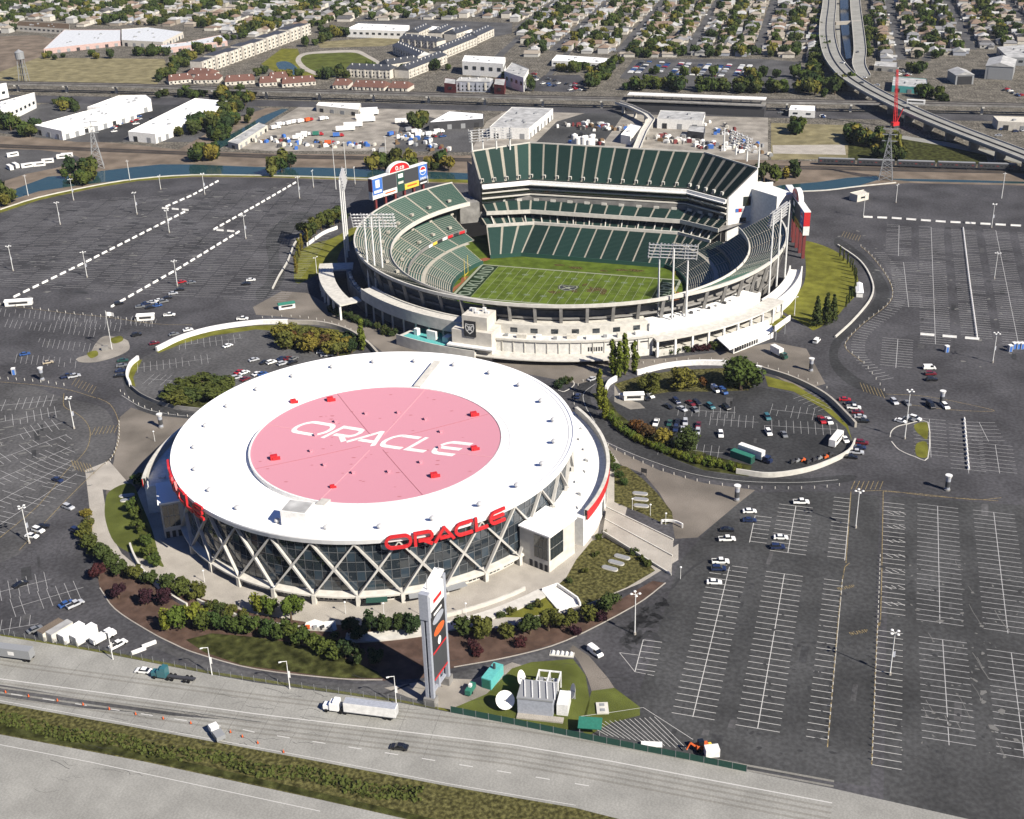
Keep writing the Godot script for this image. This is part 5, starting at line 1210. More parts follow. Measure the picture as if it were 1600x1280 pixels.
func towers_and_boards() -> void:
	var list := [["bank of stadium floodlights on three posts at the left of the bowl rim", [Vector3(-68.5,8,-571), Vector3(-64.9,8,-569), Vector3(-61.3,8,-570.5)], 46.0, 20.0],
		["bank of stadium floodlights on three posts before the near rim, right of midfield", [Vector3(66.1,12,-515.7), Vector3(71.6,12,-509.9), Vector3(78.3,12,-513.2)], 46.0, 21.0],
		["bank of stadium floodlights on three posts by the right scoreboard", [Vector3(123.5,6,-553.3), Vector3(129,6,-562.4), Vector3(134.8,6,-571.3)], 46.0, 22.0],
		["bank of stadium floodlights on posts standing in the left hillside shade", [Vector3(-87.1,0,-631.7), Vector3(-87.5,0,-642.1), Vector3(-88,0,-652.8)], 47.0, 20.0],
		["bank of floodlights behind the left end of the tall stand", [Vector3(-19.5,36,-717), Vector3(-13.2,36,-719.2), Vector3(-5.3,36,-721.3), Vector3(2.7,36,-723.4)], 50.0, 26.0],
		["bank of floodlights behind the right end of the tall stand", [Vector3(126.5,36,-708.1), Vector3(131.7,36,-697.4), Vector3(135.3,36,-683), Vector3(139.1,36,-669)], 50.0, 24.0]]
	for e in list:
		var ps: Array = e[1]
		var c := Vector3.ZERO
		for p in ps: c += p / ps.size()
		var d: Vector3 = (ps[-1] - ps[0]); d.y = 0; d = d.normalized()
		var t := thing("floodlight_tower", e[0], "floodlight", Vector3(c.x, 0, c.z), 0, "stadium floodlight towers")
		for p in ps:
			var g := Geo.new(); var q := Vector3(p.x - c.x, p.y, p.z - c.z); g.tube(q, Vector3(q.x, e[2] - 1.0, q.z), 0.5, 0.34, 8); part(g, "post", M.white_metal, t)
		var half: float = e[3] * 0.5
		var inn := Vector3(CX.x - c.x, 0, CX.y - c.z).normalized()
		var sd := d
		for r in 5:
			var y: float = e[2] - 6.4 + r * 1.5
			var g := Geo.new(); g.bar(-sd * half + Vector3(0, y, 0) + inn * (1.2 - r * 0.25), sd * half + Vector3(0, y, 0) + inn * (1.2 - r * 0.25), 0.7, 0.2); part(g, "rack", M.grey_light, t)
			for k in (13 if e[2] < 49.0 else 6):
				g = Geo.new(); var o := sd * lerpf(-half + 0.6, half - 0.6, k / (12.0 if e[2] < 49.0 else 5.0)) + Vector3(0, y + 0.2, 0) + inn * (1.7 - r * 0.25)
				g.tube(o, o + inn * 0.9 + Vector3(0, -0.25, 0), 0.25, 0.48, 6); part(g, "lamp", M.grey_light, t)
		for k in 5:
			var g := Geo.new(); var o := sd * lerpf(-half, half, k / 4.0)
			g.bar(o + Vector3(0, e[2] - 7.0, 0) + inn * 1.2, o + Vector3(0, e[2] + 0.6, 0) + inn * 0.1, 0.3, 0.3); part(g, "rack_upright", M.grey_light, t)
	# left scoreboard
	scoreboard("big left scoreboard with a red arched sign on top and dark screens", Vector3(-77.9,26,-702.3), Vector3(-47.7,26,-735.9), true)
	scoreboard("right scoreboard seen end-on, white and red edge over dark red posts", Vector3(154.5,26,-666.9), Vector3(153.5,26,-617), false)

func scoreboard(label: String, a: Vector3, b: Vector3, faced: bool) -> void:
	var ln := Vector2(b.x - a.x, b.z - a.z).length()
	var t := thing("scoreboard", label, "scoreboard", Vector3((a.x + b.x) / 2, 0, (a.z + b.z) / 2), atan2(-(b.z - a.z), b.x - a.x), "stadium scoreboards")
	# local: x from a to b, +z towards the viewer of the face
	var g := Geo.new()
	g.bx(Vector3(0, 14, -1.6), Vector3(ln, 12, 3.0)); part(g, "cabinet", M.grey_metal if faced else M.dark_metal, t)
	g = Geo.new(); g.bx(Vector3(0, 26, -1.6), Vector3(ln + 0.4, 0.4, 3.6)); part(g, "top_cap", M.white, t)
	for s in [-1, 1]:
		g = Geo.new(); g.bx(Vector3(s * (ln / 2 + 0.1), 18.5, -1.6), Vector3(0.3, 7.5, 3.2)); part(g, "end_panel", M.dark_red if faced else M.red, t)
		g = Geo.new(); g.bx(Vector3(s * (ln / 2 + 0.1), 13.6, -1.6), Vector3(0.3, 4.8, 3.2)); part(g, "end_panel", M.white, t)
	for i in 6:
		g = Geo.new(); g.bx(Vector3(lerpf(-ln / 2 + 3, ln / 2 - 3, i / 5.0), 0, -1.6), Vector3(1.4, 14, 1.6)); part(g, "post", M.dark_red, t)
	var f := ln / 46.0
	var zz := 0.0
	for p in [[-19.0, 16.5, 8, 9.5, "blue"], [-19.0, 14.0, 8, 2.4, "white"], [-9.0, 17.6, 11, 8.2, "screen"], [-9.0, 14.0, 11.4, 3.3, "white"], [0.0, 14.0, 6, 11.8, "green_dark"], [9.2, 17.8, 11.8, 8, "screen"], [9.2, 14.0, 12, 3.5, "yellow"], [19.0, 17.0, 7.6, 9.0, "blue"], [19.0, 14.0, 7.6, 2.8, "dark"]]:
		g = Geo.new(); g.bx(Vector3(p[0] * f, p[1], zz), Vector3(p[2] * f, p[3] - 0.15, 0.3)); part(g, "panel", M[p[4]], t)
	for p in [[-19.0, 20.5, 3.2, 4.4, "white"], [-19.0, 17.4, 6.0, 1.5, "white"], [0.0, 22.2, 4.0, 2.4, "white"], [0.0, 18.6, 4.2, 1.4, "pale_wall"], [19.0, 14.6, 5.6, 0.8, "white"], [9.2, 15.4, 8.0, 0.9, "orange"], [-9.0, 15.2, 8.4, 0.8, "orange"]]:
		g = Geo.new(); g.bx(Vector3(p[0] * f, p[1], zz + 0.2), Vector3(p[2] * f, p[3], 0.16)); part(g, "panel_print", M[p[4]], t)
	# round globe emblem and its word
	var disc := func(r: float, y0: float, y1: float, mm: String, z: float):
		var q := Geo.new()
		var pts := PackedVector2Array()
		for i in 24:
			var w := Vector2(cos(TAU * i / 24), sin(TAU * i / 24)) * r
			w.y = clampf(w.y, y0, y1); pts.append(w)
		for i in 24: q.t(Vector3(19.0 * f, 22.4 + (y0 + y1) * 0.5, z), Vector3(19.0 * f + pts[i].x, 22.4 + pts[i].y, z), Vector3(19.0 * f + pts[(i + 1) % 24].x, 22.4 + pts[(i + 1) % 24].y, z))
		part(q, "globe_emblem", M[mm], t)
	disc.call(2.7, -2.7, 2.7, "white", zz + 0.2); disc.call(2.3, 0.5, 2.3, "red", zz + 0.24); disc.call(2.3, -2.3, -0.6, "blue", zz + 0.24)
	board_text("pepsi", Vector3(19.0 * f, 18.0, zz + 0.3), 1.9, M.white, t)
	# arched sign on top
	g = Geo.new()
	var arch := func(g: Geo, r: float, h: float, z0: float, z1: float):
		for i in 16:
			var p0 := Vector2(-cos(PI * i / 16.0) * r, sin(PI * i / 16.0) * h); var p1 := Vector2(-cos(PI * (i + 1) / 16.0) * r, sin(PI * (i + 1) / 16.0) * h)
			g.q(Vector3(p0.x, 26.4, z1), Vector3(p0.x, 26.4 + p0.y, z1), Vector3(p1.x, 26.4 + p1.y, z1), Vector3(p1.x, 26.4, z1))
			g.q(Vector3(p0.x, 26.4, z0), Vector3(p0.x, 26.4 + p0.y, z0), Vector3(p1.x, 26.4 + p1.y, z0), Vector3(p1.x, 26.4, z0))
			g.q(Vector3(p0.x, 26.4 + p0.y, z0), Vector3(p0.x, 26.4 + p0.y, z1), Vector3(p1.x, 26.4 + p1.y, z1), Vector3(p1.x, 26.4 + p1.y, z0))
	arch.call(g, 8.6, 5.2, -3.0, -0.4); part(g, "arched_sign", M.white, t)
	g = Geo.new(); arch.call(g, 8.0, 4.6, -1.0, -0.2); part(g, "arched_face", M.red, t)
	board_text("O.co", Vector3(0, 28.3, 0.0), 3.2, M.white, t)

func board_text(s: String, p: Vector3, h: float, m: Material, t: Node3D) -> void:
	var tm := TextMesh.new(); tm.text = s; tm.font_size = 64; tm.depth = 0.1; tm.pixel_size = h / 60.0
	var f := SystemFont.new(); f.font_names = PackedStringArray(["Droid Sans"]); f.font_weight = 700
	tm.font = f
	mi(tm, "lettering", m, t).position = p

# ---------- kit: trees, cars, lamps, small things ----------
var kit := {}

# a crown of leaf-clump faces spread over lobes
func crown_mesh(kind: String, v: int) -> Mesh:
	var key := "crown_%s_%d" % [kind, v]
	if kit.has(key): return kit[key]
	var r := RandomNumberGenerator.new(); r.seed = hash(key)
	var g := Geo.new()
	var lobes := []
	var n := 90; var s := 0.2
	match kind:
		"round":
			for i in 13: lobes.append([Vector3(r.randf_range(-0.62, 0.62), r.randf_range(0.6, 1.65), r.randf_range(-0.62, 0.62)), Vector3(1, r.randf_range(0.7, 1.1), 1) * r.randf_range(0.22, 0.5)])
			n = 80; s = 0.165
		"bush":
			for i in 10: lobes.append([Vector3(r.randf_range(-0.6, 0.6), r.randf_range(0.3, 0.95), r.randf_range(-0.6, 0.6)), Vector3.ONE * r.randf_range(0.22, 0.5)])
			n = 75; s = 0.15
		"dense":
			for i in 18: lobes.append([Vector3(r.randf_range(-0.6, 0.6), r.randf_range(0.5, 1.5), r.randf_range(-0.6, 0.6)), Vector3.ONE * r.randf_range(0.28, 0.46)])
			n = 120; s = 0.11
		"poplar":
			for i in 9: lobes.append([Vector3(r.randf_range(-0.16, 0.16), 0.5 + i * 0.36, r.randf_range(-0.16, 0.16)), Vector3(0.42, 0.5, 0.42) * lerpf(1.1, 0.5, absf(i - 3) / 6.0)])
			n = 75; s = 0.17
		"conifer":
			for i in 8: lobes.append([Vector3(r.randf_range(-0.06, 0.06), 0.45 + i * 0.34, r.randf_range(-0.06, 0.06)), Vector3(1, 0.5, 1) * lerpf(0.75, 0.14, i / 7.0)])
			n = 75; s = 0.17
		"small":
			for i in 5: lobes.append([Vector3(r.randf_range(-0.45, 0.45), r.randf_range(0.7, 1.4), r.randf_range(-0.45, 0.45)), Vector3.ONE * r.randf_range(0.45, 0.65)])
			n = 42; s = 0.36
	for l in lobes:
		for i in n:
			var d := Vector3(r.randfn(), r.randfn(), r.randfn()).normalized()
			var p: Vector3 = l[0] + l[1] * d * r.randf_range(0.55, 1.14)
			if p.y < 0.05: p.y = 0.05
			var nn := (d + Vector3(r.randfn(), r.randfn(), r.randfn()) * 0.45).normalized()
			var e := nn.cross(Vector3(r.randfn(), r.randfn(), r.randfn())).normalized(); var f := nn.cross(e)
			var z := s * r.randf_range(0.6, 1.2)
			g.q(p - e * z - f * z * 0.3, p + f * z * 0.7 - e * z * 0.2, p + e * z, p - f * z * 0.6 + e * z * 0.1)
	kit[key] = g.mesh()
	return kit[key]

func trunk_mesh() -> Mesh:
	if not kit.has("trunk"):
		var g := Geo.new()
		g.tube(Vector3(0, -0.05, 0), Vector3(0.03, 0.75, 0), 0.1, 0.065, 6)
		g.tube(Vector3(0.03, 0.7, 0), Vector3(0.35, 1.2, 0.15), 0.05, 0.02, 4); g.tube(Vector3(0.03, 0.7, 0), Vector3(-0.3, 1.25, 0.2), 0.05, 0.02, 4); g.tube(Vector3(0.03, 0.7, 0), Vector3(0, 1.3, -0.35), 0.05, 0.02, 4)
		kit.trunk = g.mesh()
	return kit.trunk

# r is the crown radius in metres, tall stretches it
func tree(called: String, label: String, p: Vector2, r: float, kind: String, leaf: String, group := "", tall := 1.0, cat := "tree") -> Node3D:
	var t := thing(called, label, cat, v3(p), rng.randf() * TAU, group)
	r *= 1.18
	var k := mi(trunk_mesh(), "trunk", M.bark, t); k.scale = Vector3(r, r * tall, r)
	var c := mi(crown_mesh(kind, rng.randi() % 4), "crown", M["leaf_" + leaf + ["", "_b", "_c"][rng.randi() % 3]], t); c.scale = Vector3(r, r * tall, r)
	return t

const PAINT := {"white": [.78, .78, .76], "silver": [.42, .43, .45], "grey": [.16, .165, .17], "black": [.012, .012, .014], "navy": [.015, .025, .07], "blue": [.03, .08, .24], "red": [.35, .015, .02], "dark red": [.13, .012, .018], "green": [.02, .07, .05], "teal": [.03, .12, .14], "beige": [.40, .34, .25], "gold": [.3, .22, .1]}
func paint(c: String) -> Material:
	var k := "paint_" + c
	if not M.has(k):
		var a: Array = PAINT[c]
		var m := mat(k, a[0], a[1], a[2], 0.3)
		m.clearcoat_enabled = true; m.clearcoat = 0.6; m.clearcoat_roughness = 0.1
	return M[k]

# side profile swept across the width, narrowing towards the roof; x forward
func car_meshes(kind: String) -> Dictionary:
	var key := "car_" + kind
	if kit.has(key): return kit[key]
	var body: Array; var cab: Array; var w := 1.8; var wx := [-1.4, 1.4]; var wr := 0.33
	match kind:
		"sedan": body = [[-2.35, .35], [-2.38, .75], [-2.2, .95], [-1.4, 1.0], [1.0, .97], [2.1, .8], [2.35, .62], [2.35, .32]]; cab = [[-1.75, .98], [-1.05, 1.42], [.35, 1.44], [1.15, .96]]
		"suv": body = [[-2.35, .4], [-2.38, .95], [-2.25, 1.1], [1.0, 1.1], [2.15, .98], [2.35, .75], [2.35, .38]]; cab = [[-2.2, 1.08], [-1.9, 1.72], [.3, 1.74], [1.1, 1.08]]; w = 1.9; wr = 0.37
		"pickup": body = [[-2.75, .5], [-2.75, 1.1], [-.6, 1.1], [1.3, 1.12], [2.5, 1.02], [2.75, .8], [2.75, .42]]; cab = [[-.75, 1.08], [-.5, 1.8], [.75, 1.82], [1.45, 1.1]]; w = 1.95; wx = [-1.75, 1.75]; wr = 0.4
		"van": body = [[-2.6, .4], [-2.65, 1.2], [-2.6, 1.25], [1.8, 1.2], [2.4, 1.0], [2.6, .8], [2.6, .4]]; cab = [[-2.6, 1.2], [-2.55, 2.1], [1.0, 2.1], [1.85, 1.2]]; w = 1.95; wx = [-1.7, 1.7]; wr = 0.36
	var g := Geo.new()
	var ext := func(gg: Geo, pr: Array, w0: float, w1: float, top: bool):
		var n := pr.size()
		for i in n:
			var a: Array = pr[i]; var b: Array = pr[(i + 1) % n]
			var wa: float = w1 if top and i in [1, 2] else w0; var wb: float = w1 if top and (i + 1) % n in [1, 2] else w0
			gg.q(Vector3(a[0], a[1], -wa), Vector3(b[0], b[1], -wb), Vector3(b[0], b[1], wb), Vector3(a[0], a[1], wa))
		for s in [-1.0, 1.0]:
			for i in range(1, n - 1):
				var q := []
				for j in [0, i, i + 1]:
					var ww: float = w1 if top and j in [1, 2] else w0
					q.append(Vector3(pr[j][0], pr[j][1], ww * s))
				gg.t(q[0], q[1], q[2])
	ext.call(g, body, w * .5, w * .5, false)
	var d := {"body": g.mesh()}
	g = Geo.new(); ext.call(g, cab, w * .47, w * .38, true); d.glass = g.mesh()
	g = Geo.new()
	var x0: float = cab[1][0]; var x1: float = cab[2][0]; var yt: float = cab[1][1]
	g.bx(Vector3((x0 + x1) * .5, yt, 0), Vector3(x1 - x0 + .1, .06, w * .78))
	if kind == "pickup": g.bx(Vector3(-1.7, 1.1, w * .44), Vector3(2.0, .12, .1)); g.bx(Vector3(-1.7, 1.1, -w * .44), Vector3(2.0, .12, .1)); g.bx(Vector3(-2.7, 1.1, 0), Vector3(.1, .12, w * .9))
	if kind == "van": g.bx(Vector3(-1.2, 1.25, 0), Vector3(2.6, .84, w * .94))
	d.roof = g.mesh()
	g = Geo.new(); g.tube(Vector3(0, 0, -.12), Vector3(0, 0, .12), wr, wr, 10); d.wheel = g.mesh()
	d.wx = wx; d.wr = wr; d.w = w
	if kind == "pickup":
		g = Geo.new(); g.bx(Vector3(-1.7, 1.105, 0), Vector3(1.85, .02, w * .8)); d.bed = g.mesh()
	kit[key] = d
	return d

func car(kind: String, colour: String, p: Vector2, turn: float, label: String, group := "parked cars", y := 0.04) -> Node3D:
	var t := thing("pickup_truck" if kind == "pickup" else ("van" if kind == "van" else "parked_car"), label, "pickup" if kind == "pickup" else ("van" if kind == "van" else "car"), v3(p, y), turn, group)
	var d := car_meshes(kind)
	mi(d.body, "body", paint(colour), t); mi(d.glass, "windows", M.car_glass, t); mi(d.roof, "roof", paint(colour), t)
	if d.has("bed"): mi(d.bed, "bed", M.dark, t)
	for x in d.wx:
		for s in [-1, 1]: mi(d.wheel, "wheel", M.tyre, t).position = Vector3(x, d.wr, s * (d.w * .5 - .12))
	return t

const CARNAME := {"sedan": "sedan", "suv": "wagon", "pickup": "pickup", "van": "van"}
# rows of cars: [x, z, colour, kind]; label built from look, place and order
func cars(list: Array, turn: float, place: String, group: String, jitter := 0.06) -> void:
	var seen := {}
	list.sort_custom(func(a, b): return a[0].x / -a[0].y < b[0].x / -b[0].y)
	for c in list:
		var kd: String = c[2] if c.size() > 2 else "sedan"
		var k: String = c[1] + " " + CARNAME[kd]
		seen[k] = seen.get(k, 0) + 1
	var cnt := {}
	for c in list:
		var kd: String = c[2] if c.size() > 2 else "sedan"
		var k: String = c[1] + " " + CARNAME[kd]
		var i: int = cnt.get(k, 0); cnt[k] = i + 1
		var lab: String = ("%s %s" % [k, place]) if seen[k] == 1 else ("%s %s, %s such from left" % [k, place, nth(i)])
		car(kd, c[1], c[0], turn + rng.randf_range(-jitter, jitter), lab, group)

func lamp(p: Vector2, h: float, label: String, heads := 4, banner := true) -> void:
	var t := thing("lamp_post", label, "lamp post", v3(p), rng.randf() * 1.5, "parking lot lamp posts")
	if not kit.has("lamp_foot"):
		var g := Geo.new(); g.tube(Vector3.ZERO, Vector3(0, 0.9, 0), 0.4, 0.36, 8); kit.lamp_foot = g.mesh()
		g = Geo.new(); g.blob(Vector3.ZERO, Vector3(0.48, 0.22, 0.48), 8, 4); kit.lamp_head = g.mesh()
		g = Geo.new(); g.bar(Vector3.ZERO, Vector3(0.95, 0.35, 0), 0.1, 0.1); kit.lamp_arm = g.mesh()
		g = Geo.new(); g.bx(Vector3(0.5, 0, 0), Vector3(0.75, 1.9, 0.06)); kit.lamp_banner = g.mesh()
	mi(kit.lamp_foot, "foot", M.concrete, t)
	var g := Geo.new(); g.tube(Vector3(0, 0.5, 0), Vector3(0, h, 0), 0.19, 0.12, 7); part(g, "pole", M.white_metal, t)
	for i in heads:
		var a := TAU * i / heads + 0.3
		var ar := mi(kit.lamp_arm, "arm", M.white_metal, t); ar.position = Vector3(0, h - 0.2, 0); ar.rotation.y = a
		mi(kit.lamp_head, "lamp_head", M.white_metal, t).position = Vector3(cos(a) * 1.2, h + 0.15, -sin(a) * 1.2)
	if banner: mi(kit.lamp_banner, "banner", M.sign_panel, t).position = Vector3(0, h * 0.42, 0)

# a white barrier block every step along a line
func barriers(p: PackedVector2Array, step: float, place: String, group: String, l := 2.6) -> void:
	if not kit.has("barrier%s" % l):
		var g := Geo.new()
		var pr := [[-0.4, 0.0], [-0.4, 0.25], [-0.2, 0.5], [-0.17, 0.95], [0.17, 0.95], [0.2, 0.5], [0.4, 0.25], [0.4, 0.0]]
		for i in pr.size() - 1: g.q(Vector3(-l / 2, pr[i][1], pr[i][0]), Vector3(-l / 2, pr[i + 1][1], pr[i + 1][0]), Vector3(l / 2, pr[i + 1][1], pr[i + 1][0]), Vector3(l / 2, pr[i][1], pr[i][0]))
		for x in [-l / 2, l / 2]:
			for i in range(1, 7): g.t(Vector3(x, pr[0][1], pr[0][0]), Vector3(x, pr[i][1], pr[i][0]), Vector3(x, pr[i + 1][1], pr[i + 1][0]))
		kit["barrier%s" % l] = g.mesh()
	var n := int(path_len(p) / step)
	for i in n + 1:
		var a: Array = along(p, i * step)
		var o := mi(kit["barrier%s" % l], numbered("barrier_block"), M.white, self)
		o.position = v3(a[0], 0.02); o.rotation.y = yaw_of(a[1])
		tag(o, "%s white barrier block %s" % [nth(i), place], "barrier", group)

func bollards(p: PackedVector2Array, step: float, place: String, h := 0.95) -> void:
	if not kit.has("bollard"):
		var g := Geo.new(); g.tube(Vector3.ZERO, Vector3(0, 1.0, 0), 0.17, 0.15, 6); kit.bollard = g.mesh()
	var n := int(path_len(p) / step)
	for i in n + 1:
		var a: Array = along(p, i * step)
		var o := mi(kit.bollard, numbered("bollard"), M.concrete_pale, self)
		o.position = v3(a[0], 0.02); o.scale.y = h
		tag(o, "%s pale bollard from the left %s" % [nth(i), place], "bollard", "bollards along the ring roads")

# a box building from its roof outline (x z points), with roof sheet, rim and doors on the long sides
func building(called: String, label: String, p: PackedVector2Array, h: float, wall: String, roof: String, cat := "building", doors := 0, group := "", rim := 0.4) -> Node3D:
	var c := Vector2.ZERO
	for q in p: c += q / p.size()
	var l := PackedVector2Array()
	for q in p: l.append(q - c)
	var t := thing(called, label, cat, v3(c), 0, group)
	var g := Geo.new(); g.wall(l, 0.0, h + rim, true); part(g, "wall", M[wall], t)
	g = Geo.new(); g.poly(l, h); part(g, "roof", M[roof], t)
	var n := l.size()
	for e in n:
		var a := l[e]; var b := l[(e + 1) % n]
		var d := (b - a); var m := (a + b) * 0.5
		if d.length() < 9.0 or m.y < 0.0: continue
		var k := int(d.length() / 9.0) if doors > 0 else int(d.length() / 7.0)
		for i in k:
			var q := a.lerp(b, (i + 0.5) / k) + m.normalized() * 0.08
			g = Geo.new()
			if doors > 0: g.bx(v3(q, 0.1), Vector3(3.4, minf(4.0, h * 0.6), 0.25), yaw_of(d)); part(g, "door", M.dark if (i + e) % 3 == 0 else M.grey_metal, t)
			else: g.bx(v3(q, h * 0.45), Vector3(3.4, h * 0.25, 0.25), yaw_of(d)); part(g, "window", M.glass, t)
	if rim > 0.2:
		for i in mini(6, int(absf(area(l)) / 250.0)):
			var q := l[i % n] * rng.randf_range(0.15, 0.6)
			g = Geo.new(); g.bx(v3(q, h), Vector3(rng.randf_range(1.2, 2.6), rng.randf_range(0.6, 1.4), rng.randf_range(1.2, 2.2)), 0.3); part(g, "roof_unit", M.grey_metal, t)
	return t

func area(p: PackedVector2Array) -> float:
	var s := 0.0
	for i in p.size(): s += p[i].cross(p[(i + 1) % p.size()])
	return s * 0.5

# a row of gabled dwellings between two points
func row_house(label: String, a: Vector2, b: Vector2, depth: float, h: float, wall: String, roof: String, group: String, pitch := 2.6) -> void:
	var l := a.distance_to(b)
	var t := thing("row_house", label, "houses", v3((a + b) * 0.5), yaw_of(b - a), group)
	var g := Geo.new(); g.bx(Vector3.ZERO, Vector3(l, h, depth)); part(g, "wall", M[wall], t)
	g = Geo.new(); g.roof(l, depth, h, pitch, 2.0); part(g, "roof", M[roof], t)
	var n := maxi(2, int(l / 7.0))
	for i in n:
		var x := lerpf(-l / 2, l / 2, (i + 0.5) / n)
		g = Geo.new(); g.bx(Vector3(x, h * 0.2, depth * 0.5), Vector3(1.6, h * 0.7, 1.4)); part(g, "bay", M.pale_wall if i % 2 else M[wall], t)
		for j in maxi(1, int(h / 3.2)):
			for s in [-1.9, 1.9]:
				if absf(x + s) > l / 2 - 0.8: continue
				g = Geo.new(); g.bx(Vector3(x + s, 1.0 + j * 3.1, depth * 0.5), Vector3(1.2, 1.5, 0.2)); part(g, "window", M.glass, t)
		g = Geo.new(); g.bx(Vector3(x, h + pitch * 0.55, depth * 0.15), Vector3(0.8, 1.6, 0.8)); part(g, "chimney", M.white, t)

func surroundings() -> void:
	near_walls()
	pylon_sign()
	service_yard()
	freeway_things()
	lot_things()
	near_trees()
	near_cars()
	far_places()
	town()

func wall_thing(called: String, label: String, p: PackedVector2Array, h: float, w: float, m: String, k := 5) -> void:
	var g := Geo.new(); g.rail(smooth(p, k), w, 0.0, h); one(g, called, M[m], label, "wall", "")

func near_walls() -> void:
	wall_thing("ring_wall", "white curved wall along the far side of the left ring lot", pv([-160.8,-519,-152.3,-532.5,-139.5,-542.4,-120.9,-548.2,-105.6,-547.9]), 2.2, 1.2, "white")
	wall_thing("ring_wall", "short white curved wall at the left end of the left ring lot", pv([-166.9,-510.1,-168.3,-502.5,-166.6,-490.9,-162.7,-481.5]), 2.0, 1.0, "white")
	wall_thing("ring_wall", "grey curved wall left of the stadium entrance terrace", pv([-105.6,-547.9,-90,-545.1,-75.3,-534.6,-64.9,-518.8,-59.5,-506.9]), 2.0, 1.0, "concrete")
	wall_thing("ring_wall", "dark low fence wall below the left ring lot", pv([-162.4,-480.2,-153.9,-469.6,-141.8,-460.3,-128.1,-455.3,-121.2,-453.7]), 1.6, 0.4, "concrete_grey")
	wall_thing("ring_wall", "white curved wall behind the trees of the right ring lot", pv([53,-478.8,66.1,-485.2,80.1,-487.6,96.3,-485.1,106.1,-479.1]), 2.2, 1.2, "white")
	wall_thing("ring_wall", "grey curved wall on the right side of the right ring lot", pv([106.1,-479.1,117.3,-468,126.6,-451.4,130.7,-432.1,131.8,-424.9]), 2.2, 0.9, "concrete")
	wall_thing("ring_wall", "short white wall end by the poplars", pv([43.9,-473.6,40.6,-469.4,38.7,-463.2]), 2.4, 0.9, "white")
	wall_thing("ring_wall", "pale fence wall with posters along the lower right of the ring lot", pv([128.3,-412.4,123.4,-403.6,113.1,-395.4,102.7,-390.2,90.7,-388.1,79.9,-391.6]), 2.0, 0.5, "concrete_pale")
	wall_thing("hedge_wall", "white low barrier wall along the hillside road", pv([178.3,-638.4,183.4,-611,181.1,-580.6,174.5,-559,159.6,-533,145.7,-512.6]), 0.9, 0.7, "concrete_pale")
	wall_thing("ring_wall", "pale barrier wall along the road left of the stadium", pv([-114.2,-695.1,-119.6,-671.1,-119.7,-652.3,-119.4,-634.4,-120.4,-614.4,-120.7,-595.5]), 0.9, 0.7, "concrete_pale")
	wall_thing("ring_wall", "white wall panel below the pale trees left of the stadium", pv([-98.9,-692.6,-105.9,-682.5,-112.3,-662.6]), 2.0, 0.5, "white")
	wall_thing("kerb_wall", "long pale kerb wall at the far edge of the upper left lot", pv([-316,-750.8,-300.4,-775.7,-270.7,-800.8,-246.7,-813.8,-211.6,-819.7,-158.6,-812.6,-114.8,-803.4,-84.4,-795.6]), 0.6, 0.7, "concrete_pale", 3)
	wall_thing("kerb_wall", "pale kerb wall along the channel behind the right lot", pv([167.1,-742.4,175.6,-741.6,196.7,-742.3,218.1,-748.6,243.8,-754.7]), 0.6, 0.7, "concrete_pale", 3)
	for p in [pv([-131.9,-329.7,-123.8,-317.9,-110.6,-306.2,-101.7,-299.6,-93.3,-294.4,-75,-286.5,-50.9,-281.2,-38.5,-280.1]), pv([-18.7,-284.9,-2.2,-289.1,13.7,-295.8,35.1,-312,46,-323.7])]: kerb("kerb", smooth(p, 4))
	for p in [pv([142.6,-416.2,144.5,-420.9,147.7,-424.5,152.2,-426.4,160.5,-427.5,151.5,-399,147.2,-400.2,143,-405.9,142.1,-412.6])]:
		kerb("kerb", smooth(p, 3), "concrete_pale")
	for p in [pv([155.2,-426.2,160.1,-427,156,-413.9,154.5,-416.1,153.7,-421.4]), pv([150.7,-410.1,154.9,-411.3,151.6,-399.9,148,-401.1])]: sheet("lawn", "grass", p, 0.06, true)
	bollards(smooth(pv([-165.7,-476.6,-155,-463.6,-143.7,-455.1,-129.5,-450.1]), 4), 4.4, "below the left ring lot road")
	bollards(smooth(pv([33,-419.2,46.3,-402.2,63.2,-387.8,80.3,-381.3,102.5,-379.2,116.5,-381.1]), 4), 4.6, "along the road right of the arena")
	bollards(smooth(pv([24.9,-447.3,25.2,-462.3,29,-472.7,33.9,-477.5]), 3), 4.6, "on the bend above the arena's right edge")
	bollards(smooth(pv([57,-490.5,72.6,-492.8,91.8,-491.5,107.2,-485,120.8,-471.6,130.9,-458.4]), 4), 5.0, "on the far side of the right ring road")
	bollards(smooth(pv([-119.2,-556.2,-103.9,-556.7,-84.2,-547.1,-70.6,-532.8,-61.6,-514.9]), 4), 4.6, "on the far side of the left ring road")
	bollards(smooth(pv([190.2,-636.3,191.7,-620.4,191,-591,187.7,-568.4,180.8,-551.7,163,-528.8,151,-510.7,147.4,-500.2,150.8,-485.4,151.8,-453.4]), 3), 5.5, "along the hillside road's outer edge", 1.1)
	bollards(smooth(pv([-255.7,-584.4,-233.5,-575.8,-215.7,-569.3,-195,-562.7,-170.7,-552.7]), 3), 5.0, "on the strip below the upper left lot", 1.2)
	bollards(smooth(pv([-222.7,-493.3,-204.5,-488.8,-188.9,-483.2]), 3), 4.0, "on the strip above the worn left lot", 1.2)
	bollards(pv([116,-335,104.4,-296.6,87.6,-241.3]), 2.6, "on the long yellow line of the near right lot", 0.8)
	bollards(pv([100.5,-321.7,78.2,-248.5]), 3.2, "on the shorter yellow line of the near right lot", 0.8)
	bollards(smooth(pv([-158.2,-447.3,-153.8,-430.5,-152.6,-414.8,-154.4,-410.9]), 3), 3.0, "by the tan plaza left of the arena")

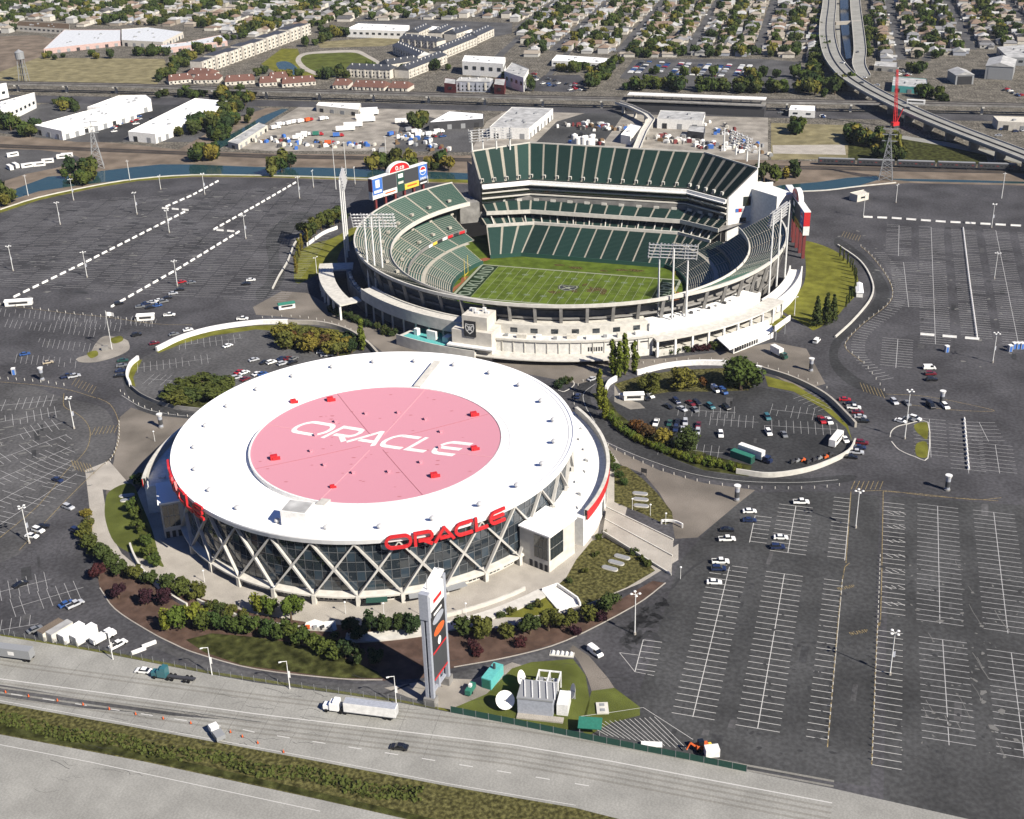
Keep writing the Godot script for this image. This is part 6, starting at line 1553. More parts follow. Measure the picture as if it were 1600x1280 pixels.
func pylon_sign() -> void:
	# two clad columns with screens between them
	var a: Vector2 = Vector2(-24.4,-269.4); var b: Vector2 = Vector2(-20.7,-278.4)
	var c := (a + b) * 0.5
	var ln := a.distance_to(b)
	var t := thing("pylon_sign", "tall grey pylon sign with a food advertisement beside the freeway", "sign", v3(c), yaw_of(b - a))
	var g: Geo
	var H := 39.0
	for s in [-1, 1]:
		g = Geo.new(); g.bx(Vector3(s * ln / 2, 0, 0), Vector3(2.6, 2.4, 3.2)); part(g, "footing", M.concrete_grey, t)
		for z in [-0.75, 0.75]:
			g = Geo.new(); g.bx(Vector3(s * ln / 2, 2.4, z), Vector3(1.1, H - 6.0, 0.9)); part(g, "column", M.sign_panel, t)
		g = Geo.new(); g.bx(Vector3(s * ln / 2, H - 11.0, 0), Vector3(1.6, 8.0, 2.6)); part(g, "column_cap", M.sign_panel, t)
	g = Geo.new(); g.bx(Vector3(0, 2.4, 0), Vector3(1.0, 10.0, 1.2)); part(g, "column", M.sign_panel, t)
	for y in [3.0, 12.0, 22.0]:
		g = Geo.new(); g.bar(Vector3(-ln / 2, y, 0), Vector3(ln / 2, y, 0), 0.8, 0.6); part(g, "beam", M.sign_panel, t)
	# sloping top panel, advert screen and lower screen on both faces
	g = Geo.new(); g.bx(Vector3(0, H - 9.5, 0), Vector3(ln - 1.6, 5.6, 2.6)); g.bar(Vector3(-ln / 2, H - 3.9, 0), Vector3(ln / 2, H - 1.5, 0), 2.8, 0.6); part(g, "head_panel", M.white, t)
	for z in [-1.0, 1.0]:
		g = Geo.new(); g.bx(Vector3(0, 16.0, z), Vector3(ln - 1.2, 13.4, 0.4)); var sc := part(g, "screen", M.dark, t)
		g = Geo.new(); g.bx(Vector3(0, 8.0, z), Vector3(ln - 1.5, 7.6, 0.4)); part(g, "lower_screen", M.screen, t)
		for y in [7.5, 15.9]:
			g = Geo.new(); g.bx(Vector3(0, y, z * 1.05), Vector3(ln - 1.5, 0.5, 0.5)); part(g, "red_trim", M.red, t)
		g = Geo.new(); g.bx(Vector3(0, H - 7.6, z * 1.34), Vector3(ln * 0.5, 1.1, 0.1)); part(g, "head_lettering", M.red, t)
		var f: float = z * 1.24
		for e in [[0.0, 25.6, 3.4, 1.4, "sign_panel"], [0.2, 21.8, 3.3, 1.4, "orange"], [0.2, 21.0, 3.0, 0.7, "wood"], [0.2, 22.6, 2.4, 0.6, "yellow"], [0.0, 18.2, 1.0, 1.3, "white"]]:
			g = Geo.new()
			for i in 14:
				var p0 := Vector3(e[0] + cos(TAU * i / 14) * e[2], e[1] + sin(TAU * i / 14) * e[3], f * (1.0 + 0.01 * e[3])); var p1 := Vector3(e[0] + cos(TAU * (i + 1) / 14) * e[2], e[1] + sin(TAU * (i + 1) / 14) * e[3], f * (1.0 + 0.01 * e[3]))
				g.t(Vector3(e[0], e[1], f * (1.0 + 0.01 * e[3])), p0, p1)
			part(g, "advert_shape", M[e[4]], sc)
		g = Geo.new(); g.bx(Vector3(0, 27.4, f), Vector3(ln * 0.5, 0.7, 0.06)); part(g, "advert_bar", M.white, sc)
	for s in [-0.3, 0.45]:
		g = Geo.new(); g.tube(Vector3(s * ln, H - 3, 0), Vector3(s * ln, H + 1.5, 0), 0.12, 0.06); part(g, "mast", M.grey_metal, t)

func dish(label: String, p: Vector2, r: float, h: float, turn: float, tilt: float) -> void:
	var t := thing("satellite_dish", label, "dish", v3(p), turn, "satellite dishes in the service yard")
	var g := Geo.new(); g.tube(Vector3.ZERO, Vector3(0, h, 0), 0.25, 0.2, 6); part(g, "mast", M.grey_metal, t)
	g = Geo.new()
	var b := Basis(Vector3.RIGHT, tilt)
	for j in 4:
		for i in 18:
			var q := []
			for e in [[j, i], [j + 1, i], [j + 1, i + 1], [j, i + 1]]:
				var rr: float = r * e[0] / 4.0
				q.append(Vector3(0, h, 0) + b * Vector3(cos(TAU * e[1] / 18) * rr, rr * rr * 0.12, sin(TAU * e[1] / 18) * rr))
			g.q(q[0], q[1], q[2], q[3])
	part(g, "reflector", M.white, t)
	g = Geo.new(); g.bar(Vector3(0, h, 0), Vector3(0, h, 0) + b * Vector3(0, r * 0.9, 0), 0.12, 0.12); part(g, "feed_arm", M.grey_metal, t)

func service_yard() -> void:
	var g: Geo
	# cooling plant: block with slatted top and open frame
	var t := thing("cooling_plant", "grey cooling plant with white pipe frame on the service lawn", "plant", v3(Vector2(6.2,-268.1)), -0.2)
	g = Geo.new(); g.bx(Vector3(-1.5, 0, 1.5), Vector3(9.5, 5.2, 7.5)); part(g, "housing", M.sign_panel, t)
	g = Geo.new(); g.bx(Vector3(-1.5, 5.2, 1.5), Vector3(9.8, 0.5, 7.8)); part(g, "top_tray", M.grey_metal, t)
	for i in 5:
		g = Geo.new(); g.bar(Vector3(-5.5 + i * 2.0, 5.9, -1.8), Vector3(-4.2 + i * 2.0, 5.9, 4.8), 0.3, 0.3); part(g, "top_beam", M.white_metal, t)
	for x in [1.0, 4.0, 7.0]:
		for z in [-7.5, -2.8]:
			g = Geo.new(); g.bx(Vector3(x - 3.5, 0, z), Vector3(0.35, 5.4, 0.35)); part(g, "frame_post", M.white_metal, t)
	for z in [-7.5, -2.8]:
		for y in [2.6, 5.2]:
			g = Geo.new(); g.bar(Vector3(-2.5, y, z), Vector3(3.5, y, z), 0.35, 0.35); part(g, "frame_beam", M.white_metal, t)
	for x in [-2.5, 0.5, 3.5]:
		g = Geo.new(); g.bar(Vector3(x, 5.2, -7.5), Vector3(x, 5.2, -2.8), 0.35, 0.35); part(g, "frame_beam", M.white_metal, t)
	for i in 3:
		g = Geo.new(); g.tube(Vector3(-1.5 + i * 2.0, 0, -5.2), Vector3(-1.5 + i * 2.0, 4.2, -5.2), 0.85, 0.85, 10); part(g, "tank", M.grey_metal, t)
	g = Geo.new(); g.bx(Vector3(0, 0, 6.2), Vector3(12.5, 0.5, 2.0)); part(g, "base_slab", M.concrete, t)
	g = Geo.new(); g.bx(Vector3(5.6, 0, 1.0), Vector3(3.0, 3.6, 6.0)); part(g, "side_cabinet", M.white_metal, t)
	dish("large pale satellite dish facing up in front of the cooling plant", Vector2(-4.4,-267), 2.6, 2.4, 0.3, 0.75)
	dish("white satellite dish standing on edge left of the cooling plant", Vector2(-0.2,-275.9), 2.3, 2.6, 1.2, 1.2)
	dish("white satellite dish on edge at the right side of the cooling plant", Vector2(14.6,-269.8), 2.1, 2.6, -1.4, 1.3)
	t = thing("container", "turquoise container with a chimney beside the tall sign", "container", v3(Vector2(-7.7,-278.4)), 1.1)
	g = Geo.new(); g.bx(Vector3.ZERO, Vector3(7.6, 3.4, 3.0)); part(g, "box", M.teal, t)
	g = Geo.new(); g.tube(Vector3(1.2, 3.4, 0), Vector3(1.2, 5.0, 0), 0.4, 0.4, 8); part(g, "chimney", M.dark_metal, t)
	g = Geo.new(); g.bx(Vector3(-3.85, 0.3, 0), Vector3(0.1, 2.8, 2.4)); part(g, "door", M.green_paint, t)
	t = thing("generator", "small green generator trailer in front of the turquoise container", "generator", v3(Vector2(-13.8,-273.8)), 1.2)
	g = Geo.new(); g.bx(Vector3(0, 0.5, 0), Vector3(4.2, 1.5, 1.6)); part(g, "housing", M.green_paint, t)
	g = Geo.new(); g.bx(Vector3(0, 2.0, 0), Vector3(1.0, 0.8, 0.8)); part(g, "tank", M.white_metal, t)
	g = Geo.new(); g.tube(Vector3(-0.5, 0.4, -0.9), Vector3(-0.5, 0.4, 0.9), 0.4, 0.4, 8); part(g, "wheel", M.tyre, t)
	t = thing("shelter", "small green roofed shelter against the freeway fence", "shelter", v3(Vector2(17.9,-256.6)), -0.15)
	for x in [-2.6, 2.6]:
		for z in [-1.5, 1.5]:
			g = Geo.new(); g.bx(Vector3(x, 0, z), Vector3(0.2, 2.6, 0.2)); part(g, "post", M.grey_metal, t)
	g = Geo.new(); g.bar(Vector3(0, 3.0, -2.0), Vector3(0, 2.5, 2.0), 6.2, 0.25); part(g, "roof", M.green_paint, t)
	t = thing("concrete_pad", "white concrete pad with two hatches on the grass", "pad", v3(Vector2(21.8,-265.3)), 0.0)
	g = Geo.new(); g.bx(Vector3.ZERO, Vector3(3.2, 0.5, 4.4)); part(g, "slab", M.concrete_pale, t)
	for z in [-1.1, 1.0]:
		g = Geo.new(); g.bx(Vector3(0, 0.5, z), Vector3(1.2, 0.15, 1.0)); part(g, "hatch", M.grey_metal, t)
	t = thing("pipe_rack", "row of white pipes lying on the grass above the cooling plant", "pipes", v3(Vector2(12.1,-289.3)), -0.2)
	for i in 5:
		g = Geo.new(); g.tube(Vector3(-2.6 + i * 1.3, 0.4, -0.8), Vector3(-2.6 + i * 1.3, 0.4, 0.8), 0.4, 0.4, 8); part(g, "pipe", M.white_metal, t)
	g = Geo.new(); g.bx(Vector3.ZERO, Vector3(7.0, 0.3, 2.2)); part(g, "tray", M.concrete_pale, t)
	# the sculpture-like sign in the bed, and the backhoe by the fence
	t = thing("billboard", "white cut-out sign lying on the planting bed before the arena", "sign", v3(Vector2(-59.1,-304.2)), -0.1)
	g = Geo.new()
	var p := pv([-5.0, 0.2, -4.2, 2.2, -1.5, 3.2, 1.0, 2.6, 4.6, 3.0, 5.2, 0.6, 3.4, -0.4])
	for i in range(1, p.size() - 1): g.t(Vector3(p[0].x, p[0].y, 0.3), Vector3(p[i].x, p[i].y, 0.3 - 0.4 * p[i].y), Vector3(p[i + 1].x, p[i + 1].y, 0.3 - 0.4 * p[i + 1].y))
	part(g, "panel", M.white, t)
	for i in 4:
		g = Geo.new(); g.bx(Vector3(-3.5 + i * 2.2, 0.6, 0.2), Vector3(1.2, 1.2, 0.6), 0.3 * i); part(g, "panel_shape", [M.orange, M.grey_metal, M.dark, M.grey_metal][i], t)
	t = thing("backhoe", "orange backhoe parked by the fence at the lot's lower edge", "backhoe", v3(Vector2(46,-248.4)), 0.2)
	g = Geo.new(); g.bx(Vector3(0, 0.7, 0), Vector3(3.2, 1.3, 1.7)); part(g, "body", M.orange, t)
	g = Geo.new(); g.bx(Vector3(-0.4, 2.0, 0), Vector3(1.4, 1.2, 1.4)); part(g, "cab", M.car_glass, t)
	g = Geo.new(); g.bar(Vector3(-1.6, 1.4, 0), Vector3(-3.2, 3.0, 0), 0.3, 0.4); g.bar(Vector3(-3.2, 3.0, 0), Vector3(-4.2, 1.0, 0), 0.25, 0.35); part(g, "boom", M.orange, t)
	g = Geo.new(); g.bx(Vector3(2.4, 0.3, 0), Vector3(0.8, 0.8, 2.2)); part(g, "bucket", M.yellow, t)
	for x in [-1.1, 1.2]:
		for z in [-0.9, 0.9]:
			g = Geo.new(); g.tube(Vector3(x, 0.6, z - 0.2), Vector3(x, 0.6, z + 0.2), 0.6, 0.6, 9); part(g, "wheel", M.tyre, t)
	t = thing("site_trailer", "small white site trailer beside the orange backhoe", "trailer", v3(Vector2(48.1,-245.9)), 0.1)
	g = Geo.new(); g.bx(Vector3(0, 0.6, 0), Vector3(3.6, 2.4, 2.3)); part(g, "box", M.white, t)
	g = Geo.new(); g.bx(Vector3(0, 0.1, 0), Vector3(4.6, 0.4, 0.4)); part(g, "drawbar", M.dark_metal, t)
	t = thing("bench", "long white bench table beside the hatched corner of the lot", "bench", v3(Vector2(33.3,-250.1)), -0.1)
	g = Geo.new(); g.bx(Vector3(0, 0.7, 0), Vector3(5.4, 0.25, 1.9)); part(g, "top", M.white, t)
	for x in [-2.2, 2.2]:
		g = Geo.new(); g.bx(Vector3(x, 0, 0), Vector3(0.3, 0.7, 1.5)); part(g, "leg", M.grey_metal, t)
	# containers and small trucks by the lower left fence
	var i := 0
	for c in [[Vector2(-139.2,-306), "pale_wall", "rust topped tan container by the lower left fence, leftmost of four"], [Vector2(-136.4,-305.2), "concrete_pale", "tan container by the lower left fence, second of four"], [Vector2(-132.5,-304.1), "white", "white container by the lower left fence, third of four"], [Vector2(-128.6,-303.3), "white", "white container by the lower left fence, nearest the crane truck"]]:
		t = thing("container", c[2], "container", v3(c[0]), 0.95, "containers by the lower left fence")
		g = Geo.new(); g.bx(Vector3.ZERO, Vector3(7.6, 3.0, 2.7)); part(g, "box", M[c[1]], t)
		g = Geo.new(); g.bx(Vector3(0, 3.0, 0), Vector3(7.7, 0.12, 2.8)); part(g, "roof", M.dirt if i == 0 else (M.grey_roof if i == 1 else M.white_roof), t)
		g = Geo.new(); g.bx(Vector3(-3.85, 0.2, 0), Vector3(0.08, 2.6, 2.3)); part(g, "door", M.grey_metal, t)
		i += 1
	box_truck("white crane truck parked beside the white containers", Vector2(-123.1,-301.8), 0.85, "white", "white_metal", 7.0, 1.6)
	car("pickup", "white", Vector2(-117.6,-299.1), 0.85, "white pickup right of the crane truck by the lower left fence", "vehicles by the lower left fence")
	for k in 2:
		var bb := mi(null, numbered("barrier_block"), M.white, self)
		g = Geo.new(); g.bx(Vector3.ZERO, Vector3(4.2, 1.0, 0.7)); bb.mesh = g.mesh()
		bb.position = v3([Vector2(-110.8,-296.1), Vector2(-108.5,-299)][k], 0.02); bb.rotation.y = 0.6
		tag(bb, ["lower", "upper"][k] + " of two white barriers on the tan ground by the fence", "barrier", "barriers by the fence")
	car("van", "white", Vector2(21.6,-289.2), -0.95, "white van with dark glass on the service path", "vehicles near the service yard")

func box_truck(label: String, p: Vector2, turn: float, cab: String, box: String, l := 8.0, h := 2.6, group := "trucks") -> void:
	var t := thing("truck", label, "truck", v3(p, 0.05), turn, group)
	var g := Geo.new(); g.bx(Vector3(l / 2 - 1.0, 0.6, 0), Vector3(2.0, 2.0, 2.2)); g.bx(Vector3(l / 2 + 0.4, 0.6, 0), Vector3(1.0, 1.1, 2.0)); part(g, "cab", paint(cab), t)
	g = Geo.new(); g.bx(Vector3(l / 2 - 0.05, 1.7, 0), Vector3(0.15, 0.8, 1.9)); part(g, "windscreen", M.car_glass, t)
	g = Geo.new(); g.bx(Vector3(-1.2, 0.9, 0), Vector3(l - 2.8, h, 2.4)); part(g, "box", M[box], t)
	for x in [-l / 2 + 1.2, l / 2 - 0.8]:
		for s in [-1, 1]:
			g = Geo.new(); g.tube(Vector3(x, 0.45, s * 0.9), Vector3(x, 0.45, s * 1.15), 0.45, 0.45, 9); part(g, "wheel", M.tyre, t)

func semi(label: String, p: Vector2, turn: float, cab: String, l: float, loaded: bool) -> void:
	var t := thing("semi_truck", label, "truck", v3(p, 0.07), turn, "trucks on the freeway")
	var cx := -l / 2 - 3.4   # drives towards -x
	var g := Geo.new(); g.bx(Vector3(cx + 0.6, 0.8, 0), Vector3(2.6, 2.3, 2.4)); g.bx(Vector3(cx + 1.1, 3.1, 0), Vector3(1.6, 0.7, 2.2)); part(g, "cab", paint(cab), t)
	g = Geo.new(); g.bx(Vector3(cx - 1.6, 0.8, 0), Vector3(2.0, 1.3, 1.9)); part(g, "hood", paint(cab), t)
	g = Geo.new(); g.bx(Vector3(cx - 0.72, 2.1, 0), Vector3(0.1, 0.8, 2.0)); part(g, "windscreen", M.car_glass, t)
	g = Geo.new(); g.bar(Vector3(cx - 2.0, 0.75, 0), Vector3(l / 2 if not loaded else cx + 4.6, 0.9, 0), 1.0, 0.35); part(g, "chassis", M.dark_metal, t)
	if loaded:
		g = Geo.new(); g.bx(Vector3(0, 1.15, 0), Vector3(l, 2.85, 2.6)); part(g, "trailer", M.white, t)
		g = Geo.new(); g.bx(Vector3(0, 4.0, 0), Vector3(l - 0.2, 0.06, 2.5)); part(g, "trailer_roof", M.sign_panel, t)
		g = Geo.new(); g.bx(Vector3(l / 2 + 0.02, 1.3, 0), Vector3(0.08, 2.5, 2.3)); part(g, "trailer_door", M.grey_light, t)
		g = Geo.new(); g.bx(Vector3(0, 1.0, 0), Vector3(l, 0.18, 2.66)); part(g, "side_rail", M.grey_metal, t)
	var ax := [cx - 1.7, cx + 2.4, cx + 3.7, l / 2 - 3.0, l / 2 - 1.7]
	for x in ax:
		for s in [-1, 1]:
			g = Geo.new(); g.tube(Vector3(x, 0.5, s * 0.85), Vector3(x, 0.5, s * 1.25), 0.5, 0.5, 9); part(g, "wheel", M.tyre, t)

func fence(label: String, p: PackedVector2Array, h: float, m: String, step := 3.6) -> void:
	var t := thing("fence", label, "fence", Vector3.ZERO, 0, "fences")
	var n := int(path_len(p) / step)
	for i in n + 1:
		var a: Array = along(p, i * step)
		var g := Geo.new(); g.tube(v3(a[0]), v3(a[0], h + 0.1), 0.06, 0.06, 5); part(g, "post", M.grey_metal, t)
		if i == n: break
		var b: Array = along(p, (i + 1) * step)
		g = Geo.new(); g.q(v3(a[0], 0.05), v3(a[0], h), v3(b[0], h), v3(b[0], 0.05)); part(g, "mesh_panel", M[m], t)

func freeway_things() -> void:
	var mesh := StandardMaterial3D.new(); mesh.albedo_color = Color(0.35, 0.36, 0.36, 0.3); mesh.transparency = BaseMaterial3D.TRANSPARENCY_ALPHA; mesh.roughness = 0.9; mesh.cull_mode = BaseMaterial3D.CULL_DISABLED
	M.wire = mesh
	fence("wire fence between the left lot and the freeway", pv([-167.5,-309.2,-155,-306.4,-138,-301.3,-120.5,-296.2,-87,-284.7,-74,-280.8,-47.5,-274.1,-32.6,-270.3,-19.7,-266]), 2.0, "wire")
	fence("dark screened fence between the service lawn and the freeway", pv([-19,-265.7,-2.6,-260.2,14.1,-254.3,27.8,-249.6,43.2,-244.5,57.9,-239.3]), 2.1, "green_dark")
	var k := 0
	for a in [[Vector2(-117.4,-292.8), "white freeway lamp beside the containers at the lower left"], [Vector2(-87.1,-284.5), "white freeway lamp behind the blue flatbed tractor"], [Vector2(-64,-277.3), "white freeway lamp between the two semi trucks"], [Vector2(-33.9,-269.5), "white freeway lamp behind the white semi trailer"]]:
		var t := thing("street_lamp", a[1], "lamp post", v3(a[0]), -0.15, "freeway lamps")
		var g := Geo.new(); g.tube(Vector3.ZERO, Vector3(0, 9.6, 0), 0.16, 0.09, 6); part(g, "pole", M.white_metal, t)
		g = Geo.new(); g.bar(Vector3(0, 9.5, 0), Vector3(-1.2, 9.9, 0.8), 0.12, 0.12); part(g, "arm", M.white_metal, t)
		g = Geo.new(); g.bx(Vector3(-1.5, 9.75, 1.0), Vector3(0.8, 0.2, 0.4), 0.5); part(g, "lamp_head", M.white_metal, t)
		g = Geo.new(); g.bx(Vector3(0.35, 4.0, 0), Vector3(0.5, 2.2, 0.08)); part(g, "banner", M.white, t)
	var dir: Vector2 = (Vector2(-2.6,-252.3)) - (Vector2(-147.4,-285.4))
	var fy := yaw_of(dir)
	semi("white semi truck with long white trailer on the freeway", Vector2(-40.3,-265.4), fy, "white", 14.6, true)
	semi("blue tractor pulling an empty flatbed on the freeway", Vector2(-94.5,-282.5), fy, "teal", 7.0, false)
	car("sedan", "white", Vector2(-107,-286.5), fy + PI, "white sedan just behind the blue flatbed tractor on the freeway", "freeway traffic", 0.07)
	car("sedan", "black", Vector2(-31.8,-252), fy + PI, "black sedan alone on the freeway below the white semi", "freeway traffic", 0.07)
	box_truck("white work truck on the freeway shoulder among orange cones", Vector2(-80.2,-258.4), fy + 2.4, "white", "grey_metal", 6.0, 1.3, "freeway traffic")
	var t := thing("box_trailer", "long grey trailer at the picture's left edge on the freeway", "trailer", v3(Vector2(-145.5,-294.6), 0.07), fy)
	var g := Geo.new(); g.bx(Vector3(-3, 1.1, 0), Vector3(16.0, 2.9, 2.6)); part(g, "box", M.grey_metal, t)
	g = Geo.new(); g.bx(Vector3(-1, 1.9, 1.33), Vector3(1.9, 1.2, 0.06)); part(g, "sign_plate", M.white, t)
	for x in [-8.5, -7.3, 3.0, 4.2]:
		for s in [-1, 1]:
			g = Geo.new(); g.tube(Vector3(x, 0.5, s * 0.85), Vector3(x, 0.5, s * 1.25), 0.5, 0.5, 9); part(g, "wheel", M.tyre, t)
	var cn: PackedVector2Array = pv([-143.5,-279.1,-136.4,-277.1,-127.7,-274.9,-120,-272.9,-112.2,-270.7,-104.4,-268.3,-96.4,-266.2,-88.5,-264,-77.1,-260,-73.6,-258.1,-69.1,-255.5,-61.8,-251.8])
	for i in cn.size():
		var o := thing("traffic_cone", "%s orange traffic cone from the left along the freeway lane line" % nth(i), "cone", v3(cn[i], 0.07), 0, "freeway cones")
		g = Geo.new(); g.tube(Vector3(0, 0.05, 0), Vector3(0, 0.95, 0), 0.26, 0.05, 8); part(g, "cone", M.orange, o)
		g = Geo.new(); g.bx(Vector3.ZERO, Vector3(0.6, 0.06, 0.6)); part(g, "base", M.dark, o)
	# scrub in the median: nobody could count it
	var gs := Geo.new()
	for i in 2600:
		if sin(i * 0.013) > 0.75: continue
		var u := rng.randf(); var p: Vector2 = (Vector2(-156.4,-271.8)).lerp(Vector2(-24.9,-234), u) + Vector2(rng.randf_range(-1, 1), rng.randf_range(-2.4, 2.4)) + Vector2(0, sin(u * 30.0))
		var r := rng.randf_range(0.25, 0.65)
		var d := Vector3(rng.randfn(), 1.2, rng.randfn()).normalized(); var e := d.cross(Vector3(rng.randfn(), rng.randfn(), rng.randfn())).normalized(); var f := d.cross(e)
		var c := v3(p, rng.randf_range(0.1, 0.9) * absf(sin(u * 17.0)) * 0.8 + 0.15)
		gs.q(c - e * r, c + f * r, c + e * r, c - f * r)
	var sc := one(gs, "median_scrub", M.leaf_olive, "dry green scrub along the freeway median", "scrub"); sc.set_meta("kind", "stuff")

func lot_things() -> void:
	for a in [[Vector2(-266.9,-634.9), 13.9, "at the left edge of the upper left lot"], [Vector2(-223,-621.3), 13.9, "beside the first dashed barrier line's lower end"], [Vector2(-267.5,-716.5), 13.5, "leftmost of the far group in the upper left lot"], [Vector2(-275.3,-767.6), 13.5, "nearest the channel kerb in the upper left lot"], [Vector2(-225.9,-733.1), 13.5, "between the far kerb and the first dashed barrier line"], [Vector2(-196.9,-694.2), 13.5, "at the upper bend of the first dashed barrier line"], [Vector2(-192.9,-772.4), 13.5, "at the far end of the first dashed barrier line"], [Vector2(-224.7,-787.2), 9.0, "by the far kerb, with a white box foot"], [Vector2(-149.7,-679.5), 13.5, "at the bend of the second dashed barrier line"], [Vector2(-171.3,-604.2), 13.5, "beside the second dashed barrier line's lower half"],
			[Vector2(-174.8,-442.7), 13.5, "in the island left of the tan plaza"], [Vector2(-163.6,-357.5), 14.0, "beside two white cars in the worn left lot"], [Vector2(112.8,-352.6), 14.0, "on a yellow foot in the lane of the near right lot"], [Vector2(102.2,-276.2), 14.2, "in the middle of the near right lot"], [Vector2(33.8,-297.7), 14.2, "beside the planting bed at the near right lot's corner"], [Vector2(205,-481), 13.5, "near the portable toilets in the far right lot"], [Vector2(242.2,-581.2), 13.5, "halfway up the far right lot"], [Vector2(269.9,-661.5), 13.5, "at the long white barrier line of the far right lot"], [Vector2(205,-686.5), 13.5, "at the left end of the long white barrier line"], [Vector2(231.6,-713.1), 11.0, "on the open asphalt near the channel"], [Vector2(-130.2,-757.7), 13.5, "near the tall floodlights in the upper left lot"], [Vector2(-124.6,-781.6), 11.0, "close to the channel left of the big scoreboard"], [Vector2(-98.2,-786.4), 11.0, "nearest the big scoreboard by the channel"], [Vector2(147.6,-414.4), 20.0, "tall and slim on the kerbed island right of the ring lot"], [Vector2(133.4,-540.5), 9.0, "on the hillside lawn right of the stadium"], [Vector2(-100.9,-616.8), 9.0, "on the hillside lawn left of the stadium"]]:
		lamp(a[0], a[1], "white lamp post " + a[2], 4 if a[1] > 12 else 2, a[1] > 12)
	var i := 0
	for p in [Vector2(50.3,-358), Vector2(45.8,-364), Vector2(40.1,-368.2), Vector2(-29,-310.1), Vector2(-15.8,-309.5), Vector2(-40.6,-310.7), Vector2(-52.3,-311.9), Vector2(-75.2,-321.3), Vector2(-99.1,-331.2), Vector2(-139.4,-429.6), Vector2(-117.2,-389.7), Vector2(50.9,-325.6)]:
		var t := thing("path_lamp", "%s short path lamp round the arena plaza, going round from the stairway" % nth(i), "lamp", v3(p), 0, "path lamps round the arena")
		var g := Geo.new(); g.tube(Vector3.ZERO, Vector3(0, 4.2, 0), 0.1, 0.07, 6); part(g, "pole", M.white_metal, t)
		g = Geo.new(); g.blob(Vector3(0, 4.4, 0), Vector3(0.4, 0.3, 0.4), 7, 4); part(g, "globe", M.white_metal, t)
		i += 1
	# round advertising columns
	for a in [[Vector2(-139.9,-441.7), "on the tan plaza left of the arena"], [Vector2(-203.4,-490.7), "on the strip above the worn left lot"], [Vector2(126.7,-477.7), "beyond the right ring road by the parked box truck"], [Vector2(170.7,-442.7), "by the checkpoint strip right of the ring lot"], [Vector2(150.8,-375.6), "on the strip above the near right lot"], [Vector2(76.8,-372.6), "on the tan plaza right of the arena"]]:
		var t := thing("advert_column", "round grey advertising column " + a[1], "column", v3(a[0]), 0, "advertising columns")
		var g := Geo.new(); g.tube(Vector3.ZERO, Vector3(0, 0.5, 0), 1.1, 1.1, 12); part(g, "base", M.concrete_grey, t)
		g = Geo.new(); g.tube(Vector3(0, 0.5, 0), Vector3(0, 5.0, 0), 0.85, 0.85, 12); part(g, "drum", M.sign_panel, t)
		g = Geo.new(); g.tube(Vector3(0, 5.0, 0), Vector3(0, 6.0, 0), 0.9, 1.25, 12); part(g, "crown", M.white_metal, t)
		g = Geo.new(); g.tube(Vector3(0, 1.4, 0), Vector3(0, 3.6, 0), 0.88, 0.88, 12, false); part(g, "poster", M.screen, t)
	# dashed barrier lines
	barriers(pv([-251.3,-595.7,-230.7,-645.8,-196.8,-735.6,-196.6,-738.2,-212.9,-743.7,-200.6,-770.3,-190.7,-801.9]), 7.0, "of the first dashed line in the upper left lot", "dashed barrier lines", 4.4)
	barriers(pv([-196.8,-578.1,-176.5,-631,-156,-691.7,-171.9,-696.8,-155.1,-743.6,-137,-796.4]), 7.0, "of the second dashed line in the upper left lot", "dashed barrier lines", 4.4)
	barriers(pv([207.5,-686.2,222.7,-682.4,245.7,-674.2,288.2,-662.1,313,-653]), 8.0, "of the long line across the far right lot", "dashed barrier lines", 5.4)
	barriers(pv([253.8,-660.6,228.9,-578.6,207.5,-506.7]), 3.4, "of the line running down the far right lot", "dashed barrier lines", 2.0)
	barriers(pv([187.1,-512.6,205.5,-506.8]), 9.5, "of the short row below the far right lot", "dashed barrier lines", 6.0)
	barriers(pv([174.9,-428.3,162.6,-387.7]), 3.6, "of the line right of the kerbed island", "dashed barrier lines", 2.0)
	# portable toilets
	i = 0
	for p in [Vector2(216.6,-492.5), Vector2(219.3,-495.1), Vector2(220.9,-495), Vector2(222.6,-494.9), Vector2(189.5,-493.7), Vector2(-218.1,-497.7)]:
		var t := thing("portable_toilet", "%s pale blue portable toilet %s" % [nth(i), ["in the row by the far right lamp", "in the row by the far right lamp", "in the row by the far right lamp", "in the row by the far right lamp", "standing alone in the far right lot", "standing alone at the left edge"][i]], "toilet", v3(p), 0.2, "portable toilets")
		var g := Geo.new(); g.bx(Vector3.ZERO, Vector3(1.6, 2.8, 1.6)); part(g, "cabin", M.sign_panel, t)
		g = Geo.new(); g.bx(Vector3(0, 2.8, 0), Vector3(1.7, 0.25, 1.7)); part(g, "roof", M.white, t)
		g = Geo.new(); g.bx(Vector3(0, 0.1, 0.82), Vector3(1.0, 2.3, 0.05)); part(g, "door", M.blue, t)
		i += 1
	# ticket booths, flag pole, carts, tents
	var t := thing("flag_pole", "tall flag pole with a flag on the small island at the left", "flag pole", v3(Vector2(-182.2,-522.7)))
	var g := Geo.new(); g.tube(Vector3.ZERO, Vector3(0, 19.0, 0), 0.18, 0.1, 6); part(g, "pole", M.white_metal, t)
	g = Geo.new()
	for k in 6: g.q(Vector3(k * 0.6, 16.6 - k * 0.08, sin(k * 1.3) * 0.25), Vector3(k * 0.6, 18.6 - k * 0.12, sin(k * 1.3) * 0.25), Vector3((k + 1) * 0.6, 18.5 - k * 0.12, sin((k + 1) * 1.3) * 0.25), Vector3((k + 1) * 0.6, 16.5 - k * 0.08, sin((k + 1) * 1.3) * 0.25))
	part(g, "flag", M.white, t)
	g = Geo.new(); g.bx(Vector3(-3.0, 0, 0.5), Vector3(3.0, 2.0, 1.6), 0.3); part(g, "plinth", M.concrete_grey, t)
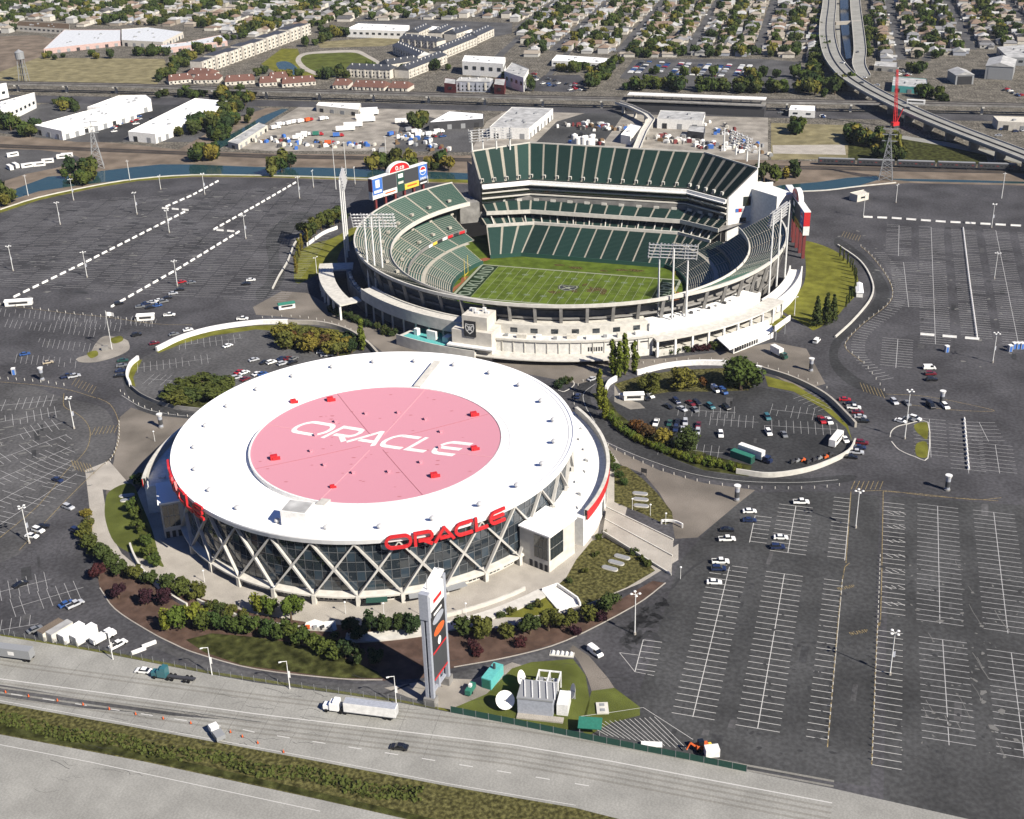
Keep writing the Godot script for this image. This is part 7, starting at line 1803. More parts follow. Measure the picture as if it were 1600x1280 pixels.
	sheet("traffic_island", "gravel", pv([-195.4,-513.5,-191.3,-519,-191.9,-530.8,-189.8,-539.1,-179.5,-534.5,-175.8,-528.2,-174.3,-520.7,-178.2,-513.7,-185.4,-508.6,-192.7,-509.1]), 0.05, true)
	sheet("lawn", "grass", pv([-192.5,-519.1,-189.2,-521.7,-186.8,-516.5,-189,-513.1]), 0.06, true)
	sheet("lawn", "grass", pv([-186.5,-535,-182.7,-538.6,-180,-533,-183.2,-529.5]), 0.06, true)
	for e in [[Vector2(-109.3,-568), "white and green food stall on the plaza left of the stadium", 0.35, "white"], [Vector2(-175.7,-558), "white cabin among the bollards below the upper left lot", 0.1, "white"], [Vector2(-245.5,-582.8), "long white trailer on the strip at the left edge", 0.12, "white"], [Vector2(170.8,-567.1), "long white trailer beside the hillside lawn", 1.35, "white"], [Vector2(49.3,-455.2), "white cabin row at the upper left of the right ring lot", 0.0, "white"]]:
		t = thing("cabin", e[1], "cabin", v3(e[0]), e[2], "cabins and stalls")
		var l := 8.0 if "long" not in e[1] else 13.0
		g = Geo.new(); g.bx(Vector3(0, 0.2, 0), Vector3(l, 2.6, 3.0)); part(g, "wall", M[e[3]], t)
		g = Geo.new(); g.roof(l, 3.0, 2.8, 0.7, 0.2, 0.3); part(g, "roof", M.green_paint if "green" in e[1] else M.white_roof, t)
		g = Geo.new(); g.bx(Vector3(0, 1.2, 1.52), Vector3(l * 0.7, 1.0, 0.1)); part(g, "window", M.dark, t)
	box_truck("white and green box truck unloading beyond the right ring road", Vector2(116.4,-494.6), -1.1, "green", "white", 9.0, 3.0)
	box_truck("white lorry with long white box inside the right ring lot", Vector2(88.4,-402.7), -0.75, "navy", "white", 13.0, 3.2)
	t = thing("container", "dark green container next to the white lorry in the ring lot", "container", v3(Vector2(84,-401.9)), -0.75)
	g = Geo.new(); g.bx(Vector3.ZERO, Vector3(9.0, 2.8, 2.6)); part(g, "box", M.green_paint, t)
	g = Geo.new(); g.bx(Vector3(4.55, 0.2, 0), Vector3(0.08, 2.4, 2.2)); part(g, "door", M.green_dark, t)
	i = 0
	for p in [Vector2(101.6,-398), Vector2(103.6,-398.8), Vector2(105.6,-399.2), Vector2(107.3,-397.6), Vector2(109.8,-399), Vector2(112,-400.3), Vector2(114.5,-401.1), Vector2(116.8,-403)]:
		t = thing("floor_machine", "%s small dark cart from the left along the ring lot fence" % nth(i), "cart", v3(p), 0.5, "carts along the ring lot fence")
		g = Geo.new(); g.bx(Vector3(0, 0.35, 0), Vector3(2.0, 0.8, 1.2)); part(g, "body", [M.dark_metal, M.grey_metal, M.orange, M.dark_metal][i % 4], t)
		g = Geo.new(); g.bx(Vector3(-0.5, 1.15, 0), Vector3(0.7, 0.6, 0.9)); part(g, "seat", M.dark, t)
		for z in [-0.5, 0.5]:
			g = Geo.new(); g.tube(Vector3(0.5, 0.3, z - 0.1), Vector3(0.5, 0.3, z + 0.1), 0.3, 0.3, 7); part(g, "wheel", M.tyre, t)
		i += 1
	i = 0
	for p in [Vector2(44.2,-456.8), Vector2(45.4,-455.5), Vector2(46.7,-455.4), Vector2(48.2,-454.7)]:
		var c := mi(null, numbered("waste_bin"), M.white, self)
		g = Geo.new(); g.bx(Vector3.ZERO, Vector3(1.3, 1.6, 1.2)); g.bx(Vector3(0, 1.6, 0), Vector3(1.5, 0.15, 1.4)); c.mesh = g.mesh(); c.position = v3(p, 0.05)
		tag(c, "%s white bin in the gravel corner of the right ring lot" % nth(i), "bin", "bins in the ring lot"); i += 1
	t = thing("curved_sign", "small white curved sign wall at the foot of the broad stairway", "sign", v3(Vector2(52.3,-357.1)), -0.4)
	g = Geo.new()
	for k in 8: g.bar(Vector3(-3.6 + k * 0.9, 1.3, sin(PI * k / 8.0) * -1.2), Vector3(-2.7 + k * 0.9, 1.3, sin(PI * (k + 1) / 8.0) * -1.2), 0.4, 0.8)
	part(g, "arch", M.white, t)
	for x in [-3.6, 3.6]:
		g = Geo.new(); g.bx(Vector3(x, 0, 0), Vector3(0.4, 1.6, 0.4)); part(g, "post", M.white, t)
	t = thing("notice_board", "dark notice board on two legs on the tan plaza", "sign", v3(Vector2(46.6,-391.6)), -0.5)
	for x in [-0.9, 0.9]:
		g = Geo.new(); g.bx(Vector3(x, 0, 0), Vector3(0.15, 3.0, 0.15)); part(g, "leg", M.dark_metal, t)
	g = Geo.new(); g.bx(Vector3(0, 1.4, 0), Vector3(2.2, 1.7, 0.15)); part(g, "board", M.dark_metal, t)

func near_cars() -> void:
	var G := "cars in the right ring lot"
	cars([[Vector2(54.2,-454.9), "black"], [Vector2(56.3,-457.2), "white"], [Vector2(62.3,-446.7), "black"], [Vector2(66.2,-451.2), "navy", "suv"], [Vector2(67.6,-444.1), "silver"], [Vector2(71.6,-449), "dark red"], [Vector2(72.6,-443.2), "grey"], [Vector2(74.2,-448.9), "black", "suv"], [Vector2(79.1,-445.6), "teal", "suv"], [Vector2(83.6,-460.9), "white", "van"], [Vector2(86.4,-458.9), "blue", "van"], [Vector2(85.2,-444.1), "black", "suv"]], -1.15, "in the upper rows of the right ring lot", G, 0.15)
	cars([[Vector2(55.8,-432.4), "white", "pickup"], [Vector2(61,-432), "green"], [Vector2(62.8,-427), "navy", "suv"], [Vector2(64.3,-432.9), "black"], [Vector2(65.4,-426.3), "silver"], [Vector2(67.2,-432.2), "silver", "suv"], [Vector2(68.5,-425.6), "black"], [Vector2(70.8,-423.8), "silver", "suv"], [Vector2(71.9,-429.7), "dark red"], [Vector2(79.2,-421.2), "white", "suv"]], -1.75, "in the lower rows of the right ring lot", G, 0.1)
	cars([[Vector2(99.7,-434.6), "teal", "suv"], [Vector2(97.6,-421.6), "white", "suv"], [Vector2(103.1,-419.7), "grey"], [Vector2(120.1,-430.6), "red", "pickup"], [Vector2(122.7,-429.9), "white", "pickup"], [Vector2(125.1,-414.2), "white"]], -1.5, "in the right half of the right ring lot", G)
	cars([[Vector2(133.7,-448.6), "red"], [Vector2(134.9,-444.4), "black"], [Vector2(135.3,-440.9), "white", "pickup"], [Vector2(135.7,-436.9), "dark red"], [Vector2(135.7,-432.9), "silver"], [Vector2(135.4,-429.1), "black", "pickup"]], -0.12, "outside the ring lot's upper right wall", "cars outside the ring lot")
	cars([[Vector2(123.8,-400.6), "black"], [Vector2(126.5,-403.9), "silver", "pickup"], [Vector2(128.8,-407.8), "navy"], [Vector2(130.6,-411.3), "dark red", "suv"]], -0.3, "outside the ring lot's lower right wall", "cars outside the ring lot")
	var t := thing("motor_home", "long white motor home parked at the right end of the ring lot", "motor home", v3(Vector2(121.2,-412.9)), 1.0)
	var g := Geo.new(); g.bx(Vector3(0, 0.5, 0), Vector3(9.5, 2.8, 2.5)); part(g, "body", M.white, t)
	g = Geo.new(); g.bx(Vector3(0, 1.9, 1.27), Vector3(7.0, 0.8, 0.06)); part(g, "window", M.car_glass, t)
	for x in [-3.0, 3.0]:
		for s in [-1.0, 1.0]:
			g = Geo.new(); g.tube(Vector3(x, 0.45, s), Vector3(x, 0.45, s * 1.25), 0.45, 0.45, 8); part(g, "wheel", M.tyre, t)
	cars([[Vector2(152.5,-445), "silver", "suv"], [Vector2(157.2,-443.6), "grey"], [Vector2(165.7,-440.7), "black", "van"], [Vector2(171.2,-439.8), "white", "suv"]], -1.45, "queueing at the checkpoint strip", "cars near the kerbed island")
	cars([[Vector2(150.1,-428.2), "white"], [Vector2(153.7,-429.6), "grey"], [Vector2(156.3,-430), "white", "suv"]], -0.7, "parked on the kerbed island's upper edge", "cars near the kerbed island")
	cars([[Vector2(176.5,-476.3), "white", "van"], [Vector2(175.2,-470.6), "dark red", "suv"], [Vector2(173.9,-464.9), "black", "suv"]], -0.05, "in a short column below the far right lot", "cars in the far right lot")
	cars([[Vector2(70.1,-352.9), "black"], [Vector2(69.1,-347), "white", "pickup"], [Vector2(79.7,-364.3), "white"], [Vector2(78.6,-358.5), "navy"]], -0.05, "beside the stairway plaza", "cars in the near right lot")
	cars([[Vector2(61,-322.6), "white"], [Vector2(63.6,-330), "navy", "suv"], [Vector2(64.8,-333.9), "white", "pickup"], [Vector2(84.6,-341.5), "navy", "suv"], [Vector2(86.8,-347.2), "white"], [Vector2(98.4,-369.3), "white", "pickup"]], -0.08, "in the near right lot", "cars in the near right lot")
	car("sedan", "silver", Vector2(34,-474.9), 0.7, "silver sedan driving below the poplars", "moving cars")
	car("sedan", "silver", Vector2(29.9,-431.2), -0.9, "silver sedan driving past the arena's right edge", "moving cars")
	car("suv", "navy", Vector2(26.8,-458.5), 1.3, "dark blue wagon by the bollards above the arena's right edge", "moving cars")
	car("van", "white", Vector2(136.3,-508.1), 1.0, "white van below the hillside lawn", "moving cars")
	G = "cars in the left ring lot"
	cars([[Vector2(-120.5,-485.2), "black"], [Vector2(-118.3,-486.4), "silver", "suv"], [Vector2(-118.3,-492.3), "red"], [Vector2(-115.9,-491.5), "white"], [Vector2(-114.4,-484.8), "dark red"], [Vector2(-110.1,-489.8), "white"], [Vector2(-107.8,-489.6), "blue"]], 0.75, "in the left ring lot beside the arena roof", G, 0.2)
	cars([[Vector2(-129.1,-521.9), "white"], [Vector2(-114.2,-505.1), "silver"], [Vector2(-108.8,-501.9), "black"], [Vector2(-105.9,-501.7), "white", "suv"], [Vector2(-101.7,-505.6), "navy"], [Vector2(-100.6,-500), "silver", "suv"], [Vector2(-98.9,-505.4), "dark red"], [Vector2(-96.5,-501.1), "black"], [Vector2(-96.6,-505.2), "grey"]], 0.75, "in the upper left ring lot", G, 0.2)
	cars([[Vector2(-84.9,-511.5), "white"], [Vector2(-82.1,-507.8), "white", "pickup"]], 0.1, "under the autumn trees of the left ring lot", G)
	cars([[Vector2(-170.2,-491.8), "black"], [Vector2(-171.1,-497.2), "navy"], [Vector2(-172.3,-502.8), "grey"], [Vector2(-173.3,-508.4), "green"]], 0.15, "stacked in a column outside the left ring wall", "cars outside the left ring wall")
	cars([[Vector2(-174.8,-538), "black", "suv"], [Vector2(-164,-527.4), "dark red"], [Vector2(-157.3,-537.5), "grey"], [Vector2(-151.9,-542.6), "white"]], 0.5, "on the road above the left ring wall", "cars outside the left ring wall")
	cars([[Vector2(-165.3,-562.1), "white", "pickup"], [Vector2(-128.4,-554.4), "white", "pickup"]], 0.05, "on the strip below the upper left lot", "cars by the upper left lot")
	cars([[Vector2(-194.7,-579.7), "black", "suv"], [Vector2(-182.8,-574.5), "grey"], [Vector2(-181,-578.7), "navy"], [Vector2(-177.4,-573.2), "black"], [Vector2(-178.2,-580.2), "silver"], [Vector2(-174.5,-575.6), "blue"], [Vector2(-175.3,-582.6), "white"], [Vector2(-172.6,-580.7), "grey", "suv"], [Vector2(-171.9,-585.9), "black"], [Vector2(-170.5,-592.1), "silver"], [Vector2(-168.4,-597.4), "black"], [Vector2(-170.1,-608.8), "red"], [Vector2(-164.8,-607.4), "grey"]], 0.35, "clustered at the upper left lot's near corner", "cars by the upper left lot", 0.25)
	cars([[Vector2(-135.5,-603.2), "black"], [Vector2(-134.1,-608.8), "white"]], 0.1, "by the road left of the stadium", "cars by the upper left lot")
	cars([[Vector2(-220.6,-518.8), "blue"], [Vector2(-206.8,-508.6), "beige"], [Vector2(-193.2,-492.7), "navy", "pickup"], [Vector2(-190.1,-492.5), "silver", "pickup"]], 0.5, "in the small lot at the left", "cars in the left lots")
	cars([[Vector2(-164,-361.2), "white"], [Vector2(-163,-364.8), "white", "suv"], [Vector2(-162.3,-367.2), "black"], [Vector2(-167.7,-400), "navy"], [Vector2(-157.4,-379.8), "silver", "suv"], [Vector2(-149.6,-363.7), "navy", "suv"]], -0.2, "in the worn left lot", "cars in the left lots", 0.4)
	cars([[Vector2(-157.7,-332.3), "black"], [Vector2(-144.9,-307.8), "grey"], [Vector2(-139.6,-320.7), "blue"], [Vector2(-136.7,-320.2), "silver", "pickup"]], 0.75, "in the lower left lot", "cars in the left lots")

func tree_row(called: String, list: Array, r: float, kind: String, leaf: String, place: String, group: String, tall := 1.0, cat := "tree") -> void:
	if "from the left" in place: list.sort_custom(func(a, b): return a.x / -a.y < b.x / -b.y)
	for i in list.size():
		tree(called, "%s %s" % [nth(i), place], list[i], r * rng.randf_range(0.88, 1.12), kind, leaf, group, tall * rng.randf_range(0.9, 1.1), cat)

func near_trees() -> void:
	var G := "shrubs round the arena"
	tree_row("shrub", [Vector2(-145.2,-359.4), Vector2(-142,-352.9), Vector2(-138.2,-348.8), Vector2(-134.6,-344), Vector2(-130.8,-340.1), Vector2(-126.4,-336.2), Vector2(-121.6,-333.8), Vector2(-116,-330.7), Vector2(-109.9,-327.5), Vector2(-104.4,-324.5), Vector2(-99.5,-322.2)], 2.7, "round", "olive", "olive shrub from the left in the hedge below the curved path", G, 1.0, "shrub")
	tree_row("shrub", [Vector2(-133.5,-334.7), Vector2(-124.2,-323.7), Vector2(-114.8,-319.9), Vector2(-109,-319.6)], 2.5, "round", "purple", "dark purple shrub from the left in the mulch bed", G, 1.0, "shrub")
	tree_row("tree", [Vector2(-104.8,-306.3), Vector2(-101.3,-306.8), Vector2(-96.5,-308.1), Vector2(-78.8,-313.8), Vector2(-75.3,-312.3), Vector2(-68.4,-309.4)], 3.0, "round", "lime", "bright green tree from the left before the arena", G, 1.15)
	tree_row("shrub", [Vector2(-93.7,-305.8), Vector2(-91,-306), Vector2(-87.8,-305.2), Vector2(-84.6,-304.4), Vector2(-81,-303.6), Vector2(-77.6,-303.4), Vector2(-73.9,-302), Vector2(-70.3,-300.6), Vector2(-66.8,-299.5), Vector2(-63,-297.2), Vector2(-59.4,-295.2), Vector2(-55.8,-292.7), Vector2(-52.5,-290.2)], 2.5, "round", "green", "green shrub from the left in the long hedge above the dark bed", G, 1.0, "shrub")
	tree_row("shrub", [Vector2(-94.1,-317.2), Vector2(-90.8,-315.4), Vector2(-87.1,-313.5), Vector2(-83.3,-311.7), Vector2(-88.7,-309.7), Vector2(-84.1,-307.5), Vector2(-80.1,-306.7), Vector2(-75.5,-305.9), Vector2(-70.4,-303.7), Vector2(-64.5,-302.2), Vector2(-54.5,-297.7), Vector2(-51.3,-294.6)], 2.0, "bush", "olive", "low olive shrub from the left between path and long hedge", G, 1.0, "shrub")
	tree_row("shrub", [Vector2(-50,-290.6), Vector2(-46.8,-288.1), Vector2(-46.8,-298.9), Vector2(-40.6,-287.9), Vector2(-50.2,-301.6), Vector2(-44.2,-303.5), Vector2(-39.2,-302.3), Vector2(-35.2,-303), Vector2(-30.8,-301.3)], 2.3, "round", "dark_green", "dark shrub from the left in the pylon's shade", G, 1.0, "shrub")
	tree_row("shrub", [Vector2(-16.4,-299.4), Vector2(-10.3,-297.9), Vector2(-3.6,-297.5), Vector2(3.2,-299.4), Vector2(8.7,-300.7), Vector2(15.4,-302.3), Vector2(20.8,-304.5), Vector2(26.4,-308.1)], 2.9, "round", "olive", "round olive shrub from the left in the row right of the pylon", G, 1.0, "shrub")
	tree_row("shrub", [Vector2(-12.9,-293.7), Vector2(0.3,-294.3), Vector2(-12.1,-290.1), Vector2(24.7,-305.6), Vector2(16.7,-299.1)], 1.9, "bush", "purple", "purple shrub from the left in the bed right of the pylon sign", G, 1.0, "shrub")
	tree_row("tree", [Vector2(-136.2,-395.4), Vector2(-131,-371), Vector2(-127.9,-362.5), Vector2(-123.1,-353.1), Vector2(-120.3,-346.3), Vector2(-117.2,-341.3), Vector2(-133.7,-376.3)], 2.2, "round", "green", "small tree from the left on the lawn left of the arena", G)
	tree_row("shrub", [Vector2(-149.3,-374.6), Vector2(-146.6,-368.5), Vector2(-146,-364.3)], 1.8, "bush", "gold", "yellow shrub from the top at the hedge's left end", G, 1.0, "shrub")
	tree_row("shrub", [Vector2(32,-415.1), Vector2(33,-409.9), Vector2(34.6,-405.8), Vector2(35.6,-400.8), Vector2(36.8,-396.4), Vector2(37.8,-391.6), Vector2(38.9,-386)], 1.8, "bush", "green", "shrub from the left along the tan plaza above the skylights", G, 1.0, "shrub")
	tree_row("shrub", [Vector2(23.9,-356.1), Vector2(27.1,-350.4), Vector2(29.4,-352.6), Vector2(25.3,-339.7), Vector2(21,-330.7), Vector2(16.2,-325.5), Vector2(37.8,-340.5), Vector2(39.8,-336.7), Vector2(41.5,-333.6), Vector2(6.2,-313), Vector2(-2,-310.1), Vector2(3.9,-312.5), Vector2(-5.4,-308)], 1.3, "bush", "olive", "small bush from the left on the lawns below the stairway", G, 1.0, "shrub")
	tree_row("poplar_tree", [Vector2(42.9,-478.2), Vector2(45.2,-476.7), Vector2(48.2,-479.1), Vector2(52.2,-481.5)], 3.1, "poplar", "lime", "tall yellow green poplar from the left above the ring road", "poplars", 1.25)
	tree_row("poplar_tree", [Vector2(35.1,-446.7), Vector2(35.6,-457.3), Vector2(36.2,-438)], 2.7, "poplar", "lime", "slim poplar from the left beside the arena's right edge", "poplars", 1.1)
	tree("poplar_tree", "single yellow green poplar below the stadium's left terrace", Vector2(-66.6,-513.1), 3.0, "poplar", "lime", "poplars", 1.2)
	tree("tree", "big dark round tree at the top of the right ring lot", Vector2(94.2,-461.4), 8.0, "dense", "green", "ring lot trees", 0.75)
	tree("tree", "broad bronze tree above the parked cars of the right ring lot", Vector2(70.3,-463.6), 5.4, "dense", "gold", "ring lot trees", 0.85)
	tree("tree", "medium olive tree left of the bronze tree in the ring lot", Vector2(56.8,-461.4), 4.6, "dense", "olive", "ring lot trees", 0.85)
	tree("tree", "small rust tree between the bronze and the dark tree", Vector2(79,-465.6), 1.8, "round", "rust", "ring lot trees")
	tree("tree", "olive tree at the lower left of the right ring lot", Vector2(64.2,-410.6), 4.4, "dense", "olive", "ring lot trees", 0.9)
	tree("tree", "smaller olive tree left of it at the ring lot's lower edge", Vector2(56.3,-414.7), 3.4, "round", "gold", "ring lot trees", 0.9)
	tree_row("tree", [Vector2(48.8,-425.7), Vector2(51.4,-422.3), Vector2(46.7,-429.1)], 3.0, "bush", "rust", "brown low tree from the left in the ring lot's corner", "ring lot trees")
	var hp := smooth(pv([38.1,-439.6,41.6,-428.3,46.9,-419.4,54.5,-411.2,63,-403.2,71.7,-398.3,80.2,-393.4]), 4)
	var hl := []
	for i in 24: hl.append(along(hp, i * path_len(hp) / 23.0)[0])
	tree_row("hedge_bush", hl, 1.9, "bush", "lime", "yellow green bush from the left along the right ring road", "ring road hedge", 1.0, "shrub")
	tree_row("tree", [Vector2(-141.1,-468.8), Vector2(-138.2,-474.8), Vector2(-134.1,-477.1), Vector2(-129.7,-478.1), Vector2(-125.1,-479), Vector2(-121,-474.9), Vector2(-132.7,-464.6), Vector2(-126.4,-466), Vector2(-121.4,-467.5), Vector2(-137,-462.4)], 4.4, "round", "olive", "rounded green tree from the left in the clump beside the arena roof", "clump left of the arena", 0.55)
	tree_row("tree", [Vector2(-106.9,-529.3), Vector2(-103,-530.5), Vector2(-99.6,-531.8), Vector2(-94.4,-528.4), Vector2(-88.8,-524.2), Vector2(-83.3,-520.1), Vector2(-79,-515.4), Vector2(-74.3,-512.2), Vector2(-95.2,-517.3), Vector2(-89.4,-513.3), Vector2(-101.6,-517.8), Vector2(-77.1,-506.7), Vector2(-81.1,-509.1)], 3.6, "round", "gold", "golden tree from the left between ring lot and stadium", "autumn trees", 0.9)
	tree_row("tree", [Vector2(-99.8,-525), Vector2(-84.1,-516.5), Vector2(-92.7,-520.8)], 3.0, "round", "rust", "rust red tree from the left among the golden trees", "autumn trees", 0.9)
	tree_row("tree", [Vector2(-71.3,-510.6), Vector2(-69.5,-515.5), Vector2(-73.7,-519.4)], 3.2, "round", "dark_green", "dark tree from the left at the golden trees' right end", "autumn trees", 0.9)
	tree_row("tree", [Vector2(-101.7,-700.1), Vector2(-104.9,-695.5), Vector2(-108,-691), Vector2(-110.1,-684.1), Vector2(-111.8,-677.2), Vector2(-113.7,-672.8), Vector2(-99.2,-704.8)], 4.2, "round", "olive", "pale green tree from the left beside the hillside floodlights", "trees left of the stadium", 1.0)
	tree_row("poplar_tree", [Vector2(-114.1,-655.1), Vector2(-114,-644.3), Vector2(-113.4,-630.8), Vector2(-111.8,-617.6), Vector2(-112.8,-666)], 1.9, "poplar", "gold", "thin yellow tree from the left along the left lawn's edge", "trees left of the stadium", 1.2)
	tree_row("conifer", [Vector2(140.3,-526.6), Vector2(145,-527.8), Vector2(149.3,-532.2)], 3.2, "conifer", "dark_green", "dark conifer from the left on the hillside lawn", "conifers on the hillside lawn", 1.35)
	var sl := smooth(pv([174.6,-619.8,175.9,-603.7,173.4,-583.1,167.4,-563.9,159.9,-549.1]), 4); hl = []
	for i in 14: hl.append(along(sl, i * path_len(sl) / 13.0)[0])
	tree_row("sapling", hl, 0.9, "poplar", "olive", "slim sapling from the top along the hillside lawn's edge", "saplings", 1.6)
	tree_row("shrub", [Vector2(69.4,-500.7), Vector2(73.1,-501.2), Vector2(77.2,-502.3), Vector2(89.7,-504.2), Vector2(93.6,-505.4), Vector2(66.2,-500.2)], 2.2, "bush", "dark_green", "dark shrub from the left below the stadium's right gallery", "shrubs by the stadium", 1.0, "shrub")
	tree_row("shrub", [Vector2(80.9,-502), Vector2(83.8,-502.5), Vector2(86.7,-503)], 2.0, "bush", "purple", "purple shrub from the left below the stadium's right gallery", "shrubs by the stadium", 1.0, "shrub")
	tree_row("shrub", [Vector2(-86.6,-562.1), Vector2(-83.7,-558.5), Vector2(-80.2,-554.9), Vector2(-76.8,-551.4), Vector2(-73.4,-547.9), Vector2(-70,-544.5), Vector2(-66.6,-541), Vector2(-62.3,-539.1), Vector2(-58.1,-531.9), Vector2(-55,-530.1)], 2.4, "bush", "dark_green", "dark shrub from the left before the stadium's left courtyard", "shrubs by the stadium", 1.0, "shrub")
	tree_row("tree", [Vector2(20.9,-471.9), Vector2(23.6,-473), Vector2(19.1,-468.3)], 2.0, "bush", "dark_green", "dark bush from the left on the island above the arena roof", "shrubs by the stadium", 1.0, "shrub")
	kerb("kerb", smooth(pv([17.6,-470.9,20.3,-475.8,24.9,-475.5,25.9,-470.3,21.6,-464.4,19,-465.8]), 3), "concrete_pale")

func far_places() -> void:
	guideway()
	viaduct()
	rail_things()
	yards()
	big_buildings()

# elevated transit line with piers, and the station
func guideway() -> void:
	var p: PackedVector2Array = pv([-765.1,-1173.7,-449.6,-1124,-327.7,-1096.1,-209.9,-1061.3,-99.1,-1033.5,6.4,-1004.7,107.2,-981.8,204.6,-963.3,298.4,-944.3,388.5,-925,594.7,-871.5])
	var t := thing("elevated_railway", "long concrete elevated railway crossing behind the yards", "railway")
	var l := path_len(p)
	var n := int(l / 24.0)
	for i in n:
		var a: Array = along(p, i * 24.0); var b: Array = along(p, (i + 1) * 24.0)
		var g := Geo.new()
		for o in [-3.2, 3.2]: g.rail(PackedVector2Array([a[0], b[0]]), 3.4, 6.6, 8.0, o)
		part(g, "girder", M.concrete_grey, t)
		g = Geo.new()
		for o in [-3.2, 3.2]: g.rail(PackedVector2Array([a[0], b[0]]), 2.8, 8.0, 8.1, o)
		part(g, "track_bed", M.ballast, t)
		g = Geo.new()
		for o in [-4.0, -2.4, 2.4, 4.0]: g.rail(PackedVector2Array([a[0], b[0]]), 0.2, 8.0, 8.25, o)
		part(g, "rails", M.dark_metal, t)
		if i % 2 == 0:
			g = Geo.new(); g.bx(v3(a[0]), Vector3(1.6, 5.6, 2.2), yaw_of(a[1])); g.bx(v3(a[0], 5.4), Vector3(1.8, 1.3, 10.0), yaw_of(a[1])); part(g, "pier", M.concrete_pale, t)
	# station: white canopy over a dark platform
	t = thing("station", "railway station with a long white canopy on the elevated line", "station")
	var q: PackedVector2Array = pv([98,-980.8,200,-948.7])
	var g := Geo.new(); g.rail(q, 9.0, 12.0, 12.7, 0.0); part(g, "canopy", M.white, t)
	g = Geo.new(); g.rail(q, 11.0, 8.1, 8.9, 3.0); part(g, "platform", M.concrete_grey, t)
	for i in 14:
		var a: Array = along(q, 4.0 + i * path_len(q) / 14.0)
		g = Geo.new(); g.bx(v3(a[0], 8.5), Vector3(0.7, 3.6, 0.7)); part(g, "canopy_post", M.grey_metal, t)
	g = Geo.new(); g.rail(q, 10.0, 0.0, 6.4, 2.0); part(g, "station_hall", M.dark_metal, t)
	# footbridge from the station to the stadium
	t = thing("footbridge", "concrete footbridge from the station down to the stadium's back", "bridge")
	var f: PackedVector2Array = pv([88.9,-974.9,97.5,-960.1,106.9,-932.6,108.8,-915.5,99.1,-878.8,87.6,-824])
	g = Geo.new(); g.rail(f, 4.6, 5.9, 6.6); part(g, "deck", M.concrete_pale, t)
	for o in [-2.4, 2.4]:
		g = Geo.new(); g.rail(f, 0.25, 6.6, 7.9, o); part(g, "parapet", M.concrete_pale, t)
	for i in 8:
		var a: Array = along(f, 8.0 + i * path_len(f) / 8.5)
		g = Geo.new(); g.bx(v3(a[0]), Vector3(1.4, 5.9, 2.0), yaw_of(a[1])); part(g, "pier", M.concrete_pale, t)

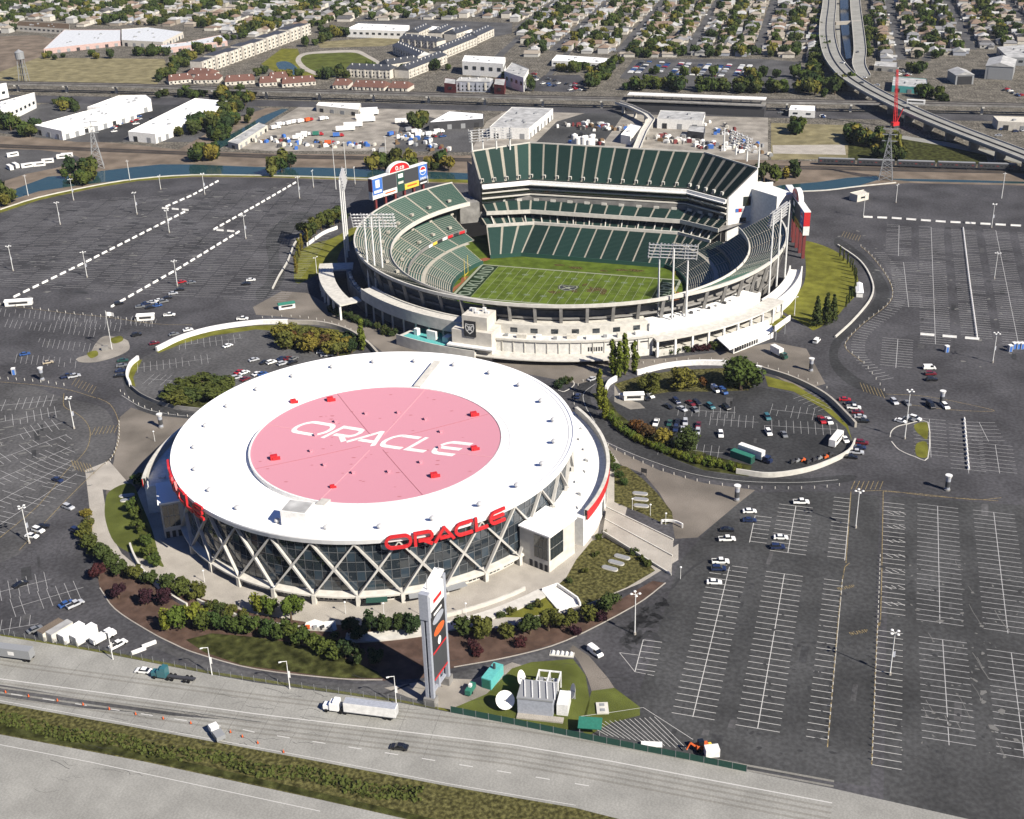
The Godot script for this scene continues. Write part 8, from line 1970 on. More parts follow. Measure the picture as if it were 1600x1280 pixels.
func viaduct() -> void:
	var p := smooth(pv([435.5,-1691.3,373.5,-1443.2,339.4,-1313,317.2,-1219.9,299.4,-1128.6,291.4,-1053.5,292.6,-998.4,298.6,-945.3,307,-894.7,318.5,-844.7,334.5,-785.5,357.8,-692.6]), 4)
	var q := smooth(pv([460,-1685.8,391.4,-1415.3,355.7,-1269.9,327.4,-1156.3,308.9,-1090.8,300,-1041.4]), 4)
	var t := thing("viaduct", "curved concrete freeway viaduct sweeping down to the right edge", "viaduct")
	for e in [[p, 15.0, 4.0], [q, 11.0, 0.0]]:
		var l := path_len(e[0]); var n := int(l / 28.0)
		for i in n:
			var pts := PackedVector2Array()
			for k in 5: pts.append(along(e[0], (i + k / 4.0) * l / n)[0])
			var g := Geo.new(); g.rail(pts, e[1], 7.4, 9.0, e[2]); part(g, "deck", M.freeway, t)
			for o in [-e[1] * 0.5, e[1] * 0.5]:
				g = Geo.new(); g.rail(pts, 0.35, 9.0, 9.9, o + e[2]); part(g, "parapet", M.concrete_pale, t)
			if e[2] > 0.0:
				g = Geo.new(); g.rail(pts, 0.4, 9.0, 9.8, e[2] + 0.6); part(g, "median_barrier", M.dark_metal, t)
			g = Geo.new(); g.bx(v3(pts[0] + Vector2(-(pts[1] - pts[0]).normalized().y, (pts[1] - pts[0]).normalized().x) * e[2]), Vector3(2.0, 7.4, e[1] * 0.5), yaw_of(pts[1] - pts[0])); part(g, "pier", M.concrete_grey, t)
	sheet("canal", "water", pv([430.2,-1637,441,-1634.8,364.5,-1324.9,324.9,-1168.1,317,-1162.9,353.6,-1326.7]), 0.06)
	sheet("freeway", "freeway", pv([443.7,-1697.4,352.3,-1327,315.8,-1163.1,315,-1176.1,348.4,-1327.6,435.7,-1699.2]), 0.064)
	var g := Geo.new(); g.rail(pv([344.3,-1316.2,372.3,-1319.5]), 5.0, 6.0, 9.05); struct(g, "canal_bridge", M.concrete)
	g = Geo.new(); g.rail(pv([381.5,-1490.6,416.7,-1494]), 6.0, 6.0, 9.06); struct(g, "canal_bridge", M.concrete)
	# traffic on it
	var i := 0
	for e in [[Vector3(295.7,9,-1095.7), 2.2, "white"], [Vector3(297.3,9,-1031.1), 2.5, "white"], [Vector3(289.9,9,-1011.4), 2.5, "grey"], [Vector3(299.2,9,-1000), 2.6, "silver"], [Vector3(298.3,9,-916.8), 2.7, "black"], [Vector3(333.7,9,-828.3), 2.75, "silver"], [Vector3(321.9,9,-1144.2), 1.6, "grey"]]:
		car("sedan", e[2], Vector2(e[0].x, e[0].z), e[1], "%s %s car from the top driving on the viaduct" % [nth(i), e[2]], "traffic on the viaduct", 9.05); i += 1
	var bt := thing("bus", "silver bus on the viaduct beside the red crane", "bus", Vector3(309.2,9,-930.6) + Vector3(0, 0.05, 0), -0.42)
	g = Geo.new(); g.bx(Vector3(0, 0.4, 0), Vector3(13, 3.0, 2.6)); part(g, "body", M.white_metal, bt)
	g = Geo.new(); g.bx(Vector3(0, 1.8, 1.32), Vector3(11, 1.0, 0.06)); part(g, "windows", M.car_glass, bt)
	for x in [-4.5, 4.5]:
		g = Geo.new(); g.tube(Vector3(x, 0.5, -1.25), Vector3(x, 0.5, 1.25), 0.5, 0.5, 8); part(g, "wheel", M.tyre, bt)
	# red crane
	var c := thing("crane", "tall red lattice crane standing below the viaduct", "crane", v3(Vector2(284.7,-897.9)), 0.4)
	g = Geo.new(); g.bx(Vector3(0, 0, 0), Vector3(5.0, 1.4, 4.4)); part(g, "crawler", M.dark_metal, c)
	g = Geo.new(); g.bx(Vector3(0, 1.4, 0), Vector3(5.4, 2.6, 3.2)); part(g, "cab", M.red, c)
	g = Geo.new()
	var top := Vector3(-3.0, 42, 0)
	for e in [[-0.9, -0.9], [0.9, -0.9], [0.9, 0.9], [-0.9, 0.9]]: g.bar(Vector3(e[0], 3.5, e[1]), top + Vector3(e[0], 0, e[1]) * 0.5, 0.3, 0.3)
	for k in 14:
		var a := Vector3(-0.9, 3.5, -0.9).lerp(top, k / 14.0); var b := Vector3(0.9, 3.5, 0.9).lerp(top, (k + 1) / 14.0)
		g.bar(a, b, 0.22, 0.22); g.bar(Vector3(b.x, a.y, b.z), Vector3(a.x, b.y, a.z), 0.22, 0.22)
	part(g, "boom", M.red, c)
	g = Geo.new(); g.bar(Vector3(1.5, 3.5, 0), Vector3(6.0, 13.0, 0), 0.5, 0.5); part(g, "mast", M.red, c)
	# canal side slip road on the ground below
	sheet("freeway", "freeway", pv([282.9,-872.9,307.8,-851.6,332.2,-820.7,354.1,-779.3,349.3,-767.5,326,-809.6,300.7,-843.4,279.4,-864]), 0.06)

func lattice(label: String, p: Vector2, h: float, turn: float) -> void:
	var t := thing("power_pylon", label, "pylon", v3(p), turn, "power pylons")
	var g: Geo
	for e in [[-1, -1], [1, -1], [1, 1], [-1, 1]]:
		g = Geo.new(); g.bar(Vector3(e[0] * 4.2, 0, e[1] * 4.2), Vector3(e[0] * 0.6, h * 0.78, e[1] * 0.6), 0.42, 0.42); g.bar(Vector3(e[0] * 0.6, h * 0.78, e[1] * 0.6), Vector3(0, h, 0), 0.3, 0.3); part(g, "leg", M.grey_metal, t)
	for k in 7:
		g = Geo.new()
		var w0 := lerpf(4.2, 0.6, k / 7.0); var w1 := lerpf(4.2, 0.6, (k + 1) / 7.0); var y0 := h * 0.78 * k / 7.0; var y1 := h * 0.78 * (k + 1) / 7.0
		for s in [-1, 1]:
			g.bar(Vector3(-w0, y0, s * w0), Vector3(w1, y1, s * w1), 0.25, 0.25); g.bar(Vector3(w0, y0, s * w0), Vector3(-w1, y1, s * w1), 0.25, 0.25)
			g.bar(Vector3(s * w0, y0, -w0), Vector3(s * w1, y1, w1), 0.25, 0.25); g.bar(Vector3(s * w0, y0, w0), Vector3(s * w1, y1, -w1), 0.25, 0.25)
		part(g, "bracing", M.grey_metal, t)
	for y in [0.72, 0.84, 0.94]:
		g = Geo.new(); g.bar(Vector3(-4.6, h * y, 0), Vector3(4.6, h * y, 0), 0.4, 0.5); part(g, "cross_arm", M.grey_metal, t)

func rail_things() -> void:
	lattice("grey lattice power pylon by the channel at the left", Vector2(-282.8,-846.7), 34.0, 0.3)
	lattice("grey lattice power pylon in front of the dark train", Vector2(240,-763.9), 34.0, -0.3)
	var q: PackedVector2Array = pv([205.4,-803,327.5,-774.4])
	for i in 5:
		var a: Array = along(q, (i + 0.5) * path_len(q) / 5.0)
		var t := thing("rail_car", "%s dark rail car from the left of the long train" % nth(i), "rail car", v3(a[0], 0.2), yaw_of(a[1]), "cars of the long train")
		var l := path_len(q) / 5.0 - 1.4
		var g := Geo.new(); g.bx(Vector3(0, 1.0, 0), Vector3(l, 3.2, 3.0)); part(g, "body", M.dark_metal, t)
		g = Geo.new(); g.bx(Vector3(0, 4.2, 0), Vector3(l - 1, 0.3, 2.4)); part(g, "roof", M.grey_metal, t)
		for x in [-l * 0.35, l * 0.35]:
			g = Geo.new(); g.bx(Vector3(x, 0, 0), Vector3(3.0, 1.0, 2.4)); part(g, "bogie", M.dark, t)
		for k in 9:
			g = Geo.new(); g.bx(Vector3(lerpf(-l * 0.42, l * 0.42, k / 8.0), 2.4, 1.52), Vector3(1.3, 0.8, 0.06)); part(g, "window", M.dark_red if k % 4 == 0 else M.glass, t)
	# water tower
	var w := thing("water_tower", "old water tower with a dark tank beside the dry field", "water tower", v3(Vector2(-442.8,-1163)))
	var g: Geo
	for e in [[-1, -1], [1, -1], [1, 1], [-1, 1]]:
		g = Geo.new(); g.bar(Vector3(e[0] * 3.6, 0, e[1] * 3.6), Vector3(e[0] * 2.2, 21, e[1] * 2.2), 0.5, 0.5); part(g, "leg", M.grey_metal, w)
	g = Geo.new(); g.tube(Vector3(0, 21, 0), Vector3(0, 27, 0), 4.0, 4.0, 14); g.tube(Vector3(0, 27, 0), Vector3(0, 29.5, 0), 4.2, 0.2, 14); part(g, "tank", M.grey_metal, w)
	g = Geo.new(); g.tube(Vector3(0, 0, 0), Vector3(0, 21, 0), 0.6, 0.6, 8); part(g, "riser", M.grey_metal, w)
	g = Geo.new()
	for y in [7.0, 14.0]:
		for s in [-1, 1]: g.bar(Vector3(-3, y, s * 3), Vector3(3, y, s * 3), 0.25, 0.25); g.bar(Vector3(s * 3, y, -3), Vector3(s * 3, y, 3), 0.25, 0.25)
	part(g, "bracing", M.grey_metal, w)
	# slim poles along the channel
	var i := 0
	for p in [[Vector2(-109.4,-775.7), 30.0], [Vector2(-106.8,-812), 22.0], [Vector2(-251.1,-811.1), 14.0], [Vector2(-82.3,-842.2), 18.0], [Vector2(-308.7,-780.9), 14.0], [Vector2(295.7,-716.1), 16.0]]:
		var o := thing("utility_pole", "%s slim pale utility pole along the channel" % ["tallest", "second tallest", "leaning", "far", "leftmost", "rightmost"][i], "pole", v3(p[0]), 0, "utility poles along the channel")
		g = Geo.new(); g.tube(Vector3.ZERO, Vector3(0, p[1], 0), 0.24, 0.14, 6); part(g, "pole", M.white_metal, o)
		g = Geo.new(); g.bar(Vector3(-1.2, p[1] - 0.8, 0), Vector3(1.2, p[1] - 0.8, 0), 0.18, 0.18); part(g, "cross_arm", M.white_metal, o)
		i += 1

func yards() -> void:
	var trk := 0
	for e in [[Vector2(-108.8,-994.9), 0.1], [Vector2(-107,-985.6), 0.1], [Vector2(-109.8,-972.6), 0.12], [Vector2(-107.7,-961.5), 0.12], [Vector2(-116,-945.6), 0.1], [Vector2(-120.6,-933.8), 0.1], [Vector2(-77.3,-953.6), 0.05]]:
		var t := thing("semi_trailer", "%s white trailer from the top in the truck yard" % nth(trk), "trailer", v3(e[0]), e[1], "trailers in the truck yard")
		var g := Geo.new(); g.bx(Vector3(0, 1.0, 0), Vector3(14.5, 2.9, 2.6)); part(g, "box", M.white, t)
		g = Geo.new(); g.bx(Vector3(0, 3.9, 0), Vector3(14.3, 0.08, 2.5)); part(g, "roof", M.white_roof, t)
		for x in [-5.5, 5.0]:
			g = Geo.new(); g.tube(Vector3(x, 0.5, -1.2), Vector3(x, 0.5, 1.2), 0.5, 0.5, 8); part(g, "wheel", M.tyre, t)
		trk += 1
	var i := 0
	for e in [[Vector2(-167.2,-960.2), 0.9, "white"], [Vector2(-163.8,-964), 0.9, "white"], [Vector2(-159.1,-965.6), 0.9, "white"], [Vector2(-153.6,-969.2), 0.9, "orange"], [Vector2(-142.4,-972.2), 0.7, "white"], [Vector2(-152.2,-917.5), 0.1, "white"], [Vector2(-153.8,-911.8), 0.1, "white"], [Vector2(-149.2,-923.1), 0.0, "white"], [Vector2(-140.4,-922.1), 0.1, "green_paint"], [Vector2(-124.4,-916.3), 0.1, "blue"], [Vector2(-127.8,-893.6), 0.05, "orange"], [Vector2(-176,-946.5), 0.7, "white"], [Vector2(-173.6,-956.7), 0.7, "white"], [Vector2(-66.6,-921.4), 0.3, "white"], [Vector2(-63.1,-911.1), 0.3, "white"], [Vector2(-55.6,-912.2), 0.4, "white"], [Vector2(-49.7,-919.5), 0.4, "white"], [Vector2(-71.8,-928.1), 0.5, "grey_metal"], [Vector2(-84.3,-915.6), 0.9, "blue"]]:
		box_truck("%s yard truck from the left, with a %s body" % [nth(i), {"white": "white", "orange": "orange", "green_paint": "green", "blue": "blue", "grey_metal": "grey"}[e[2]]], e[0], e[1], "white" if e[2] == "white" else "red", e[2], 7.5, 2.3, "trucks in the yard"); i += 1
	# small stuff in the yards: crates, parts, pallets
	i = 0
	for a in [[Vector2(-180.4,-901.5), Vector2(-82.3,-877.4), 52], [Vector2(-80.1,-909.2), Vector2(-40.7,-865.5), 40], [Vector2(46.6,-934.5), Vector2(92.6,-908.7), 42], [Vector2(49.2,-894.3), Vector2(68.1,-867.8), 20], [Vector2(109,-887.4), Vector2(159.4,-845.1), 60], [Vector2(-176.5,-920.3), Vector2(-154.2,-898.5), 14], [Vector2(153.7,-921.6), Vector2(175.1,-834.6), 40]]:
		for k in a[2]:
			var p: Vector2 = a[0].lerp(a[1], rng.randf()) + Vector2(rng.randf_range(-8, 8), rng.randf_range(-10, 10))
			var g := Geo.new(); var s := Vector3(rng.randf_range(1.5, 4.5), rng.randf_range(1.0, 2.6), rng.randf_range(1.4, 2.6))
			g.bx(Vector3.ZERO, s); g.bx(Vector3(0, s.y, 0), Vector3(s.x * 0.7, 0.4, s.z * 0.8))
			var mm: String = ["white", "grey_metal", "white", "pale_wall", "blue", "wood", "dark_metal", "white_metal", "concrete_grey", "dark_red"][rng.randi() % 10]
			var o := one(g, "yard_crate", M[mm], "%s small crate lying in the work yards, counted yard by yard" % nth(i), "crate", "crates in the work yards")
			o.position = v3(p); o.rotation.y = rng.randf() * PI; i += 1
	# pale storage tanks behind the tall stand
	for k in 7:
		var g := Geo.new(); g.tube(Vector3.ZERO, Vector3(0, 8.0 - k % 3, 0), 2.2, 2.2, 12); g.tube(Vector3(0, 8.0 - k % 3, 0), Vector3(0, 9.0 - k % 3, 0), 2.2, 0.6, 12)
		var o := one(g, "storage_tank", M.white, "%s white storage tank from the left behind the tall stand" % nth(k), "tank", "white tanks behind the stand")
		o.position = v3((Vector2(49.2,-869.9)).lerp(Vector2(61.3,-866.8), k / 6.0) + Vector2(0, (k % 2) * 5.0))
	# motor homes in the channel side lot
	i = 0
	for e in [[Vector2(-355,-884), 0.6], [Vector2(-344.2,-848.2), -0.9], [Vector2(-341.8,-853), -0.9], [Vector2(-333.5,-852.1), 0.5], [Vector2(-325.9,-854.7), 0.3], [Vector2(-322.7,-862.9), 0.3], [Vector2(-316,-874.4), 0.2], [Vector2(-313.8,-877.7), 0.2]]:
		var t := thing("motor_home", "%s white motor home from the left in the channel side lot" % nth(i), "motor home", v3(e[0]), e[1], "motor homes by the channel")
		var g := Geo.new(); g.bx(Vector3(0, 0.4, 0), Vector3(8.0, 2.8, 2.5)); part(g, "body", M.white, t)
		g = Geo.new(); g.bx(Vector3(0.5, 1.7, 1.27), Vector3(5.0, 0.8, 0.06)); part(g, "window", M.car_glass, t)
		i += 1
	# cars in the small yards and the station lot
	i = 0
	var cols := ["white", "silver", "black", "navy", "red", "grey", "white", "blue"]
	for a in [[Vector2(-306.1,-955.7), Vector2(-284.4,-1007.6), 12, 0.7, "between the white warehouses"], [Vector2(-70.9,-914), Vector2(-42,-904.8), 10, 0.5, "in the grey yard"], [Vector2(298.3,-1116.5), Vector2(323.5,-1084.1), 0, 0.2, ""], [Vector2(408.3,-1013.9), Vector2(414.2,-988.6), 7, 0.3, "in the right edge yard"], [Vector2(338.7,-1134.7), Vector2(351.1,-1074.6), 10, 0.6, "in the yard left of the sheds"], [Vector2(16.3,-1127.7), Vector2(66.7,-1060.1), 26, 0.9, "in the small lot left of the station"], [Vector2(358,-891.1), Vector2(371.5,-877.8), 8, 0.2, "beside the low cream building"], [Vector2(210.2,-963.9), Vector2(241.1,-946.8), 8, 0.1, "beside the street below the station"]]:
		for k in a[2]:
			var p: Vector2 = a[0].lerp(a[1], rng.randf()) + Vector2(rng.randf_range(-6, 6), rng.randf_range(-14, 14))
			car(["sedan", "suv", "sedan", "pickup"][k % 4], cols[rng.randi() % 8], p, a[3] + (PI / 2 if k % 3 == 0 else 0.0), "%s parked vehicle %s" % [nth(k), a[4]], "cars in the far yards")
	i = 0
	for r in 6:
		var o: Vector2 = (Vector2(124.9,-1147.8)).lerp(Vector2(212.9,-1117.1), r / 5.0)
		var d: Vector2 = ((Vector2(139.1,-1180.1)) - (Vector2(123,-1130.1))).normalized()
		for k in 11:
			for s in [-1, 1]:
				if rng.randf() < 0.15: continue
				var p: Vector2 = o + d * (k - 5) * 5.2 + Vector2(-d.y, d.x) * 3.4 * s
				var col: String = cols[rng.randi() % 8]
				var cc := mi(car_meshes("sedan").body, numbered("parked_car"), paint(col), self)
				cc.position = v3(p, 0.06); cc.rotation.y = yaw_of(Vector2(-d.y, d.x)); cc.scale.y = 1.4
				tag(cc, "%s car, %s in row %s of the station lot from the left" % [col, nth(k * 2 + (1 if s > 0 else 0)), ORD[r]], "car", "cars in the station lot")

func big_buildings() -> void:
	var W := "white warehouses by the channel"
	building("warehouse", "long white warehouse nearest the left power pylon", pv([-360.8,-951.5,-333.2,-929.7,-293.6,-991.4,-298.3,-1001.2,-322.6,-1008.9,-336.4,-994.5]), 7.0, "white", "white_roof", "warehouse", 1, W)
	building("warehouse", "white warehouse with truck docks behind the nearest one", pv([-338.2,-1010.9,-324.4,-1053,-301.1,-1052.5,-292.7,-1036.4,-289.5,-1023.7,-305.3,-1004.4]), 7.0, "white", "white_roof", "warehouse", 1, W)
	building("warehouse", "broad white roofed warehouse right of the dark yard", pv([-281,-921.6,-258.3,-911,-216.3,-1014.3,-255.6,-1034]), 7.0, "white", "white_roof", "warehouse", 1, W)
	building("warehouse", "white warehouse cut by the left edge below the railway", pv([-439.2,-1010,-415.6,-1030.8,-399.1,-1066.3,-392.8,-1047.6,-399.7,-986.7,-422.6,-967.5]), 9.0, "white", "white_roof", "warehouse", 0, W)
	building("warehouse", "small white block at the left edge above the warehouses", pv([-450.8,-1097.1,-439.4,-1112,-432.6,-1094.6,-442.4,-1077.3]), 9.0, "white", "white_roof", "warehouse", 0, W)
	building("factory_hall", "low pale factory hall with red trim, left part", pv([-472.1,-1308.1,-403.7,-1346.7,-423.8,-1420.1,-489.9,-1431.3]), 5.0, "factory_red", "metal_roof", "factory", 1, "factory halls")
	building("factory_hall", "low pale factory hall with red trim, middle part", pv([-401.5,-1344.3,-353.6,-1324.9,-346.7,-1388,-393.9,-1426.1,-421.6,-1417.8]), 6.0, "cream", "metal_roof", "factory", 1, "factory halls")
	building("factory_hall", "low pale factory hall with red trim, right part", pv([-357.7,-1282.9,-287,-1327.7,-301.3,-1365.8,-328.8,-1326.7,-359,-1308.8]), 5.0, "factory_red", "metal_roof", "factory", 1, "factory halls")
	building("store_hall", "long white store hall behind the green sports field", pv([-166.9,-1361.7,-99.1,-1337.8,-99.5,-1375.3,-156.9,-1398.4]), 8.0, "white", "white_roof", "store", 0)
	building("store_hall", "low white store beyond the sports field's right end", pv([-88.4,-1360.8,-33.2,-1326.9,-31.6,-1351,-77.8,-1380]), 6.0, "white", "white_roof", "store", 0)
	building("shed", "open shed at the top of the truck yard", pv([-151.6,-1003.3,-115.4,-982.5,-115.7,-1005.7,-151,-1015.1]), 5.0, "pale_wall", "white_roof", "shed", 1)
	building("shed", "white roofed shed in the grey yard", pv([-57,-927.6,-16.2,-935.1,-16.4,-952.3,-42.9,-964.4]), 6.0, "dark_metal", "white_roof", "shed", 1)
	building("warehouse", "wide pale warehouse directly behind the tall stand", pv([-11.1,-899.4,17.2,-892.1,37.4,-954.2,5.9,-962.7]), 8.0, "white", "grey_roof", "warehouse", 1)
	building("warehouse", "low white workshop right of the footbridge", pv([113,-915,145.2,-904.9,151.1,-931.3,118.6,-941.9]), 7.0, "white", "grey_roof", "workshop", 1)
	building("workshop", "small dark shed in front of the low white workshop", pv([131,-883.4,141.8,-876.4,145.7,-895.3,135,-898.6]), 5.0, "dark_metal", "grey_roof", "shed", 1)
	building("tent_hall", "white gabled tent hall left of the footbridge", pv([82.2,-873.5,88.4,-867.2,99.2,-896.6,92.6,-905.4]), 6.0, "white", "white_roof", "tent", 0)
	building("long_shed", "low tan shed by the creek at the yard's left end", pv([-201.4,-893.5,-192.3,-885,-180.8,-942.7,-188.7,-952]), 4.0, "pale_wall", "grey_roof", "shed", 1)
	building("workshop", "low cream building under the viaduct at the right edge", pv([353.8,-881.9,385.8,-870.2,393.4,-889.1,355.9,-897.8]), 6.0, "cream", "pale_wall", "building", 1)
	building("workshop", "white utility block by the street below the viaduct", pv([216.4,-940.7,234.8,-934.1,238.8,-951.2,221.1,-955.7]), 5.0, "white", "white_roof", "building", 0)
	building("long_shed", "long teal roofed shed left of the open hangar", pv([316.9,-1017.2,341.9,-1003.7,351.8,-1038.4,328.2,-1052.4]), 5.0, "teal", "grey_roof", "shed", 1)
	building("long_shed", "pale flat shed above the teal roofed shed", pv([326.9,-1106,343.9,-1094.7,350.6,-1117.5,333.6,-1126.1]), 4.0, "pale_wall", "grey_roof", "shed", 1)
	building("warehouse", "broad flat grey warehouse at the top right edge", pv([454.9,-1160.9,446.3,-1111.1,489.2,-1098.5,510.6,-1179.1]), 7.0, "grey_metal", "grey_roof", "warehouse", 0)
	building("service_block", "cream utility block behind the right lot by the channel", pv([206.1,-722.1,209.3,-716.4,217.4,-721,216.2,-727.9]), 4.0, "cream", "pale_wall", "building", 0)
	# gabled metal halls
	for e in [["open fronted metal hangar with a dark mouth", Vector2(383.5,-1048.4), 15.0, 22.0, 8.0, 2.5, true, 1.55], ["tall grey metal hall with a gabled roof", Vector2(424.7,-1069.7), 22.0, 36.0, 11.0, 3.0, false, 1.15]]:
		var t := thing("metal_hall", e[0], "hall", v3(e[1]), e[7], "metal halls at the right")
		var g := Geo.new(); g.bx(Vector3.ZERO, Vector3(e[3], e[4], e[2])); part(g, "wall", M.grey_metal, t)
		g = Geo.new(); g.roof(e[3], e[2], e[4], e[5], 0.0); part(g, "roof", M.grey_roof, t)
		g = Geo.new(); g.bx(Vector3(-e[3] / 2 - 0.05, 0.1, 0), Vector3(0.3, e[4] * 0.85, e[2] * 0.8)); part(g, "door", M.dark if e[6] else M.grey_metal, t)
	# yellow apartment rows
	for i in 9:
		var p: Vector2 = (Vector2(-282.6,-1188.5)).lerp(Vector2(-217.9,-1378.2), i / 8.0)
		var d: Vector2 = (Vector2(-217.9,-1378.2)) - (Vector2(-282.6,-1188.5))
		var t := thing("apartment_block", "%s yellow apartment block from the left in the stepped row" % nth(i), "apartments", v3(p), yaw_of(d), "yellow apartment row")
		var g := Geo.new(); g.bx(Vector3.ZERO, Vector3(d.length() / 9.2, 11.0 + (i % 2), 13.0)); part(g, "wall", M.cream, t)
		g = Geo.new(); g.bx(Vector3(0, 11.0 + (i % 2), -1.5), Vector3(d.length() / 9.8, 0.5, 11.5)); part(g, "roof", M.dark_metal, t)
		for k in 3:
			g = Geo.new(); g.bx(Vector3(-8 + k * 8.0, 0, 6.6), Vector3(4.0, 11.5, 1.8)); part(g, "bay", M.pale_wall if k == 1 and i % 2 == 0 else M.cream, t)
			for j in 3:
				g = Geo.new(); g.bx(Vector3(-8 + k * 8.0, 1.2 + j * 3.5, 7.55), Vector3(2.4, 1.6, 0.1)); part(g, "window", M.glass, t)
	# town houses round the sports field
	var T := "town house rows"
	var i := 0
	for e in [[Vector2(-139.6,-1149.9), Vector2(-99.3,-1135.4), "long row with dark roof facing the railway"], [Vector2(-91.5,-1131.4), Vector2(-59.7,-1200.2), "row with dark roof climbing right of the sports field"], [Vector2(-64.2,-1220.6), Vector2(-32.8,-1293.2), "upper row with dark roof along the street"], [Vector2(-32.3,-1300.6), Vector2(-15.5,-1344.5), "farthest row with dark roof along the street"], [Vector2(-102.3,-1260.7), Vector2(-73.5,-1195.8), "short row with dark roof inside the block"], [Vector2(-100.7,-1304.1), Vector2(-61.5,-1275.8), "level row with dark roof inside the block"], [Vector2(-94,-1333.7), Vector2(-82.3,-1367.9), "first short upper row with dark roof"], [Vector2(-70.1,-1325.9), Vector2(-59.3,-1360), "second short upper row with dark roof"], [Vector2(-53.9,-1319.4), Vector2(-38.6,-1348.4), "third short upper row with dark roof"], [Vector2(-110.1,-1160.6), Vector2(-81.7,-1181.1), "short row behind the railway facing row"]]:
		row_house(e[2] + " of cream town houses", e[0], e[1], 15.0, 8.0, "cream", "screen", T, 3.4)
	for e in [[Vector2(-304.3,-1138), Vector2(-284.2,-1146.7), "first"], [Vector2(-279.3,-1140.3), Vector2(-256.5,-1140), "second"], [Vector2(-250,-1127.7), Vector2(-224.5,-1132.7), "third"], [Vector2(-217.8,-1117.7), Vector2(-203,-1121.2), "fourth"], [Vector2(-197,-1112), Vector2(-168.4,-1119.3), "fifth"], [Vector2(-147.8,-1099.8), Vector2(-134.1,-1098), "sixth"], [Vector2(-129,-1091.8), Vector2(-100.4,-1082.6), "seventh"], [Vector2(-97,-1082.1), Vector2(-80.1,-1077.2), "eighth"], [Vector2(-289.6,-1171.2), Vector2(-266.9,-1161.9), "upper ninth"], [Vector2(-212.4,-1136.7), Vector2(-195.6,-1140.2), "upper tenth"]]:
		row_house("%s low red roofed house row beside the elevated railway from the left" % e[2], e[0], e[1], 17.0, 3.4, "cream", "roof_maroon", "red roofed rows by the railway", 4.0)
	row_house("grey roofed row house with balconies facing the railway", Vector2(-39.1,-1071.7), Vector2(-10.5,-1065.2), 12.0, 9.0, "sign_panel", "grey_roof", T, 2.0)
	building("apartment_block", "white apartment block with a maroon stair tower", pv([-36.9,-1138.2,-0.1,-1120.5,2.4,-1151,-35.3,-1166.4]), 12.0, "white", "white_roof", "apartments", 0)
	building("apartment_block", "maroon end block of the grey row house, left", pv([-50.5,-1063.3,-40.5,-1056.6,-41.1,-1078.3,-50.2,-1085]), 8.0, "dark_red", "grey_roof", "apartments", 0)
	building("apartment_block", "maroon end block of the grey row house, right", pv([-8.1,-1052.1,0.5,-1045.7,1.8,-1072.3,-7,-1076.2]), 8.0, "dark_red", "grey_roof", "apartments", 0)
	building("apartment_block", "white apartment block with balconies beside the small lot", pv([0.9,-1085.3,16.8,-1055.4,22.1,-1093.7,8,-1125.4]), 12.0, "white", "grey_roof", "apartments", 0)
	building("apartment_block", "long yellow block with brown roof at the upper left", pv([-558.5,-1468,-483.1,-1428.3,-496.4,-1470.9,-564.3,-1501.6]), 6.0, "cream", "bark", "apartments", 0)
	building("apartment_block", "long white low block above the station car park", pv([45,-1167.1,99.9,-1143.3,103.2,-1167.8,51,-1195.3]), 5.0, "white", "white_roof", "building", 0)

# ---------- the streets of small houses and the trees between them ----------
func inside(p: Vector2, zones: Array) -> bool:
	for z in zones:
		if Geometry2D.is_point_in_polygon(p, z): return true
	return false

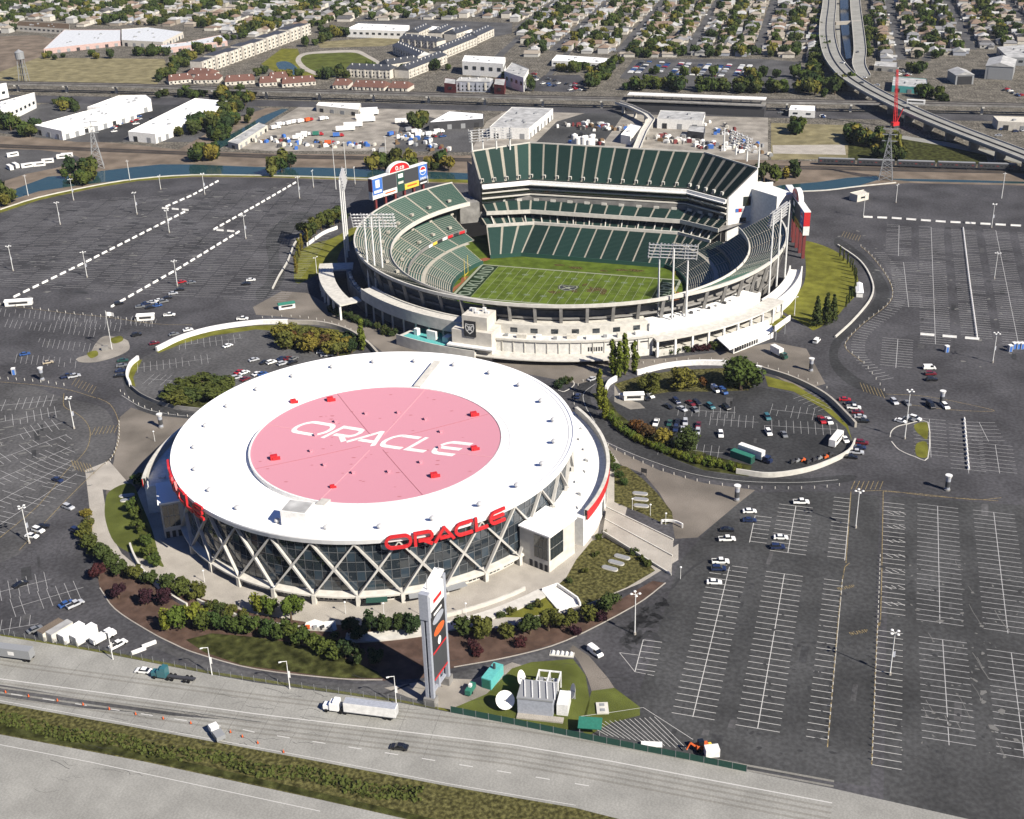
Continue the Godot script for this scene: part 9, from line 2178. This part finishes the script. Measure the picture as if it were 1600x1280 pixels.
func town() -> void:
	var out := [pv([-576.3,-1146.8,-719.9,-1461.7,-555.4,-1451.6,-585.6,-1559.2,-514.9,-1527.1,-494.6,-1490.5,-363.8,-1472.4,-299.9,-1408.6,-266.3,-1378.1,-227.9,-1448.7,-210.6,-1428,-186.7,-1468.9,-165.2,-1474.4,11.6,-1461.5,20.4,-1342.6,26.6,-1193.7,6.7,-1047.5,-212.5,-1071.3]), pv([1.2,-1018.5,17.3,-1182.3,46.6,-1237.6,107.8,-1221.2,121.8,-1205.6,284.4,-1180.8,253.4,-1009.8]), pv([245.5,-986.9,321.4,-1273.2,469.1,-1912,541.5,-1894.2,368.8,-1265.4,343.1,-1158.9,315.3,-1026.5,436.7,-922.5,375.1,-780.2]), pv([314.4,-1014.1,336.8,-1087.9,368.6,-1077.7,392.8,-1126.6,443.4,-1189.4,567.7,-1225.4,426.4,-898.9]), pv([-128.3,-1691.7,14,-1662.8,12.9,-1572,-122,-1598.1])]
	var d: Vector2 = ((Vector2(129.5,-1488.1)) - (Vector2(37.5,-1124.7))).normalized()     # along the streets
	var e := Vector2(-d.y, d.x)                                       # across them
	var o: Vector2 = Vector2(84.6,-1118)
	var walls := ["cream", "wall_white", "pale_wall", "wall_white", "terrace", "roof_tan", "sign_panel"]
	var wname := ["cream", "white", "tan", "white", "grey", "brown", "pale blue"]
	var roofs := [["grey_roof", "grey"], ["roof_brown", "brown"], ["roof_dark", "dark"], ["roof_tan", "tan"], ["roof_brown", "brown"], ["roof_grey", "dark grey"], ["roof_tan", "tan"], ["grey_roof", "grey"]]
	mat("roof_grey", .27, .27, .275, 0.95, M.fine, 0.1); mat("roof_brown", .27, .20, .155, 0.95, M.fine, 0.1); mat("roof_dark", .13, .127, .13, 0.95, M.fine, 0.1); mat("roof_tan", .38, .335, .28, 0.95, M.fine, 0.1); mat("roof_red", .30, .16, .11, 0.95, M.fine, 0.1)
	# a few house shapes
	var hs := []
	for k in 5:
		var g := Geo.new(); var r := Geo.new()
		var sx: float = [14.0, 12.0, 16.0, 11.0, 13.0][k]; var sz: float = [10.5, 10.0, 11.0, 10.0, 12.0][k]; var h: float = [3.2, 3.0, 3.4, 5.6, 3.0][k]
		g.bx(Vector3.ZERO, Vector3(sx, h, sz))
		if k < 4: r.roof(sx, sz, h, [2.3, 2.0, 2.6, 2.2][k], [0.0, 3.5, 0.0, 3.0][k])
		else: r.bx(Vector3(0, h, 0), Vector3(sx + 0.4, 0.35, sz + 0.4))
		if k % 2 == 0:
			g.bx(Vector3(sx * 0.25, 0, sz * 0.5 + 1.5), Vector3(5.0, h - 0.3, 4.0))
			var r2 := Geo.new(); r2.roof(5.5, 5.0, h - 0.3, 1.5, 0.0)
			for i in r2.v.size(): r.v.append(Vector3(-r2.v[i].z, r2.v[i].y, r2.v[i].x) + Vector3(sx * 0.25, 0, sz * 0.5 + 1.0)); r.n.append(Vector3(-r2.n[i].z, r2.n[i].y, r2.n[i].x))
		var wd := Geo.new()
		wd.bx(Vector3(-sx * 0.3, h * 0.35, sz * 0.5), Vector3(1.9, 1.3, 0.16))
		hs.append([g, r, wd, g.mesh(), r.mesh(), wd.mesh()])
	var spots := []; var trees := []
	for s in range(-14, 14):
		var off := s * 66.0
		for k in range(-62, 76):
			for side in [-1, 1]:
				for back in [0, 1]:
					var p: Vector2 = o + d * (k * 12.2 + rng.randf_range(-1.5, 1.5)) + e * (off + side * (14.0 + back * 16.0))
					if p.y > -1150.0 or p.y < -2150.0: continue
					if absf(p.x) > 130.0 - p.y * 0.42: continue
					if inside(p, out): continue
					if back == 1 and rng.randf() < (0.85 if p.x < -150.0 else 0.5): trees.append(p); continue
					if rng.randf() < 0.12: trees.append(p); continue
					spots.append([p, side, s, k])
					if rng.randf() < 0.75: trees.append(p + d * 7.0 + e * rng.randf_range(-6, 6))
	spots.sort_custom(func(a, b): return a[0].length() < b[0].length())
	# the nearest 300 stand as single houses, the rest as one far mass
	var fw := Geo.new(); var fr := {}
	var seen := {}
	for i in spots.size():
		var p: Vector2 = spots[i][0]
		var k := rng.randi() % 5; var w := rng.randi() % 7; var r := rng.randi() % 8
		var turn := yaw_of(d) + (PI if spots[i][1] > 0 else 0.0) + (PI / 2 if rng.randf() < 0.35 else 0.0)
		if i < 300:
			var key := "%s walled house with %s roof" % [wname[w], roofs[r][1]]
			var side := "on the left part" if p.x / -p.y < -0.05 else ("behind the station" if p.x / -p.y < 0.18 else "right of the canal" if p.x / -p.y > 0.3 else "left of the canal")
			key += " " + side + " of town" if "part" in side else " " + side
			seen[key] = seen.get(key, 0) + 1
			var t := thing("house", "%s, %s nearest" % [key, nth(seen[key] - 1)], "house", v3(p), turn, "small houses of the town")
			mi(hs[k][3], "wall", M[walls[w]], t); mi(hs[k][4], "roof", M[roofs[r][0]], t); mi(hs[k][5], "window", M.glass, t)
		else:
			var b := Basis(Vector3.UP, turn)
			for z in 2:
				var src: Geo = hs[k][z]
				var key: String = walls[w] if z == 0 else roofs[r][0]
				if not fr.has(key): fr[key] = Geo.new()
				var dst: Geo = fr[key]
				for q in src.v.size(): dst.v.append(b * src.v[q] + v3(p)); dst.n.append(b * src.n[q])
	var far := thing("distant_houses", "mass of small houses along the top of the view", "houses", Vector3.ZERO); far.set_meta("kind", "stuff")
	for key in fr: part(fr[key], "house_mass", M[key], far).set_meta("kind", "stuff")
	# trees: single ones in front, the rest of the crowns as one mass
	for a in [[Vector2(-224.9,-946.1), Vector2(-218,-1027.3), 22, 5.0], [Vector2(-297.6,-1082.6), Vector2(-209.8,-1055.7), 34, 5.5], [Vector2(-401.2,-986.1), Vector2(-362.8,-947.9), 22, 5.5], [Vector2(-312.1,-1153.5), Vector2(-306.4,-1247), 20, 4], [Vector2(-295.5,-1350.8), Vector2(-254.8,-1435.6), 16, 4], [Vector2(-469.6,-1281.9), Vector2(-338.7,-1276), 12, 4], [Vector2(-206.5,-1298.6), Vector2(-180.6,-1355.8), 12, 4], [Vector2(-134.3,-1167.1), Vector2(-50.8,-1155.1), 14, 3], [Vector2(-222.5,-1161.6), Vector2(-154.2,-1134.4), 10, 3], [Vector2(-241.8,-933.8), Vector2(-228.5,-1000.6), 16, 4], [Vector2(-201.6,-1008.8), Vector2(-212.9,-910.9), 12, 4], [Vector2(-377.5,-1054.9), Vector2(-352.9,-1027.7), 9, 4.5], [Vector2(72.4,-1064.5), Vector2(106.3,-1169.1), 30, 4.6], [Vector2(107.4,-1059.8), Vector2(248.5,-1022.9), 70, 4.6], [Vector2(121.2,-1112.8), Vector2(256.5,-1082.4), 14, 4.6], [Vector2(121.8,-1205.6), Vector2(282.9,-1187.6), 34, 4.4], [Vector2(246.8,-1010.7), Vector2(313,-1237.9), 55, 5.5], [Vector2(260.9,-1008.8), Vector2(288.6,-1056.2), 14, 5], [Vector2(331.7,-1167.1), Vector2(427.7,-1471.6), 26, 5.5], [Vector2(-3.8,-1119), Vector2(23.3,-1065.9), 12, 4.0], [Vector2(47.4,-1141), Vector2(80.2,-1136.2), 12, 4.5], [Vector2(-323.6,-1200.7), Vector2(-294.2,-1327.5), 16, 4.5], [Vector2(-397.2,-1277.9), Vector2(-296.6,-1290.9), 9, 4.2], [Vector2(-71.4,-922), Vector2(-61.8,-968.9), 8, 4.5], [Vector2(-155.6,-820.2), Vector2(-148.8,-832.5), 6, 4.5], [Vector2(-287.2,-799.4), Vector2(-279.6,-809.4), 6, 6.5], [Vector2(-306.9,-827.9), Vector2(-271.2,-832.3), 6, 4.0], [Vector2(-330.9,-791.8), Vector2(-316.1,-764.6), 4, 6.0], [Vector2(-104.6,-827.9), Vector2(-38.9,-816.1), 16, 4.0], [Vector2(243.6,-853.4), Vector2(269.2,-841.6), 26, 4.5], [Vector2(245.2,-818.5), Vector2(267.8,-807.7), 14, 3.6], [Vector2(210.2,-894.9), Vector2(212.7,-881.1), 5, 4.6], [Vector2(245.3,-877.3), Vector2(242.3,-853.6), 6, 4.2], [Vector2(-151.4,-1160.5), Vector2(-140.1,-1138.2), 5, 4.0], [Vector2(-196.3,-1399.6), Vector2(-166.7,-1353.6), 14, 5.0], [Vector2(335.8,-999), Vector2(339.4,-974.8), 9, 4.5], [Vector2(361.1,-1107.4), Vector2(363.2,-1086.9), 8, 4.5], [Vector2(158.9,-772.2), Vector2(191.2,-761.5), 5, 3.0], [Vector2(-220.6,-860.5), Vector2(-200.6,-861.9), 7, 3.2]]:
		for k in a[2]: trees.append(a[0].lerp(a[1], rng.randf()) + Vector2(rng.randf_range(-5, 5), rng.randf_range(-9, 9)))
	trees.sort_custom(func(a, b): return a.length() < b.length())
	var kinds := ["dark_green", "green", "olive", "dark_green", "green", "olive", "gold"]
	var kname := ["dark green", "green", "olive", "dark green", "green", "olive", "golden"]
	var mm := {}
	seen = {}
	for i in trees.size():
		var p: Vector2 = trees[i]
		var k := rng.randi() % 7; var r := rng.randf_range(2.8, 5.4)
		if i < 300:
			r = minf(r, 4.6)
			var side := "left of the stadium" if p.x / -p.y < -0.1 else ("behind the stadium" if p.x / -p.y < 0.22 else "right of the stadium")
			var key := "%s tree beyond the channel %s" % [kname[k], side]
			seen[key] = seen.get(key, 0) + 1
			tree("town_tree", "%s, %s nearest" % [key, nth(seen[key] - 1)], p, r, "small", kinds[k], "trees beyond the channel", rng.randf_range(0.9, 1.3))
		else:
			if not mm.has(kinds[k]): mm[kinds[k]] = []
			mm[kinds[k]].append(Transform3D(Basis(Vector3.UP, rng.randf() * TAU).scaled(Vector3(r, r * rng.randf_range(0.9, 1.3), r)), v3(p)))
	for key in mm:
		var m := MultiMesh.new(); m.transform_format = MultiMesh.TRANSFORM_3D; m.mesh = crown_mesh("small", 1); m.instance_count = mm[key].size()
		for i in mm[key].size(): m.set_instance_transform(i, mm[key][i])
		var far_trees := MultiMeshInstance3D.new(); far_trees.multimesh = m; far_trees.material_override = M["leaf_" + key]; far_trees.name = numbered("distant_trees"); add_child(far_trees)
		tag(far_trees, "mass of %s far crowns between the town's houses" % key.replace("_", " "), "trees"); far_trees.set_meta("kind", "stuff")
	# street cars in the town
	var g := 0
	for s in range(-12, 12):
		for k in range(-30, 30):
			if rng.randf() > 0.16: continue
			var p: Vector2 = o + d * (k * 14.5) + e * (s * 66.0 + (3.5 if rng.randf() < 0.5 else -3.5))
			if p.y > -1150.0 or p.y < -1750.0 or absf(p.x) > 130.0 - p.y * 0.42 or inside(p, out) or g > 110: continue
			var col: String = ["white", "silver", "black", "navy", "grey", "white"][rng.randi() % 6]
			var cc := mi(car_meshes("sedan").body, numbered("parked_car"), paint(col), self)
			cc.position = v3(p, 0.06); cc.rotation.y = yaw_of(d); cc.scale.y = 1.4
			tag(cc, "%s car parked on the town streets, %s counted street by street from the left" % [col, nth(g)], "car", "cars on the town streets"); g += 1
	var st := Geo.new()
	for s in range(-14, 14):
		var run := PackedVector2Array()
		for k in range(-52, 62):
			var p: Vector2 = o + d * (k * 14.5) + e * (s * 66.0)
			if inside(p, out) or p.y > -1150.0:
				if run.size() > 1: st.strip(run, 9.0, 0.052)
				run = PackedVector2Array()
			else: run.append(p)
		if run.size() > 1: st.strip(run, 9.0, 0.052)
	struct(st, "street", M.asphalt_old)
